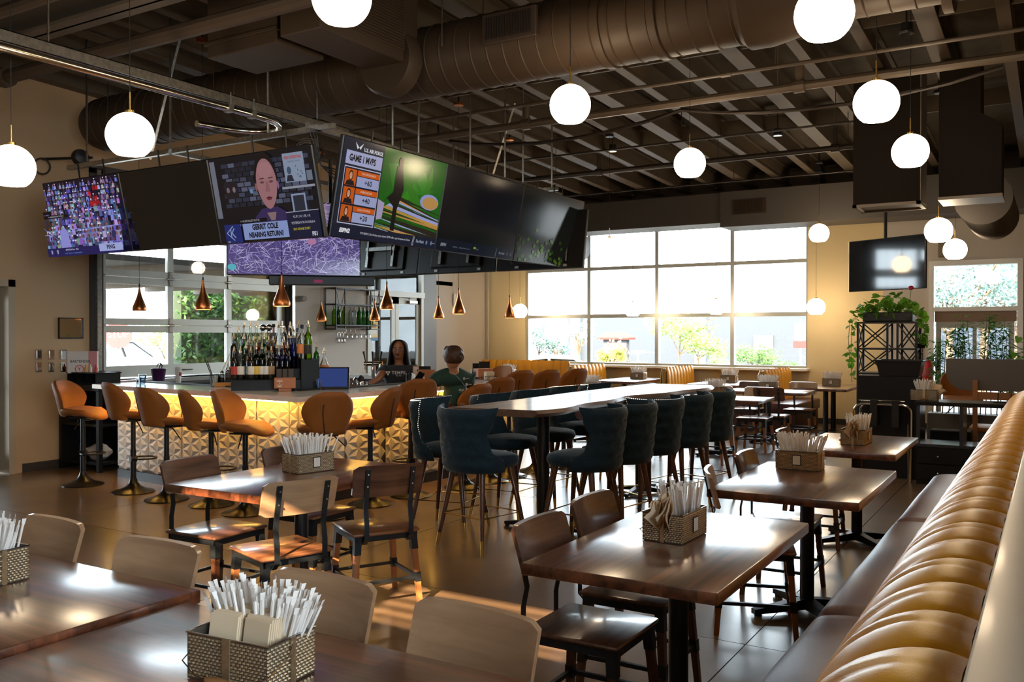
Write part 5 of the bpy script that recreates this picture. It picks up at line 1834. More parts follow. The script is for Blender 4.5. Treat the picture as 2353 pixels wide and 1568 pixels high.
CM = [channel_mesh(s) for s in range(5)]
for k in range(45):
    o = bpy.data.objects.new('channel', CM[(k * 7 + k // 3) % 5])
    C.objects.link(o)
    o.parent = bq
    o.location.y = -.9 + k * .24
ysq = [-.37, 1.70, 3.77, 5.84, 7.90]
for k in range(4):
    b = B()

    def seat(u, v, a=ysq[k], c_=ysq[k + 1]):
        y = a + .004 + (c_ - a - .008) * v
        pr_ = [(-.80, .30), (-.835, .33), (-.838, .41), (-.82, .45), (-.77, .472), (-.66, .482), (-.54, .48), (-.42, .465)]
        x, z = catmull(pr_, u)
        e = min(v, 1 - v) * (c_ - a)
        z -= .03 * max(0, 1 - e / .05) ** 2
        return (x, y, z + .003 * math.sin(y * 5 + x * 9))
    b.grid(seat, 24, 40)
    b.build('seat_cushion', BURG, bq, smooth=70)
B().box(-.79, -.36, -.35, 7.88, 0, .31).build('plinth', BLACKW, bq, smooth=0)
core = [(-.46, 0), (-.108, 0), (-.108, 1.02), (-.20, 1.0), (-.27, .96), (-.36, .84), (-.42, .66), (-.455, .48)]
bc_ = B()
bc_.add([(x, y, z) for y in (-.85, 9.88) for x, z in core], [tuple(range(8)), tuple(range(15, 7, -1))] + [(i, i + 8, (i + 1) % 8 + 8, (i + 1) % 8) for i in range(8)])
bc_.build('back_core', mat('banquette_core', (.30, .17, .03), .6), bq, smooth=0)
# ================================================================ napkin and straw baskets
WEAVE = mat('woven_metal', (.60, .46, .29), .38, .85, mottle=.2, mscale=60)
STRAW = mat('straw_sleeve', (.86, .82, .78), .55)
GRIP = wood('grip_wood', (.25, .11, .04), (.42, .2, .08), .5, .1, 0)
TAGM = mat('tag_white', (.75, .72, .66), .5)


def basket_proto():
    t = thing('napkin_basket', 'x', 'basket')
    lx, ly, h = .13, .0875, .115
    B().box(-lx + .004, lx - .004, -ly + .004, ly - .004, .001, .006).box(-lx + .003, lx - .003, -ly + .003, -ly + .005, 0, h).box(-lx + .003, lx - .003, ly - .005, ly - .003, 0, h).box(-lx + .003, -lx + .005, -ly, ly, 0, h).box(lx - .005, lx - .003, -ly, ly, 0, h).build('liner', mat('basket_inner', (.12, .10, .08), .5, .5), t, smooth=0)
    b = B()
    rows = 13
    for k in range(rows):
        z = .005 + (h - .01) * k / rows
        zz = z + (h - .01) / rows * .72
        for axis, L, off in ((0, lx, ly), (1, ly, lx)):
            n = int(L * 2 / .0125)
            for sgn in (-1, 1):
                for q in range(n):
                    a = -L + (q + (.5 if k % 2 else 0)) * 2 * L / n
                    c_ = min(a + 2 * L / n * .86, L)
                    m = (a + c_) / 2
                    o0, o1 = sgn * (off - .003), sgn * (off + .0012)
                    if axis == 0:
                        pts = [(a, o0, z), (c_, o0, z), (c_, o0, zz), (a, o0, zz), (m, o1, (z + zz) / 2)]
                    else:
                        pts = [(o0, a, z), (o0, c_, z), (o0, c_, zz), (o0, a, zz), (o1, m, (z + zz) / 2)]
                    b.add(pts, [(0, 1, 4), (1, 2, 4), (2, 3, 4), (3, 0, 4)])
    b.build('woven_side', WEAVE, t, smooth=0, kind='stuff')
    B().tube([(-lx, -ly, h), (lx, -ly, h), (lx, ly, h), (-lx, ly, h), (-lx, -ly, h)], .0022, 6).build('rim', CHROME, t)
    B().box(-.012, .012, -ly - .003, -ly, 0, h).box(lx, lx + .003, -.008, .008, 0, h).box(-lx - .003, -lx, -.008, .008, 0, h).build('strap', WEAVE, t, smooth=0)
    w = B().tube([(-lx - .004, 0, h - .012), (-lx - .012, -.03, .075), (-lx - .006, -ly - .008, .045), (-lx + .05, -ly - .022, .022), (-.035, -ly - .026, .02)], .0017, 6)
    w.tube([(lx + .004, 0, h - .012), (lx + .012, -.03, .075), (lx + .006, -ly - .008, .045), (lx - .05, -ly - .022, .022), (.035, -ly - .026, .02)], .0017, 6)
    hd = w.build('handle', CHROME, t)
    B().lathe([(0, -.042), (.007, -.04), (.0105, -.02), (.011, 0), (.0105, .02), (.007, .04), (0, .042)], 12, M=Matrix.Translation((0, -ly - .026, .02)) @ Matrix.Rotation(PI / 2, 4, 'Y')).build('grip', GRIP, hd)
    p = B().box(-.026, .026, ly + .001, ly + .004, .030, .092).build('tag_frame', BLACK, t, smooth=0)
    B().box(-.022, .022, ly + .004, ly + .0046, .034, .088).build('tag_card', TAGM, p, smooth=0)
    return t


def straws_mesh(seed, n, lx, ly, y0, spread=.5, hh=.20):
    r = random.Random(seed)
    b = B()
    for k in range(n):
        x = r.uniform(-lx, lx)
        y = y0 + r.uniform(-ly, ly)
        tx = x / lx * spread * .55 + r.gauss(0, .05)
        ty = (y - y0) / ly * .10 + r.gauss(0, .05)
        L = hh * r.uniform(.90, 1.06)
        d = Vector((tx, ty, 1)).normalized()
        p0 = Vector((x * .8, y, .012))
        p1 = p0 + d * (L - .014)
        b.tube([p0, p1], [.0035, .0044], 5, caps=False)
        q = r.uniform(0, PI)
        s = Vector((math.cos(q), math.sin(q), 0)) * .0065
        e = d * .018
        b.add([p1 - s * .7 - d * .004, p1 + s * .7 - d * .004, p1 + s + e, p1 - s + e], [(0, 1, 2, 3)])
    return b.mesh('paper_straws', STRAW, 30)


def napkins_proto(fan):
    t = thing('napkin_stack', 'x', 'napkins')
    r = random.Random(3 + fan)
    if not fan:
        for sx, a in ((-.058, .02), (.045, -.10)):
            b = B()
            for k in range(12):
                z = .045 + r.uniform(-.003, .003)
                M = Matrix.Translation((sx, -.055 + k * .0065, 0)) @ Matrix.Rotation(a + r.uniform(-.03, .03), 4, 'Z') @ Matrix.Rotation(-.16 - k * .006, 4, 'X')
                b.rbox(-.046, .046, 0, .0052, z - .035, z + .105 + .002 * (k % 3), .002, 1, M)
            b.build('folded_napkins', NAPK, t, smooth=30)
    else:
        for k in range(9):
            b = B()
            M = Matrix.Translation((.075, -.03 + k * .006, .05)) @ Matrix.Rotation(r.uniform(-.5, .5), 4, 'Z') @ Matrix.Rotation(.25 + k * .09, 4, 'Y') @ Matrix.Rotation(r.uniform(-.4, .2), 4, 'X')
            b.grid(lambda u, v: (-.045 + .09 * u, .006 * math.sin(u * 5 + k), .13 * v + .008 * math.sin(u * 7 + k)), 5, 3, M)
            b.build('napkin', NAPK, t, smooth=60)
    return t


SM = {}
for i in range(4):
    SM['full%d' % i] = straws_mesh(30 + i, 95, .105, .065, 0, .62)
SM['back'] = straws_mesh(50, 110, .108, .035, .042, .80)
SM['half'] = straws_mesh(60, 55, .055, .06, 0, .55)


def basket(where, x, y, z, deg, kind='full', nap=None, sx=0, name_b='woven silver basket'):
    rz = math.radians(deg)
    first_or_copy(PROTO, 'basket', basket_proto, (x, y, z + .001), rz, name_b + ' ' + where, 'woven baskets on the tables')
    key = kind if kind in SM else 'full%d' % (int(abs(x * 7 + y * 3)) % 4)
    s = bpy.data.objects.new('paper_straws', SM[key])
    C.objects.link(s)
    off = Vector((sx, 0, 0))
    off.rotate(Euler((0, 0, rz)))
    s.location = (x + off.x, y + off.y, z + .004)
    s.rotation_euler.z = rz
    tag(s, 'white paper-wrapped straws in the basket ' + where, 'straws', kind='stuff')
    if nap is not None:
        first_or_copy(PROTO, 'nap%d' % nap, lambda: napkins_proto(nap), (x, y, z + .006), rz, ('fanned brown napkins' if nap else 'stacked brown napkins') + ' in the basket ' + where)


basket('at the bottom of the picture in the foreground', -1.712, 1.572, .745, 5, 'back', 0)
basket('cut by the left edge of the picture', -3.115, 1.665, .76, 2)
basket('on the walnut table before the bar', -3.88, 4.015, .76, 258)
basket('on the large right-hand table', -1.335, 3.50, .76, 268, 'half', 1, -.055)
basket('on the second right-hand table', -1.345, 5.66, .76, 180)
basket('on the third right-hand table', -1.285, 7.17, .76, 268, 'half', 1, -.055)
basket('on the first small table', *atz(1641, 909, .76).xy, .76, 60)
basket('on the second small table', *atz(1766, 896, .76).xy, .76, 185)
basket('on the square table at the bar end', -5.83, 11.85, .76, 170)
basket('on the rightmost booth table', -3.02, 14.75, .76, 183)
basket('on the booth table between the right-hand booths', -4.75, 15.0, .76, 182)
basket('on the booth table second from the left', -6.5, 15.2, .76, 180)
basket('on the corner booth table', -9.2, 15.05, .76, 175)
kb = atz(2142, 911, .875)
basket('on the black cubby shelf', kb.x, 10.55, .875, 0, 'half', 1)

# ================================================================ bottles
GL_G = glassy('glass_green', (.10, .42, .06), 1.5)
GL_Y = glassy('glass_lime', (.42, .68, .04), 1.5)
GL_C = glassy('glass_clear', (.86, .90, .90), 1.5)
GL_A = glassy('glass_amber', (.60, .22, .03), 1.5)
GL_B = glassy('glass_blue', (.02, .07, .55), 1.5)
GL_D = mat('glass_dark', (.015, .012, .01), .08)
GL_R = mat('glass_red', (.25, .02, .015), .1)
GL_K = mat('shaker_black', (.03, .03, .032), .3)
LBL = {'w': (.72, .70, .64), 'y': (.72, .50, .08), 'r': (.5, .06, .04), 'k': (.03, .03, .03), 'o': (.75, .25, .08), 'n': (.35, .22, .12)}
PROF = {
    'wine': [(0, 0), (.036, .0), (.038, .005), (.038, .19), (.034, .215), (.016, .245), (.0135, .26), (.0135, .30), (.0, .30)],
    'liq': [(0, 0), (.040, 0), (.043, .006), (.043, .16), (.039, .185), (.018, .215), (.014, .23), (.014, .265), (0, .265)],
    'tall': [(0, 0), (.033, 0), (.035, .006), (.034, .20), (.026, .23), (.014, .26), (.013, .31), (0, .31)],
    'slim': [(0, 0), (.020, 0), (.021, .006), (.018, .16), (.012, .24), (.010, .31), (0, .31)],
    'squat': [(0, 0), (.052, 0), (.056, .01), (.052, .06), (.026, .12), (.015, .15), (.014, .20), (0, .20)],
    'bulb': [(0, 0), (.036, 0), (.040, .02), (.040, .09), (.022, .15), (.016, .20), (.02, .23), (.015, .25), (0, .25)],
    'cup': [(0, 0), (.033, 0), (.043, .17), (.043, .175), (0, .175)],
}
MM = {}


def bottle(label, prof, gm, c, lb=None, cap='pour', s=1.0, group='bottles on the bar display'):
    t = thing('bottle', label, 'bottle', c, rnd.uniform(0, 6), group)
    k = (prof, gm.name)
    if k not in MM:
        MM[k] = B().lathe(PROF[prof], 18).mesh('glass', gm, 50)
    o = bpy.data.objects.new('glass', MM[k])
    C.objects.link(o)
    o.parent = t
    top = PROF[prof][-1][1]
    R = PROF[prof][2][0] if prof != 'cup' else .04
    if lb:
        kk = ('l', prof, lb)
        if kk not in MM:
            z0, z1 = (.05, .13) if prof in ('wine', 'liq', 'tall') else (.03, .07)
            MM[kk] = B().lathe([(R + .0008, z0), (R + .0012, z0 + .001), (R + .0012, z1 - .001), (R + .0008, z1)], 18).mesh('label', mat('label_' + lb, LBL[lb], .6), 30)
        o = bpy.data.objects.new('label', MM[kk])
        C.objects.link(o)
        o.parent = t
    if cap:
        kk = ('c', cap)
        if kk not in MM:
            if cap == 'pour':
                MM[kk] = B().lathe([(.0, -.004), (.015, -.002), (.015, .016), (.009, .022), (.006, .045), (.004, .06), (0, .06)], 10).mesh('pourer', mat('pourer_metal', (.45, .33, .2), .3, .9))
            elif cap == 'ball':
                MM[kk] = B().lathe([(0, -.004), (.012, 0), (.028, .012), (.033, .03), (.028, .048), (.012, .058), (0, .06)], 14).mesh('stopper', CHROME, 60)
            elif cap == 'cork':
                MM[kk] = B().lathe([(0, 0), (.017, 0), (.018, .03), (.014, .035), (0, .035)], 10).mesh('stopper', BLACK)
            else:
                MM[kk] = B().lathe([(.0155, -.04), (.0158, -.002), (.0, .0)], 10).mesh('foil', mat('foil_red', (.4, .03, .03), .4))
        o = bpy.data.objects.new('cap', MM[kk])
        C.objects.link(o)
        o.parent = t
        o.location.z = top
    t.scale = (s, s, s)
    return t


NM = {'wine': 'wine-shaped', 'liq': 'round-shouldered', 'tall': 'tall', 'slim': 'very slim', 'squat': 'squat', 'bulb': 'bell-shaped', 'cup': 'tapered'}
CN = {'glass_green': 'green', 'glass_lime': 'lime green', 'glass_clear': 'clear', 'glass_amber': 'amber', 'glass_blue': 'cobalt blue', 'glass_dark': 'dark', 'glass_red': 'deep red', 'shaker_black': 'black'}
ORD = ['first', 'second', 'third', 'fourth', 'fifth', 'sixth', 'seventh', 'eighth', 'ninth', 'tenth', 'eleventh', 'twelfth', 'thirteenth', 'fourteenth', 'fifteenth', 'sixteenth', 'seventeenth', 'eighteenth']
# stepped display
rot = math.radians(44.8)
ds = thing('bottle_display', 'black stepped display stand full of liquor bottles on the bar corner', 'stand', (*atd(640, 870, 9.12).xy, 0), rot)
for k, (ya, yb, z) in enumerate(((-.34, -.12, 1.14), (-.12, .08, 1.24), (.08, .30, 1.345))):
    B().rbox(-.44 if k < 2 else -.40, .22, ya, yb, .86, z, .004, 1).build('step', BLACKW, ds)
B().rbox(.22, .40, -.26, .28, .86, 1.335, .004, 1).build('side_block', BLACKW, ds)
T1 = [(538, 'liq', GL_D, 'r'), (553, 'liq', GL_C, 'w'), (566, 'tall', GL_C, None), (577, 'liq', GL_D, 'w'), (589, 'wine', GL_G, 'y'), (602, 'wine', GL_G, 'w'), (611, 'liq', GL_C, 'w'), (623, 'liq', GL_D, 'n'),
      (636, 'tall', GL_B, None), (648, 'tall', GL_B, None), (660, 'tall', GL_B, None)]
T2 = [(537, 'wine', GL_D, None), (549, 'cup', GL_K, None), (561, 'wine', GL_G, None), (573, 'liq', GL_C, 'n'), (584, 'liq', GL_C, None), (595, 'liq', GL_A, 'k'), (607, 'wine', GL_G, None), (617, 'liq', GL_D, 'w'),
      (628, 'liq', GL_C, 'n'), (652, 'liq', GL_A, 'n'), (664, 'tall', GL_B, None), (675, 'tall', GL_B, None)]
T3 = [(549, 'liq', GL_C, None), (561, 'tall', GL_C, None), (576, 'tall', GL_C, 'n'), (589, 'tall', GL_C, 'w'), (604, 'bulb', GL_C, None, 'ball'), (618, 'bulb', GL_C, None, 'ball'), (629, 'slim', GL_A, None, 'cork'), (641, 'tall', GL_C, 'w'),
      (655, 'liq', GL_C, 'o'), (667, 'tall', GL_C, 'k'), (674, 'liq', GL_C, 'w'), (683, 'liq', GL_C, None, 'cork')]
for row, (T, yl, z, zn) in enumerate(((T1, -.26, 1.141, 'front'), (T2, -.03, 1.241, 'middle'), (T3, .16, 1.346, 'back'))):
    for k, e in enumerate(T):
        # where the pixel's vertical plane meets the row's line
        rr = ray(e[0], 800)
        rr = Vector((rr.x, rr.y))
        o_ = Vector(ds.location.xy)
        dirx = Vector((math.cos(rot), math.sin(rot)))
        q0 = o_ + Vector((-math.sin(rot), math.cos(rot))) * yl
        det = rr.x * (-dirx.y) + dirx.x * rr.y
        t_ = (q0.x * (-dirx.y) + dirx.x * q0.y) / det
        p = rr * t_
        bottle('%s %s bottle, %s from the left in the %s row of the bar display' % (CN[e[2].name], NM[e[1]], ORD[k], zn), e[1], e[2], (p.x, p.y, z), e[3], e[4] if len(e) > 4 else (None if e[1] == 'cup' else 'pour'), 1.0 if e[1] != 'bulb' else 1.1)
for u, v0, d, pf_, g, lb, cp, s, txt in ((694, 826, 9.0, 'liq', GL_C, 'o', 'cork', 1.15, 'large clear bottle with a white and orange label on the right block of the display'),
                                         (708, 826, 8.97, 'wine', GL_Y, 'k', 'pour', 1.08, 'bright lime green bottle with a dark label on the right block of the display'),
                                         (686, 826, 9.1, 'tall', GL_C, None, 'pour', 1.05, 'clear bottle behind the orange-labelled one on the display')):
    bottle(txt, pf_, g, tuple(atd(u, v0, d).xy) + (1.336,), lb, cp, s)
bottle('green bottle with a pale label standing right of the display block', 'wine', GL_G, tuple(atd(727, 860, 9.2).xy) + (1.20,), 'w', 'pour', .85)
bottle('clear conical decanter of amber spirit above the ordering screen', 'squat', GL_C, tuple(atd(745, 860, 9.3).xy) + (1.20,), 'o', 'pour', .95)
rs_ = thing('riser_box', 'black riser behind the ordering screen', 'box', (*atd(736, 860, 9.25).xy, 0), rot)
B().rbox(-.16, .16, -.1, .1, .84, 1.199, .004, 1).build('box_body', BLACKW, rs_)

# napkin caddies, glasses and bits on the counter
CT = 1.037


def caddy(label, c, rz):
    t = thing('condiment_caddy', label, 'caddy', c, rz)
    B().rbox(-.055, .055, -.035, .035, .004, .10, .004, 1).build('napkin_pack', mat('cream_napkin', (.62, .52, .38), .7), t)
    w = B().tube([(-.075, -.045, .05), (.075, -.045, .05), (.075, .045, .05), (-.075, .045, .05), (-.075, -.045, .05)], .0025, 5)
    w.tube([(-.075, -.045, .004), (.075, -.045, .004), (.075, .045, .004), (-.075, .045, .004), (-.075, -.045, .004)], .0025, 5)
    for x in (-.03, .03):
        w.tube([(x + (.004 + .0022 * a) * math.cos(a), -.047, .03 + (.004 + .0022 * a) * math.sin(a)) for a in [.5 * k for k in range(18)]], .0018, 5)
    for x in (-.075, .075):
        for y in (-.045, .045):
            w.tube([(x, y, 0), (x, y, .055)], .0025, 5)
    w.build('wire_frame', BLACK, t)
    return t


def tumbler(label, c, s=1.0, group='water glasses'):
    t = thing('drinking_glass', label, 'glass', c, 0, group)
    B().lathe([(0, .004), (.030, .004), (.036, .10), (.038, .10), (.033, 0), (0, 0)], 20).build('glass_wall', glassy('tumbler_glass', (.80, .86, .90), 1.45), t, smooth=50)
    B().lathe([(0, .006), (.028, .006), (.033, .075), (0, .075)], 16).build('iced_water', glassy('iced_water', (.62, .70, .76), 1.33), t, smooth=50)
    t.scale = (s, s, s)
    return t


def on(u, v, z=CT):
    return tuple(atz(u, v, z).xy) + (z,)


caddy('wire caddy with cream napkins beside the ordering screen', on(716, 894), math.radians(40))
caddy('wire caddy with cream napkins in front of the guest', on(962, 880), math.radians(60))
caddy('wire caddy with cream napkins beyond the guest', on(1124, 874), math.radians(60))
tumbler('tall thin tumbler touching the caddy by the ordering screen', on(732, 896), .9)
tumbler('textured water glass before the woman behind the bar', on(940, 882), 1.15)
tumbler('textured water glass right of the guest', on(1090, 872), 1.15)
tumbler('tall drinking glass with a straw left of the display', on(327, 884), 1.1)
tumbler('short empty glass at the left end of the counter', on(318, 883), .8)


def menu_box(label, c, rz, card=True):
    t = thing('menu_holder', label, 'holder', c, rz)
    B().rbox(-.06, .06, -.05, .05, 0, .03, .003, 1).build('foot_block', mat('orange_board', (.42, .15, .06), .55), t)
    B().rbox(-.10, .10, -.07, .07, .03, .13, .003, 1).build('box_body', mat('orange_board', (.42, .15, .06), .55), t)
    if card:
        for x in (-.055, 0, .055):
            B().rbox(x - .025, x + .025, -.005, .002, .10, .215, .002, 1).build('menu_card', mat('slat_dark', (.05, .04, .03), .6), t)
    return t


mo = menu_box('orange-brown counter box with a white crest and dark cards', on(655, 899), math.radians(45))
cv = Canvas(.0005)
wh = (.62, .50, .42)
cv.poly([(-.03, .098), (-.02, .110), (-.008, .106), (0, .114), (.008, .106), (.02, .110), (.03, .098), (.02, .094), (-.02, .094)], wh)
cv.ell(0, .083, .006, .006, wh)
cv.text('BAR', 0, .071, .010, wh)
cv.rect(-.028, .0645, .028, .066, wh)
cv.poly([(-.022, .060), (.022, .060), (.020, .050), (0, .040), (-.020, .050)], wh)
cr = cv.build('crest', screen_mat('print', 0), mo)
cr.location = (-.05, -.0705, 0)
menu_box('orange-brown menu box right of the woman, beside the black boards', on(976, 876), math.radians(60), False)
menu_box('orange-brown menu box at the far end of the counter', on(1110, 872), math.radians(60), False)
for lb, u, v, w, h in (('black menu board standing left of the guest', 984, 876, .10, .17), ('black menu board near the far end of the counter', 1121, 868, .10, .20), ('second black board by the conduit corner beyond the guest', 1104, 866, .09, .17)):
    t = thing('menu_board', lb, 'board', on(u, v), math.radians(45))
    B().rbox(-w, w * .4, .06, .075, .0, h, .003, 1).build('board_panel', BLACKW, t)
t = thing('table_tent', 'small framed drink card standing beside the woman', 'frame', on(958, 874), math.radians(50))
B().box(-.05, -.042, -.005, .005, 0, .17).box(.042, .05, -.005, .005, 0, .17).box(-.05, .05, -.005, .005, .162, .17).box(-.05, .05, -.005, .005, 0, .01).build('frame_rim', mat('pink_frame', (.45, .28, .22), .5), t, smooth=0)
B().box(-.042, .042, -.001, .001, .01, .162).build('card', PAPER, t, smooth=0)
bottle('little green-topped bottle before the framed drink card', 'liq', GL_C, on(960, 880), 'r', 'cork', .5)
# straw cup and wooden tray on the counter
t = thing('straw_cup', 'clear cup of striped straws and bar spoons left of the display', 'cup', on(494, 889))
B().lathe([(0, 0), (.045, 0), (.052, .12), (.049, .12), (.042, .004), (0, .004)], 20).build('cup_wall', GL_C, t, smooth=50)
b = B()
for k in range(14):
    a = k * 2.4
    b.tube([(.03 * math.cos(a), .03 * math.sin(a), .01), (.035 * math.cos(a + 2), .035 * math.sin(a + 2), .11)], .004, 5)
b.build('straw', PAPER, t, kind='stuff')
B().tube([(0, 0, .02), (-.09, -.06, .30)], .005, 6).tube([(0, .01, .02), (-.06, -.05, .27)], .005, 6).build('bar_spoon', BLACK, t)
B().tube([(.01, 0, .02), (.13, .10, .37)], .004, 6).build('bamboo_pick', mat('bamboo_pick', (.6, .45, .25), .6), t)
t = thing('wooden_tray', 'small orange wooden tray holding shakers left of the display', 'tray', on(517, 889), math.radians(40))
B().rbox(-.10, .10, -.05, .05, 0, .045, .004, 1).build('tray_body', mat('tray_wood', (.60, .26, .05), .5), t)
for k, (x, r0, hh) in enumerate(((-.03, .022, .12), (.03, .026, .13))):
    o = thing('shaker', ['glass pepper shaker on the wooden tray, left', 'glass shaker with dark contents on the wooden tray, right'][k], 'shaker', tuple(Vector(t.location) + Vector((x * .77, x * .64, .046))))
    B().lathe([(0, 0), (r0, 0), (r0, hh * .7), (r0 * .8, hh * .8), (0, hh * .8)], 14).build('jar', GL_C, o, smooth=50)
    B().lathe([(0, 0), (r0 * .85, 0), (r0 * .85, hh * .4), (0, hh * .4)], 12, (0, 0, .002)).build('pepper', BLACK, o)
    B().lathe([(r0 * .85, hh * .8), (r0 * .9, hh * .9), (r0 * .4, hh), (0, hh)], 14).build('lid', CHROME, o)
bottle('tiny bottle with a dark pourer behind the wooden tray', 'liq', GL_C, tuple(atd(524, 870, 8.6).xy) + (1.141,), 'k', 'pour', .6)
# ordering terminal
t = thing('order_terminal', 'black touchscreen ordering terminal with a blue screen', 'terminal', (*atd(764, 880, 9.0).xy, .84), math.radians(38))
B().rbox(-.15, .15, -.10, .16, 0, .16, .01, 2).build('printer_base', BLACKW, t)
M = Matrix.Translation((0, 0, .30)) @ Matrix.Rotation(math.radians(-32), 4, 'X')
B().rbox(-.17, .17, -.02, .03, -.125, .125, .01, 2, M).build('display_case', BLACK, t)
sc = B().box(-.15, .15, -.0225, -.021, -.105, .105, M).build('display_glass', emis('terminal_blue', (.045, .075, .26), .45), t, smooth=0)
B().tube([(0, .05, .15), (0, .03, .28)], .03, 10).build('stand', BLACK, t)
# shakers and tools behind the bar
for k, (u, h, r0, m_, lb) in enumerate(((818, .24, .040, GL_C, 'clear mixing jar behind the bar'), (829, .26, .042, CHROME, 'tall steel cocktail shaker with a black top'), (841, .22, .036, CHROME, 'steel cocktail shaker nearest the woman'), (849, .17, .03, CHROME, 'small steel jigger beside the shakers'))):
    o = thing('cocktail_shaker', lb, 'shaker', tuple(atd(u, 885, 10.0).xy) + (.84,))
    B().lathe([(0, 0), (r0 * .8, 0), (r0, h * .8), (r0 * .9, h * .84), (0, h * .85)], 20).build('shaker_body', m_, o, smooth=50)
    B().lathe([(r0 * .9, h * .84), (r0 * .9, h), (r0 * .3, h * 1.1), (0, h * 1.1)], 16).build('lid', BLACK if k == 1 else CHROME, o)
o = thing('beer_tap', 'cluster of black and chrome tap handles behind the woman', 'tap', tuple(atd(858, 880, 11.6).xy) + (.84,), .5)
B().tube([(0, 0, 0), (0, 0, .34)], .03, 12).tube([(-.12, 0, .36), (.12, 0, .36)], .03, 12).build('tower', CHROME, o)
for x in (-.09, 0, .09):
    B().tube([(x, -.03, .36), (x, -.08, .34), (x, -.085, .28)], .01, 8).build('spout', CHROME, o)
    B().tube([(x, -.04, .38), (x * 1.3, -.05, .52)], [.008, .016], 8).build('tap_handle', BLACK, o)
o = thing('paper_sheet', 'translucent sheet lying on the counter right of the corner', 'paper', on(862, 897))
B().prism([(-.10, -.14), (.10, -.18), (.14, .18), (-.04, .2)], 0, .002).build('sheet', mat('sheet_pale', (.62, .55, .47), .3), o, smooth=0)
o = thing('snack_plate', 'small plate with a snack in front of the woman', 'plate', on(930, 888))
B().lathe([(0, 0), (.05, 0), (.075, .012), (.073, .014), (.05, .004), (0, .004)], 24).build('dish', WHITEM, o)
b = B()
for k in range(9):
    b.lathe([(0, 0), (.012, .004), (.010, .014), (0, .016)], 6, (rnd.uniform(-.045, .045), rnd.uniform(-.04, .04), .006))
b.build('snack', mat('snack_brown', (.45, .22, .07), .7), o, kind='stuff')

# ================================================================ wall bottle rack
rk = thing('wall_bottle_rack', 'black metal wall rack with green wine bottles and hanging stemware', 'rack', (XL + .03, 10.82, 1.66))
W_, Hh, Dp = 1.08, .66, .22
b = B()
s_ = .009
for y in (0, .22, W_ - .22, W_):
    for x in (0, Dp):
        if 0 < y < W_ and x == 0:
            continue
        b.box(x - s_, x + s_, y - s_, y + s_, 0, Hh)
for z in (0, .06, .40, Hh):
    for x in (0, Dp):
        b.box(x - s_, x + s_, 0, W_, z - s_, z + s_) if z else b.box(x - s_, x + s_, 0, .22, z - s_, z + s_).box(x - s_, x + s_, W_ - .22, W_, z - s_, z + s_)
    for y in (0, .22, W_ - .22, W_):
        b.box(0, Dp, y - s_, y + s_, z - s_, z + s_)
b.build('rack_frame', BLACK, rk, smooth=0)
b = B()
for ya, yb in ((0, .22), (W_ - .22, W_)):
    m_ = (ya + yb) / 2
    b.tube([(Dp, ya, Hh), (Dp, m_, .30)], .006, 5).tube([(Dp, yb, Hh), (Dp, m_, .30)], .006, 5)
b.build('cross_brace', BLACK, rk)
B().box(0, Dp, 0, W_, .060, .068).build('shelf', glassy('shelf_glass', (.75, .8, .78), 1.3), rk, smooth=0)
for k in range(6):
    y = .22 + k * .125
    B().box(0, Dp, y - .006, y + .006, .03, .04).build('stem_rail', BLACK, rk, smooth=0)
ysb = [(.07, GL_Y), (.17, GL_G), (.30, GL_Y), (.47, GL_C), (.56, GL_C), (.68, GL_G), (.78, GL_G), (.88, GL_G), (.985, GL_Y)]
for k, (y, g) in enumerate(ysb):
    bottle('%s wine bottle, %s from the left on the wall rack' % ({'glass_lime': 'yellow-green', 'glass_green': 'green', 'glass_clear': 'clear'}[g.name], ORD[k]), 'wine', g, (XL + .03 + .12, 10.82 + y, 1.66 + .0685), None, None, 1.0, 'wine bottles on the wall rack')
sg = B().lathe([(.032, 0), (.033, -.004), (.004, -.01), (.0035, -.08), (.02, -.095), (.036, -.13), (.034, -.17), (.03, -.175)], 14).mesh('bowl', glassy('stem_glass', (.90, .92, .93), 1.5), 50)
for k in range(9):
    o = bpy.data.objects.new('wine_glass', sg)
    C.objects.link(o)
    o.location = (XL + .14 + (.05 if k > 5 else 0), 10.82 + (.10 + (k - 6) * .07 if k > 5 else .36 + k * .115), 1.665 - (.06 if k > 5 else .0))
    tag(o, 'upside-down stemmed glass, %s along the rail under the wall bottle rack' % ORD[k], 'glass', 'stemmed glasses under the wall rack')

# security camera
o = thing('security_camera', 'white bullet security camera on the wall right of the garage door', 'camera', (XL + .02, 10.30, 2.13), -.5)
B().lathe([(0, 0), (.05, 0), (.05, .02), (0, .02)], 18, M=Matrix.Rotation(PI / 2, 4, 'Y')).build('mount_plate', WHITEM, o)
B().lathe([(0, -.02), (.04, -.01), (.045, .05), (.045, .16), (.038, .165)], 20, M=Matrix.Rotation(PI / 2, 4, 'Y')).build('housing', WHITEM, o)
B().lathe([(0, .15), (.036, .15), (.036, .162), (.02, .164), (0, .16)], 18, M=Matrix.Rotation(PI / 2, 4, 'Y')).build('lens', BLACKG, o)
# junction boxes on the pale wall
o = thing('wall_outlet', 'white outlet with a cord on the pale wall above the guest', 'outlet', (-10.495, 15.05, 2.27))
B().rbox(0, .03, -.05, .05, -.12, .12, .004, 1).build('cover_plate', WHITEM, o)
B().rbox(0, .035, .12, .17, -.06, .06, .004, 1).build('switch_box', mat('switch_grey', (.25, .25, .26), .5), o)
B().tube([(.03, -.02, .1), (.04, -.05, .3), (.03, .02, .52)], .006, 5).build('cord', WHITEM, o)

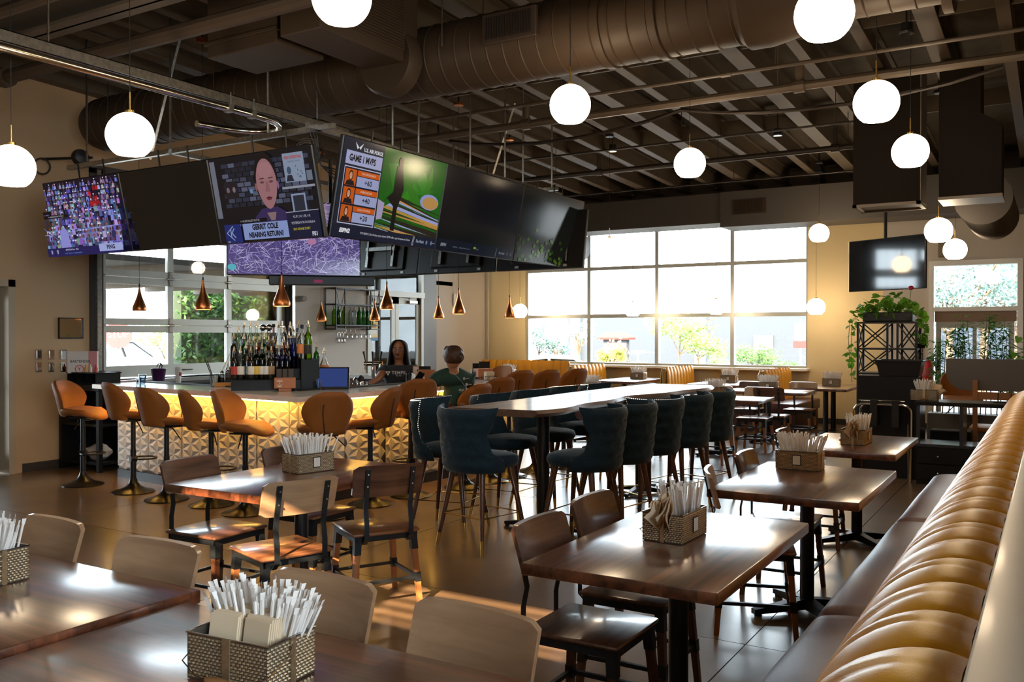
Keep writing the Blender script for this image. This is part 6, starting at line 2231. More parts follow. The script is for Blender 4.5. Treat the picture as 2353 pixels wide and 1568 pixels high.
# ================================================================ left wall
o = thing('wall_picture', 'small black-framed picture with a glossy glass on the left wall', 'picture', (XL, 6.45, 1.655))
B().box(0, .025, -.155, .155, -.125, -.113).box(0, .025, -.155, .155, .113, .125).box(0, .025, -.155, -.143, -.125, .125).box(0, .025, .143, .155, -.125, .125).build('frame_rim', BLACK, o, smooth=0)
B().box(.0, .014, -.143, .143, -.113, .113).build('glazing', mat('mirror_glass', (.55, .56, .54), .04, 1.0), o, smooth=0)
for k in range(6):
    u, v = (88, 117, 145)[k % 3], (815, 844)[k // 3]
    p = atx(u, v, XL)
    o = thing('wall_tile_art', 'small square mirrored wall tile, %s of the %s row of three' % (('left', 'middle', 'right')[k % 3], ('upper', 'lower')[k // 3]), 'wall art', (XL, p.y, p.z), 0, 'mirrored tiles on the left wall')
    B().box(0, .012, -.036, .036, -.058, .058).build('tile_plate', CHROME, o, smooth=0)
    B().box(.012, .022, -.024, .024, -.044, .044).build('inner_mirror', mat('mirror_glass', (.55, .56, .54), .04, 1.0), o, smooth=0)
# black service shelf
cab = thing('service_shelf', 'black open service shelf against the left wall with bags and supplies', 'shelf', (0, 0, 0))
x0, x1, y0, y1 = -10.06, -9.30, 6.28, 7.05
B().rbox(x0, x1, y0, y1, .93, 1.0, .004, 1).build('shelf_top', BLACKW, cab)
for x in (x0, x1 - .05):
    for y in (y0, y1 - .05):
        B().box(x, x + .05, y, y + .05, 0, .93).build('post', BLACKW, cab, smooth=0)
for z in (.08, .52):
    B().box(x0 + .01, x1 - .01, y0 + .01, y1 - .01, z, z + .03).build('shelf_board', BLACKW, cab, smooth=0)
B().box(x0 + .01, x0 + .02, y0 + .02, y1 - .02, 0, .93).build('back_panel', BLACKW, cab, smooth=0)
cb2 = thing('back_counter', 'black back counter running under the garage door', 'counter', (0, 0, 0))
B().rbox(-10.08, -9.52, 7.1, 9.9, .88, .95, .004, 1).box(-10.08, -9.56, 7.12, 9.88, 0, .88).build('counter_body', BLACKW, cb2)
o = thing('organizer_tray', 'black condiment organiser on top of the service shelf', 'tray', (-9.72, 6.52, 1.001))
B().rbox(-.30, .25, -.16, .16, .0, .012, .003, 1).rbox(-.30, .25, .148, .16, 0, .14, .003, 1).box(-.30, -.29, -.16, .16, 0, .12).box(.24, .25, -.16, .16, 0, .12).box(-.12, -.115, -.16, .16, 0, .11).box(.06, .065, -.16, .16, 0, .11).rbox(-.31, .26, -.17, .17, .12, .135, .003, 1).build('tray_body', BLACKW, o)
for k, (x, c_) in enumerate(((-.24, (.5, .05, .03)), (-.18, (.55, .1, .05)), (-.05, (.7, .35, .08)), (.03, (.6, .55, .45)), (.14, (.6, .05, .03)))):
    q = thing('condiment_bottle', '%s condiment bottle in the organiser on the service shelf, %s from the left' % (('red', 'dark red', 'orange', 'white', 'red-capped')[k], ORD[k]), 'bottle', (-9.72 + x, 6.44, 1.137))
    B().lathe([(0, 0), (.018, 0), (.019, .05), (.009, .07), (.008, .09), (0, .09)], 12).build('bottle_body', mat('cond%d' % k, c_, .4), q)
o = thing('sign_box', 'white cardboard sign box reading BARTENDER on the service shelf', 'box', (*atx(190, 838, -9.85).xy, 1.14), math.radians(42))
B().rbox(-.165, .165, -.02, .05, -.02, .24, .005, 1).build('box_body', mat('white_card', (.70, .66, .63), .6), o)
B().box(.07, .166, -.0215, -.02, -.02, .24).build('pink_band', mat('pink_band', (.60, .26, .28), .6), o, smooth=0)
cv = Canvas(.0004)
cv.text('BARTENDER', -.02, .12, .042, lin(60, 50, 60), bold=.0006, sx=.95)
cv.ell(-.03, .03, .05, .05, lin(190, 70, 90), 24)
cv.ell(-.03, .03, .041, .041, lin(225, 205, 200), 24)
cv.text('Y', -.03, .03, .05, lin(190, 70, 90), bold=.002)
q = cv.build('lettering', screen_mat('print', 0), o)
q.location.y = -.0222
o = thing('ice_bucket', 'dark purple bucket with tongs beside the sign box', 'bucket', (*atz(293, 876, 1.0).xy, .955), 0)
o.location = (-9.75, 7.42, .951)
B().lathe([(0, 0), (.07, 0), (.092, .19), (.096, .195), (.089, .195), (.068, .006), (0, .006)], 24).build('bucket_wall', mat('purple_bucket', (.05, .012, .06), .35), o)
B().tube([Vector((.06 * math.cos(a), .02, .21 + .045 * math.sin(a))) for a in [PI * k / 10 for k in range(11)]], .006, 6).tube([(-.03, 0, .1), (.02, .02, .27), (.06, 0, .2)], .006, 6).build('tongs', BLACK, o)
o = thing('paper_cup', 'tall white paper cup with a red mark beside the purple bucket', 'cup', (-9.75, 7.72, .951))
B().lathe([(0, 0), (.032, 0), (.042, .20), (.044, .205), (.0, .20)], 20).build('cup_wall', PAPER, o)
B().box(.039, .043, -.018, .018, .09, .135).build('red_mark', mat('red_notice', (.55, .06, .06), .6), o, smooth=0)
for k, (x, y, z, sx_, sy_, sz_, m_, lb, nm) in enumerate(((-9.42, 6.62, .74, .05, .11, .13, 'r', 'clear and red plastic bag hanging in the upper bay of the service shelf', 'plastic_bag'),
        (-9.38, 6.90, .70, .05, .09, .16, 'w', 'white and red packet hanging beside the plastic bag', 'plastic_bag'),
        (-9.60, 6.48, .20, .14, .12, .10, 'w', 'crumpled white cloth on the bottom board of the service shelf', 'folded_cloth'),
        (-9.50, 6.80, .18, .12, .11, .07, 'c', 'clear wrapped packets on the bottom board of the service shelf', 'plastic_packet'),
        (-9.70, 6.50, .59, .12, .13, .03, 'w', 'white cloth folded on the middle board of the service shelf', 'folded_cloth'))):
    r_ = random.Random(k)
    o = thing(nm, lb, 'bag' if 'bag' in nm else 'cloth' if 'cloth' in nm else 'packet', (x, y, z))
    b = B()
    n = 14
    rings = 9
    vs = []
    for i in range(rings + 1):
        a = PI * i / rings
        for j in range(n):
            q = 2 * PI * j / n
            w = 1 + r_.uniform(-.22, .22)
            vs.append((sx_ * math.sin(a) * math.cos(q) * w, sy_ * math.sin(a) * math.sin(q) * w, -sz_ * math.cos(a) * (1 + r_.uniform(-.08, .08))))
    b.add(vs, [(i * n + j, i * n + (j + 1) % n, (i + 1) * n + (j + 1) % n, (i + 1) * n + j) for i in range(rings) for j in range(n)])
    b.build('lump', {'w': mat('cloth_white', (.62, .55, .50), .8), 'c': mat('plastic_wrap', (.45, .47, .50), .15), 'r': mat('plastic_wrap', (.45, .47, .50), .15)}[m_], o, smooth=40)
    if m_ == 'r':
        B().rbox(sx_ * .7, sx_ * 1.12, -.07, .07, -.11, -.03, .006, 1).build('red_band', mat('red_packet', (.5, .02, .03), .35), o)

# ================================================================ right side
t = thing('lattice_shelf', 'tall black metal shelf with crossed braces under the trailing plant', 'shelf', (0, 0, 0))
lx0, lx1, ly0, ly1 = -2.20, -1.50, 12.35, 12.75
lxm = -1.84
for x in (lx0, lxm, -1.72, lx1):
    for y in (ly0, ly1):
        B().box(x - .013, x + .013, y - .013, y + .013, 0, 1.74).build('post', BLACK, t, smooth=0)
for z in (.42, .72, 1.06, 1.38, 1.72):
    B().box(lx0, lx1, ly0, ly1, z, z + .022).build('shelf_board', BLACK, t, smooth=0)
for k, z in enumerate((.44, .74, 1.08, 1.40)):
    zt = (.72, 1.06, 1.38, 1.72)[k]
    b = B()
    for y in (ly0, ly1):
        for xa, xb in ((lx0, lxm), (-1.72, lx1)):
            b.tube([(xa, y, z), (xb, y, zt)], .009, 5).tube([(xb, y, z), (xa, y, zt)], .009, 5)
    for x in (lx0, lx1):
        b.tube([(x, ly0, z), (x, ly1, zt)], .009, 5).tube([(x, ly1, z), (x, ly0, zt)], .009, 5)
    b.build('cross_brace', BLACK, t)
for k, (x, z) in enumerate(((-1.99, .745), (-1.80, 1.085), (-1.9, 1.085), (-1.62, .745))):
    o = thing('stacked_bowl', ['white bowls on the second board of the lattice shelf', 'small white ramekins on the third board, right', 'small white ramekins on the third board, left', 'white dish low on the right of the lattice shelf'][k], 'bowl', (x, 12.45, z))
    for q in range(3):
        B().lathe([(0, 0), (.03, 0), (.055, .04), (.052, .042), (.028, .006), (0, .006)], 18, (0, 0, q * .018)).build('bowl_wall', WHITEM, o)
pt_ = thing('trailing_plant', 'lush trailing green plant in a black planter on top of the lattice shelf', 'plant', (-1.85, 12.5, 1.745))
B().rbox(-.30, .30, -.12, .12, 0, .12, .01, 1).build('planter', BLACK, pt_)
LEAF = foliage('pothos_leaf', (.03, .13, .01), (.20, .42, .03), 14)
lfm = []
for k in range(3):
    b = B()
    o_ = [(0, 0), (.32, -.18), (.55, .05), (.52, .42), (.28, .78), (0, 1.05)]
    vs = [(x, y, .10 * abs(x) - .12 * y * y) for x, y in o_] + [(-x, y, .10 * abs(x) - .12 * y * y) for x, y in o_[1:-1]]
    b.add(vs, [(0, 1, 2, 3, 4, 5), (0, 5, 9, 8, 7, 6)])
    lfm.append(b.mesh('leaf', LEAF, 60))
r_ = random.Random(17)
for k in range(210):
    if k < 165:
        a, rr = r_.uniform(0, 6.28), r_.random() ** .6
        p = (math.cos(a) * .44 * rr, math.sin(a) * .24 * rr, .10 + .25 * (1 - rr) * r_.random() + .12 * r_.random() - .22 * max(0, rr - .8) * 2)
    elif k < 195:
        p = (-.40 - .10 * r_.random(), r_.uniform(-.15, .1), .05 - r_.random() ** .8 * .85)
        if p[2] < -.45 and r_.random() < .5:
            continue
    else:
        p = (.36 + .12 * r_.random(), r_.uniform(-.15, .1), .05 - r_.random() * .35)
    o = bpy.data.objects.new('leaf', lfm[k % 3])
    C.objects.link(o)
    o.parent = pt_
    o.location = p
    s = r_.uniform(.05, .095)
    o.scale = (s, s, s)
    o.rotation_euler = (r_.uniform(-1.4, .6), r_.uniform(-.8, .8), r_.uniform(0, 6.28))
b = B()
for x_, z_ in ((-.44, -.8), (-.47, -.5), (.42, -.25), (.40, -.1)):
    b.tube([(x_ * .7, 0, .12), (x_, -.05, .0), (x_ * 1.03, -.06, z_ / 2), (x_, -.05, z_)], .004, 5)
b.tube([(.24, 0, .1), (.27, -.02, .42)], .004, 5)
b.build('vine', mat('vine_green', (.08, .16, .03), .6), pt_)
B().lathe([(0, 0), (.028, .01), (.034, .035), (.02, .055), (0, .06)], 8, (.27, -.02, .40)).build('blossom', mat('red_bloom', (.40, .01, .03), .5), pt_)
sm_ = thing('potted_plant', 'small potted plant on the right edge of the lattice shelf', 'plant', (-1.46, 12.42, 1.405))
B().lathe([(0, 0), (.05, 0), (.075, .06), (.0, .055)], 16).build('pot', BLACK, sm_)
for k in range(16):
    o = bpy.data.objects.new('leaf', lfm[k % 3])
    C.objects.link(o)
    o.parent = sm_
    a = r_.uniform(0, 6.28)
    o.location = (.05 * math.cos(a), .05 * math.sin(a), .07 + r_.random() * .14)
    s = r_.uniform(.04, .07)
    o.scale = (s, s, s)
    o.rotation_euler = (r_.uniform(-1.2, .3), r_.uniform(-.6, .6), a)
# black tubs, cabinet and tray stand
wc = thing('black_cart', 'tall flat-sided black service cabinet behind the chrome stand', 'cabinet', (0, 0, 0))
B().rbox(-1.90, -1.27, 10.62, 11.0, .0, 1.12, .006, 1).build('cabinet_body', BLACKW, wc)
o = thing('bus_tub', 'black plastic bus tub standing on the black cabinet', 'tub', (-1.47, 10.8, 1.121))
b = B()
b.add([(-.20, -.15, 0), (.20, -.15, 0), (.20, .15, 0), (-.20, .15, 0), (-.235, -.18, .17), (.235, -.18, .17), (.235, .18, .17), (-.235, .18, .17)], [(3, 2, 1, 0), (0, 1, 5, 4), (1, 2, 6, 5), (2, 3, 7, 6), (3, 0, 4, 7)])
b.rbox(-.25, .25, -.195, -.175, .16, .178, .004, 1).rbox(-.25, .25, .175, .195, .16, .178, .004, 1).rbox(-.25, -.23, -.19, .19, .16, .178, .004, 1).rbox(.23, .25, -.19, .19, .16, .178, .004, 1)
b.build('tub_body', mat('black_plastic', (.012, .012, .014), .28), o)
o = thing('tray_stand', 'chrome folding tray stand with black straps', 'stand', (0, 0, 0))
cx = -1.60
for dy, q in ((10.42, 0), (10.52, .045)):
    pts = [(cx - .29 + q, dy - .06 * (1 - 2 * (dy > 10.5)), 0), (cx - .29 + q, dy, .74)] + [(cx - .29 + q + .08 - .08 * math.cos(a), dy, .74 + .08 * math.sin(a)) for a in (.4, .9, 1.57)] + [(cx + .29 - q - .08 + .08 * math.cos(a), dy, .74 + .08 * math.sin(a)) for a in (1.57, .9, .4)] + [(cx + .29 - q, dy, .74), (cx + .29 - q, dy - .06 * (1 - 2 * (dy > 10.5)), 0)]
    B().tube(pts, .014, 10).build('tube_frame', CHROME, o)
B().tube([(cx - .25, 10.45, .86), (cx + .22, 10.45, .86)], .011, 8).build('top_bar', CHROME, o)
for x in (-.09, .13):
    B().box(cx + x - .035, cx + x + .035, 10.40, 10.55, .58, .865).build('strap', mat('black_web', (.01, .01, .01), .8), o, smooth=0)
un = thing('cubby_shelf', 'low black unit with open cubbies over knobbed drawers', 'cabinet', (0, 0, 0))
ux0, ux1, uy0, uy1 = -1.25, -.14, 10.32, 10.78
B().rbox(ux0 - .02, ux1, uy0 - .02, uy1, .835, .875, .003, 1).build('unit_top', BLACKW, un)
B().box(ux0, ux1, uy0, uy1, .40, .43).build('cubby_floor', mat('cubby_inside', (.035, .04, .05), .22), un, smooth=0)
for x in (ux0, -.84, -.44):
    B().box(x, x + .035, uy0, uy1, .43, .835).build('divider', mat('cubby_inside', (.035, .04, .05), .22), un, smooth=0)
B().box(ux0, ux1, uy0 + .01, uy1, .0, .40).build('carcass', BLACKW, un, smooth=0)
for x in (ux0, -.68):
    for z in (.05, .225):
        d_ = B().rbox(x + .02, x + .54, uy0 - .012, uy0 + .01, z, z + .165, .003, 1).build('drawer', BLACKW, un)
        B().lathe([(0, 0), (.006, 0), (.010, .014), (.008, .02), (0, .022)], 12, M=Matrix.Translation((x + .21, uy0 - .012, z + .08)) @ Matrix.Rotation(PI / 2, 4, 'X')).build('knob', CHROME, d_)
o = thing('black_box', 'black box on the floor behind the cubby shelf', 'box', (-1.0, 11.25, 0))
B().rbox(-.21, .21, -.12, .12, .0, .50, .01, 1).build('box_body', mat('rough_black', (.012, .012, .013), .8), o)
o = thing('high_chair', 'big grey rounded chair back on a wooden frame above the cubby shelf', 'chair', (0, 0, 0))
by = 11.5
b = B()
pts = [(-.96, .0), (-.96, .04)]
poly = [(-1.08, 1.30), (-1.08, 1.14)] + [(-1.08 + .20 * (1 - math.cos(a)), 1.14 - .20 * math.sin(a)) for a in (.3, .6, .9, 1.2, 1.57)] + [(.30, .94), (.30, 1.30)]
b.add([(x, by, z) for x, z in poly] + [(x, by + .07, z) for x, z in poly], [tuple(range(len(poly))), tuple(range(2 * len(poly) - 1, len(poly) - 1, -1))] + [(i, i + len(poly), (i + 1) % len(poly) + len(poly), (i + 1) % len(poly)) for i in range(len(poly))])
b.build('backrest', mat('grey_board', (.115, .098, .085), .6), o, smooth=20, fix=True)
for x in (-.80, -.16):
    B().box(x, x + .05, by - .045, by, 0, 1.06).build('leg', mat('frame_wood', (.33, .13, .04), .5), o, smooth=0)
B().box(-.75, -.16, by - .04, by - .005, .84, .925).build('rail', mat('frame_wood', (.33, .13, .04), .5), o, smooth=0)
B().rbox(-.84, -.08, by, by + .5, .46, .52, .015, 2).build('seat', mat('frame_wood', (.33, .13, .04), .5), o)
o = thing('screen_tablet', 'small black tablet stand lying on the cubby shelf top', 'stand', (-.44, 10.52, .876))
B().rbox(-.10, .10, -.05, .05, 0, .012, .004, 1).tube([(-.06, 0, .01), (-.06, 0, .10)], .007, 6).tube([(.06, 0, .01), (.06, 0, .10)], .007, 6).build('tray_body', BLACK, o)
# bamboo screen plant
bp_ = thing('bamboo_plant', 'tall bamboo plant in front of the entrance door', 'plant', (-.88, 13.0, 0))
B().rbox(-.55, .45, -.16, .16, 0, .55, .01, 1).build('planter', mat('planter_grey', (.12, .11, .10), .6), bp_)
BAM = foliage('bamboo_leaf', (.02, .10, .012), (.10, .33, .04), 12)
cn_, lf_ = B(), B()
r_ = random.Random(29)
for k in range(17):
    x, y = -.50 + k * .062, r_.uniform(-.1, .1)
    top = 1.50 + .35 * math.exp(-((x - .02) / .30) ** 2) + r_.uniform(-.12, .08)
    lean = r_.uniform(-.10, .10)
    cn_.tube([(x, y, .5), (x + lean * .5, y, (top + .5) / 2), (x + lean, y, top)], [.008, .006, .003], 6)
    for q in range(95):
        tt_ = r_.uniform(.30, 1.0)
        p = Vector((x + lean * tt_, y, .5 + (top - .5) * tt_))
        a = r_.uniform(0, 6.28)
        d = Vector((math.cos(a), math.sin(a) * .7, r_.uniform(-.5, .6))).normalized()
        w = d.cross(Vector((0, 0, 1))).normalized() * .0095
        L = r_.uniform(.07, .14)
        p = p + d * .03
        w = w * 1.5
        lf_.add([p, p + d * L * .35 + w, p + d * L - Vector((0, 0, .02)), p + d * L * .35 - w], [(0, 1, 2), (0, 2, 3)])
cn_.build('cane', mat('bamboo_cane', (.10, .09, .03), .5), bp_)
lf_.build('foliage', BAM, bp_, smooth=0, kind='stuff')
o = thing('pothos_vine', 'leafy vine with broad leaves beside the entrance at the right edge', 'plant', (-.42, 12.6, 1.35))
for k in range(18):
    q = bpy.data.objects.new('leaf', lfm[k % 3])
    C.objects.link(q)
    q.parent = o
    q.location = (r_.uniform(-.08, .14), r_.uniform(-.1, .1), r_.uniform(-.28, .22))
    s = r_.uniform(.05, .09)
    q.scale = (s, s, s)
    q.rotation_euler = (r_.uniform(-1.4, .4), r_.uniform(-.8, .8), r_.uniform(0, 6.28))
# extinguisher and wall frames
p = aty(2131, 850, YF - .12)
o = thing('fire_extinguisher', 'red fire extinguisher on the wall beside the entrance', 'extinguisher', (p.x, YF - .10, p.z - .22))
B().lathe([(0, 0), (.07, 0), (.076, .02), (.076, .30), (.05, .36), (.025, .38), (0, .38)], 24).build('cylinder', mat('fire_red', (.45, .01, .015), .3), o)
B().tube([(0, 0, .37), (0, 0, .42)], .02, 10).tube([(0, 0, .42), (.14, -.02, .46)], .009, 6).tube([(0, 0, .41), (.16, -.02, .40)], .009, 6).tube([(0, 0, .40), (-.08, -.02, .36), (-.09, -.02, .15)], .011, 6).build('valve', BLACK, o)
B().lathe([(.077, .12), (.0775, .125), (.0775, .24), (.077, .245)], 24).build('label', mat('fire_label', (.30, .05, .05), .5), o)
for k, v in enumerate((777, 799, 821, 842)):
    p = aty(2114, v, YF)
    o = thing('wall_frame', 'small dark square frame on the wall by the entrance, %s from the top' % ORD[k], 'picture', (p.x, YF - .012, p.z))
    B().box(-.045, -.030, -.02, 0, -.07, .07).box(.030, .045, -.02, 0, -.07, .07).box(-.045, .045, -.02, 0, .05, .07).box(-.045, .045, -.02, 0, -.07, -.05).build('frame_rim', mat('bronze_frame', (.05, .045, .04), .4), o, smooth=0)
    B().box(-.03, .03, -.006, 0, -.05, .05).build('mirror', mat('mirror_glass', (.55, .56, .54), .04, 1.0), o, smooth=0)
o = thing('wall_speaker', 'small beige speaker box on the wall behind the lower globe lamp', 'speaker', (*aty(2170, 575, YF - .06).xy, aty(2170, 575, YF).z))
B().rbox(-.09, .09, -.06, .05, -.12, .12, .01, 1).build('speaker_case', mat('beige_speaker', (.20, .16, .12), .6), o)
o = thing('upholstered_chair', 'grey fabric chair back beside the square table at the bar end', 'chair', (-5.20, 12.15, 0), math.radians(160))
pad(B(), 0, 0, .36, .47, .24, .24, 3).build('seat', mat('grey_fabric', (.33, .32, .29), .85, bump=.3, bscale=60), o, smooth=60)
B().shell(lambda u, v: (.26 * math.sin((2 * u - 1) * 1.3), .02 - .26 * math.cos((2 * u - 1) * 1.3), .42 + .44 * v - .05 * (2 * u - 1) ** 2 * v), lambda u, v: (math.sin((2 * u - 1) * 1.3), -math.cos((2 * u - 1) * 1.3), 0), .035, 20, 6).build('backrest', mat('grey_fabric', (.33, .32, .29), .85, bump=.3, bscale=60), o, smooth=60)
for sx in (-1, 1):
    for sy in (-1, 1):
        B().tube([(sx * .16, sy * .16, .37), (sx * .2, sy * .2, 0)], [.018, .012], 8).build('leg', WLEGD, o)

# ceiling spotlights
for k, (u, v) in enumerate(((1787, 312), (1882, 398), (1578, 118), (1408, 348), (2083, 78))):
    z = 4.12 if k != 2 else 4.2
    p = atz(u, v, z)
    o = thing('ceiling_canopy', 'round light canopy under the joists, %s' % ['right of the black branch pipe', 'close to the window duct', 'at the edge of the round duct', 'left of the branch pipe', 'above the upper right globe lamp'][k], 'canopy', (p.x, p.y, z))
    B().lathe([(0, 0), (.06, 0), (.065, .015), (.05, .03), (.05, .09), (0, .09)], 18).build('canopy_disc', BLACK, o)
    B().lathe([(0, -.004), (.055, -.003), (.055, 0), (0, 0)], 18).build('trim_ring', CHROME, o)
    B().tube([(0, 0, .09), (0, 0, roofz(p.y) - z + .1)], .008, 6).build('stem', BLACK, o)
# ================================================================ people
def skin(name, joints, edges, m, parent, root=0, sub=2):
    """joints: [(point, rx, ry)] -> one smooth skinned surface"""
    me = bpy.data.meshes.new(name)
    me.from_pydata([tuple(j[0]) for j in joints], edges, [])
    o = bpy.data.objects.new(name, me)
    C.objects.link(o)
    o.modifiers.new('Skin', 'SKIN')
    for i, j in enumerate(joints):
        sv = me.skin_vertices[0].data[i]
        sv.radius = (j[1], j[2] if len(j) > 2 else j[1])
        sv.use_root = i == root
    o.modifiers['Skin'].use_smooth_shade = True
    s = o.modifiers.new('Sub', 'SUBSURF')
    s.levels = s.render_levels = sub
    dg = bpy.context.evaluated_depsgraph_get()
    dg.update()
    nm = bpy.data.meshes.new_from_object(o.evaluated_get(dg))
    o.modifiers.clear()
    o.data = nm
    nm.materials.clear()
    nm.materials.append(m)
    nm.polygons.foreach_set('use_smooth', [True] * len(nm.polygons))
    o.parent = parent
    return o


def ball(b, c, r, n=16, M=None):
    rx, ry, rz = r if isinstance(r, tuple) else (r, r, r)
    pr_ = [(math.sin(PI * k / 10), -math.cos(PI * k / 10)) for k in range(11)]
    vs, fs = [], []
    for s, z in pr_:
        for k in range(n):
            a = 2 * PI * k / n
            vs.append((c[0] + rx * s * math.cos(a), c[1] + ry * s * math.sin(a), c[2] + rz * z))
    for i in range(10):
        for k in range(n):
            fs.append((i * n + k, i * n + (k + 1) % n, (i + 1) * n + (k + 1) % n, (i + 1) * n + k))
    return b.add(vs, fs, M)


def hand(pts_dir, wrist, fwd, side, s, m, parent, curl=.5):
    """palm with four bent fingers and a side thumb, skinned chain by chain"""
    fwd, side = fwd.normalized(), side.normalized()
    nrm = fwd.cross(side).normalized()
    J = [(wrist, .020 * s), (wrist + fwd * .05 * s, .026 * s, .016 * s), (wrist + fwd * .085 * s, .030 * s, .014 * s)]
    E_ = [(0, 1), (1, 2)]
    o = skin('hand', J, E_, m, parent, 0, 1)
    for k, L in enumerate((.036, .042, .040, .030)):
        off = side * (.024 - .016 * k) * s
        a = wrist + fwd * .080 * s + off
        d1 = (fwd + nrm * -.15 * curl).normalized()
        d2 = (fwd - nrm * .9 * curl).normalized()
        d3 = (fwd - nrm * 1.8 * curl).normalized()
        p1 = a + d1 * L * s
        p2 = p1 + d2 * L * .7 * s
        p3 = p2 + d3 * L * .5 * s
        skin('finger', [(a, .0085 * s), (p1, .0080 * s), (p2, .0072 * s), (p3, .0060 * s)], [(0, 1), (1, 2), (2, 3)], m, o, 0, 1)
    a = wrist + fwd * .03 * s + side * .024 * s
    skin('thumb', [(a, .011 * s), (a + (fwd * .7 + side * .7) * .03 * s, .0095 * s), (a + (fwd * .95 + side * .6) * .058 * s, .0075 * s)], [(0, 1), (1, 2)], m, o, 0, 1)
    return o


def head_parts(parent, c, M3, s, skin_m, hair_m, long_hair=True, glasses=True):
    """c = centre of the head; M3 = rotation, local -y is where the face looks"""
    M = Matrix.Translation(c) @ M3.to_4x4()
    f = B()
    for sx in (-1, 1):
        ball(f, (sx * .031 * s, -.083 * s, .012 * s), (.011 * s, .007 * s, .006 * s), 10, M)
    f.build('eye', mat('eye_white', (.30, .26, .24), .5), parent, smooth=60)
    f = B()
    for sx in (-1, 1):
        ball(f, (sx * .031 * s, -.0895 * s, .012 * s), (.006 * s, .003 * s, .0055 * s), 8, M)
    f.build('iris', mat('iris', (.02, .012, .008), .2), parent, smooth=60)
    f = B().tube([(0, -.090 * s, .020 * s), (0, -.104 * s, -.008 * s), (0, -.108 * s, -.020 * s), (0, -.094 * s, -.027 * s)], [.006 * s, .009 * s, .013 * s, .008 * s], 10, M=M)
    for sx in (-1, 1):
        ball(f, (sx * .079 * s, .0, -.002 * s), (.010 * s, .018 * s, .028 * s), 10, M)
    f.build('nose', skin_m, parent, smooth=70)
    f = B()
    ball(f, (0, -.088 * s, -.047 * s), (.024 * s, .010 * s, .007 * s), 12, M)
    ball(f, (0, -.086 * s, -.057 * s), (.020 * s, .010 * s, .006 * s), 12, M)
    f.build('mouth', mat('lips', (.14, .035, .03), .4), parent, smooth=60)
    f = B()
    for sx in (-1, 1):
        f.tube([(sx * .016 * s, -.090 * s, .034 * s), (sx * .032 * s, -.092 * s, .040 * s), (sx * .048 * s, -.084 * s, .034 * s)], .0035 * s, 5, M=M)
    f.build('eyebrow', hair_m, parent)
    if glasses:
        f = B()
        for sx in (-1, 1):
            f.tube([(sx * .034 * s + .023 * s * math.cos(a), -.101 * s, .008 * s + .019 * s * math.sin(a)) for a in [2 * PI * k / 16 for k in range(17)]], .0022 * s, 5, M=M)
            f.tube([(sx * .057 * s, -.100 * s, .012 * s), (sx * .078 * s, -.05 * s, .014 * s), (sx * .082 * s, .0, .012 * s)], .002 * s, 5, M=M)
        f.tube([(-.011 * s, -.102 * s, .012 * s), (.011 * s, -.102 * s, .012 * s)], .0022 * s, 5, M=M)
        f.build('glasses', mat('glasses_rim', (.03, .03, .03), .3), parent)


def add_head(o, c, M3, s=1.0):
    b = B()
    ball(b, (0, 0, 0), (.079 * s, .095 * s, .118 * s), 20, Matrix.Translation(c) @ M3.to_4x4())
    ball(b, (0, -.028 * s, -.070 * s), (.052 * s, .056 * s, .048 * s), 16, Matrix.Translation(c) @ M3.to_4x4())
    t_ = b.mesh('skull', None, 0)
    bm = bmesh.new()
    bm.from_mesh(o.data)
    bm.from_mesh(t_)
    bm.to_mesh(o.data)
    bm.free()
    bpy.data.meshes.remove(t_)
    o.data.polygons.foreach_set('use_smooth', [True] * len(o.data.polygons))


def wear(name, J, E_, keep, grow, m, parent, extra=0):
    idx = {k: i for i, k in enumerate(keep)}
    JJ = [(J[k][0], J[k][1] * (1 + extra) + grow, (J[k][2] if len(J[k]) > 2 else J[k][1]) * (1 + extra) + grow) for k in keep]
    EE = [(idx[a], idx[b]) for a, b in E_ if a in idx and b in idx]
    return skin(name, JJ, EE, m, parent)


SK1 = mat('skin_deep', (.22, .085, .040), .45)
SK2 = mat('skin_light', (.50, .24, .13), .5)
TEE1 = mat('tshirt_black', (.012, .014, .020), .85)
TEE2 = mat('tshirt_green', (.012, .048, .036), .85)
HAIR1 = mat('hair_black', (.006, .005, .006), .7, spec=.2, bump=.3, bscale=60, stretch=(1, 1, .1))
HAIR2 = mat('hair_brown', (.055, .024, .013), .5, bump=.5, bscale=60)

# ---- woman behind the bar
bt = thing('person', 'person with long black hair and glasses in a black T-shirt reaching across behind the bar', 'person', (0, 0, 0))
D = 10.75


def w(u, v, d=D):
    return atd(u, v, d)


sR, sL = w(884, 849, D), w(951, 849, D)
J = [(w(916, 935), .165, .12), (w(916, 905), .150, .11), (w(916, 875), .155, .12), (w(916, 856), .15, .105), (w(916, 843), .075, .065), (w(916, 832), .052, .052),
     (w(916, 822), .070, .072), (w(916, 808), .080, .088), (w(916, 794), .074, .082), (w(916, 787), .045, .05),
     (sR, .060), (w(868, 873, 10.45), .043), (w(845, 885, 10.2), .036), (w(822, 886, 10.0), .026), (sL, .060), (w(958, 876, 10.7), .044), (w(950, 896, 10.45), .034),
     (w(907, 990, 11.0), .095), (w(907, 1050, 11.0), .06), (w(907, 1080, 11.0), .045), (w(926, 990, 11.0), .095), (w(926, 1050, 11.0), .06), (w(926, 1080, 11.0), .045)]
E_ = [(0, 1), (1, 2), (2, 3), (3, 4), (4, 5), (5, 6), (6, 7), (7, 8), (8, 9), (3, 10), (10, 11), (11, 12), (12, 13), (3, 14), (14, 15), (15, 16), (0, 17), (17, 18), (18, 19), (0, 20), (20, 21), (21, 22)]
bo = skin('body', J, E_, SK1, bt)
Rl = _rt
hand(None, w(818, 886, 10.0), (w(801, 884, 9.85) - w(822, 886, 10.0)), Vector((0, 0, 1)), 1.0, SK1, bt, .8)
J[4] = (J[4][0], .085, .075)
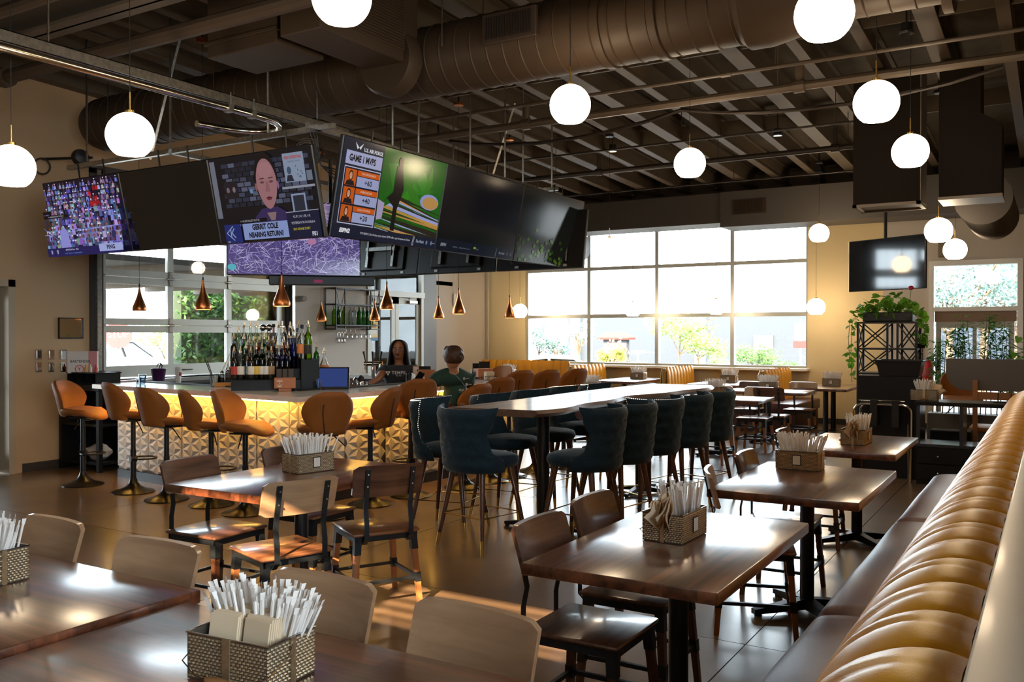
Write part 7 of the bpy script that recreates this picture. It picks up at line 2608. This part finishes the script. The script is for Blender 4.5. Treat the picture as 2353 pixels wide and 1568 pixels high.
wear('tshirt', [*J[:11], (w(873, 862, 10.60), .052), *J[12:15], (w(957, 866, 10.72), .052), *J[16:]], E_, [0, 1, 2, 3, 4, 10, 11, 14, 15], .016, TEE1, bt, .04)
skin('trousers', [(w(916, 940), .18, .13), (w(907, 990, 11.0), .11), (w(907, 1050, 11.0), .08), (w(926, 990, 11.0), .11), (w(926, 1050, 11.0), .08)], [(0, 1), (1, 2), (0, 3), (3, 4)], TEE1, bt)
fa = math.atan2(-_fw.x, _fw.y)
look = Matrix.Rotation(math.radians(31.2 + 7.2 - 6), 3, 'Z')
hc = w(916, 806)
add_head(bo, hc, look)
head_parts(bt, hc, look, 1.0, SK1, HAIR1)
hb = B()
Mh = Matrix.Translation(hc) @ look.to_4x4()


def hair_fn(u, v):
    a = -2.25 + 4.5 * u            # opening at the face (local -y)
    drop = v
    if v < .4:
        q = v / .4 * PI / 2
        R = math.sin(q)
        x, y, z = .096 * R * math.sin(a), .112 * R * math.cos(a) * 1.0, .02 + .108 * math.cos(q)
    else:
        k = (v - .4) / .6
        x, y, z = (.096 + .05 * k) * math.sin(a), (.112 + .0 * k) * math.cos(a), .02 - .30 * k
    if abs(a) > 1.5:
        y = max(y, -.06)
    return (x, y + .012, z)


hb.shell(hair_fn, lambda u, v: (math.sin(-2.25 + 4.5 * u), math.cos(-2.25 + 4.5 * u), .2), .018, 30, 20, Mh)
hb.build('hair', HAIR1, bt, smooth=70)
cv = Canvas(.0004)
wc_ = (.52, .50, .50)
cv.poly([(-.135, .022), (-.075, .022), (-.105, -.03)], wc_)
cv.poly([(-.115, .012), (-.095, .012), (-.105, -.010)], (.012, .014, .02))
cv.text('TEMPE', .02, .004, .052, wc_, bold=.0012, sx=1.0, spacing=1.1)
cv.text('EATS', .02, -.030, .020, wc_, bold=.0006, spacing=1.5)
lo = cv.build('shirt_print', screen_mat('print', 0), bt)
lo.location = w(912, 858, D - .165)
lo.rotation_euler = (0, 0, math.radians(38))

# ---- seated guest
gt = thing('person', 'guest in a dark green T-shirt and dark shorts seated at the bar, seen from behind', 'person', (0, 0, 0))
G = 9.2


def g(u, v, d=G):
    return atd(u, v, d)


pel, nb_ = g(1040, 948, 9.2), g(1042, 853, 9.1)
gsL, gsR = g(1005, 869, 9.05), g(1074, 870, 9.25)
kL, aL = g(992, 962, 8.95), g(1028, 1030, 8.95)
kR, aR = g(1005, 972, 9.35), g(1036, 1003, 9.25)
J = [(pel, .145, .125), (g(1043, 918), .13, .10), (g(1045, 888), .145, .105), (g(1043, 868), .14, .095), (nb_, .062, .058), (g(1041, 843, 9.08), .052, .052),
     (g(1040, 832, 9.05), .068, .075), (g(1040, 820, 9.05), .080, .092), (g(1042, 809, 9.06), .070, .078), (g(1043, 803, 9.06), .04, .045),
     (gsL, .062), (g(982, 888, 8.95), .045), (g(972, 884, 9.25), .036), (g(966, 876, 9.45), .026), (gsR, .062), (g(1078, 893, 9.5), .045), (g(1060, 888, 9.7), .034),
     (g(1012, 946, 9.05), .10), (kL, .068), (g(1005, 990, 8.93), .060), (aL, .036), (g(1028, 945, 9.35), .10), (kR, .062), (g(1022, 988, 9.3), .05), (aR, .034)]
E_ = [(0, 1), (1, 2), (2, 3), (3, 4), (4, 5), (5, 6), (6, 7), (7, 8), (8, 9), (3, 10), (10, 11), (11, 12), (12, 13), (3, 14), (14, 15), (15, 16), (0, 17), (17, 18), (18, 19), (19, 20), (0, 21), (21, 22), (22, 23), (23, 24)]
Jb = [(j[0], j[1] * .76, j[2] * .76) if i in (0, 1, 2, 3) else ((j[0], j[1] * .85) if i in (10, 14) else j) for i, j in enumerate(J)]
bo = skin('body', Jb, E_, SK2, gt)
wear('tshirt', [*J[:11], (g(989, 882, 8.98), .056), *J[12:15], (g(1077, 885, 9.4), .052), *J[16:]], E_, [0, 1, 2, 3, 4, 10, 11, 14, 15], .016, TEE2, gt, .04)
skin('shorts', [(g(1040, 955, 9.2), .165, .135), (g(1018, 950, 9.05), .118), (g(1008, 954, 9.0), .108), (g(1030, 950, 9.35), .115), (g(1016, 960, 9.35), .10)], [(0, 1), (1, 2), (0, 3), (3, 4)], mat('shorts_maroon', (.07, .02, .014), .8), gt)
hand(None, g(967, 877, 9.43), (g(961, 868, 9.5) - g(968, 880, 9.4)), Vector((.6, .7, 0)), .95, SK2, gt, .9)
for a_, toe, up_ in ((aL, g(1016, 1062, 8.95), .06), (aR, g(1046, 1016, 9.2), .05)):
    heel = a_ + Vector((0, 0, -.03))
    d = (toe - heel)
    s_o = skin('shoe', [(a_ + Vector((0, 0, .02)), .047), (heel - d * .05, .045), (heel + d * .45, .043), (heel + d * .95, .034)], [(0, 1), (1, 2), (2, 3)], mat('shoe_black', (.015, .012, .012), .6), gt)
    q = (heel + d * .3) + Vector((0, 0, .04))
    B().tube([q, q + Vector((-.02, -.03, -.05)), q + Vector((-.01, -.03, -.10))], .004, 5).build('lace', BLACK, s_o)
hc = g(1041, 821, 9.05)
look = Matrix.Rotation(math.radians(118), 3, 'Z') @ Matrix.Rotation(.15, 3, 'X')
look = Matrix.Rotation(math.radians(-112), 3, 'Z')
add_head(bo, hc, look, .98)
head_parts(gt, hc, look, .98, SK2, HAIR2)
hb = B()
Mh = Matrix.Translation(hc) @ look.to_4x4()


def hair2(u, v):
    a = -2.2 + 4.4 * u
    q = v * PI * .80
    R = math.sin(q)
    y = .106 * R * math.cos(a) + .010
    return (.088 * R * math.sin(a), max(y, -.06) + .006 * math.sin(a * 9 + v * 20), .015 + .100 * math.cos(q) + (.02 if y < -.03 else 0))


hb.shell(hair2, lambda u, v: (math.sin(-2.2 + 4.4 * u), math.cos(-2.2 + 4.4 * u), .3), .014, 26, 14, Mh)
ball(hb, (0, .105, .045), (.038, .030, .034), 12, Mh)
hb.build('hair', HAIR2, gt, smooth=60)
ph = thing('smartphone', 'dark smartphone held by the seated guest', 'phone', tuple(g(963, 868, 9.46)), .6)
B().rbox(-.036, .036, -.004, .004, -.06, .07, .003, 1, Matrix.Rotation(-.6, 4, 'X') @ Matrix.Rotation(.5, 4, 'Y')).build('phone_case', BLACKG, ph)
bgm = thing('shoulder_bag', 'small black bag hanging by its strap at the side of the seated guest', 'bag', (0, 0, 0))
c0 = g(1007, 923, 8.92)
B().rbox(-.05, .05, -.02, .02, -.075, .06, .015, 2, Matrix.Translation(c0) @ Matrix.Rotation(.7, 4, 'Z')).build('pouch', mat('bag_black', (.01, .01, .012), .5), bgm)
B().tube([c0 + Vector((0, 0, .06)), g(1012, 893, 8.95), g(1018, 868, 9.0)], .003, 6).tube([g(1040, 856, 8.93), g(1056, 872, 8.96), g(1074, 895, 9.05)], .006, 6, flat=.4).build('strap', mat('bag_black', (.01, .01, .012), .5), bgm)
cv = Canvas(.0004)
r_ = random.Random(5)
for (x, z, k) in ((.02, .13, 0), (.045, .07, 0), (-.01, .01, 1), (.05, .0, 0), (.0, -.05, 0), (.06, -.06, 2), (-.005, -.12, 2)):
    c_ = (.34, .37, .36)
    if k == 0:
        cv.ell(x, z, .013, .015, c_, 8)
        cv.rect(x + .018, z - .004, x + .05, z + .004, c_)
    elif k == 1:
        cv.poly([(x - .03, z), (x - .01, z + .02), (x + .005, z + .004), (x + .02, z + .018), (x + .03, z - .004)], c_)
        cv.text('LABS', x, z - .014, .016, c_)
    else:
        cv.rect(x - .02, z - .003, x + .045, z + .003, c_)
        cv.rect(x - .02, z - .013, x + .035, z - .009, c_)
lo = cv.build('shirt_print', screen_mat('print', 0), gt)
lo.location = g(1062, 900, 9.2 - .19)
lo.rotation_euler = (0, 0, math.radians(35))
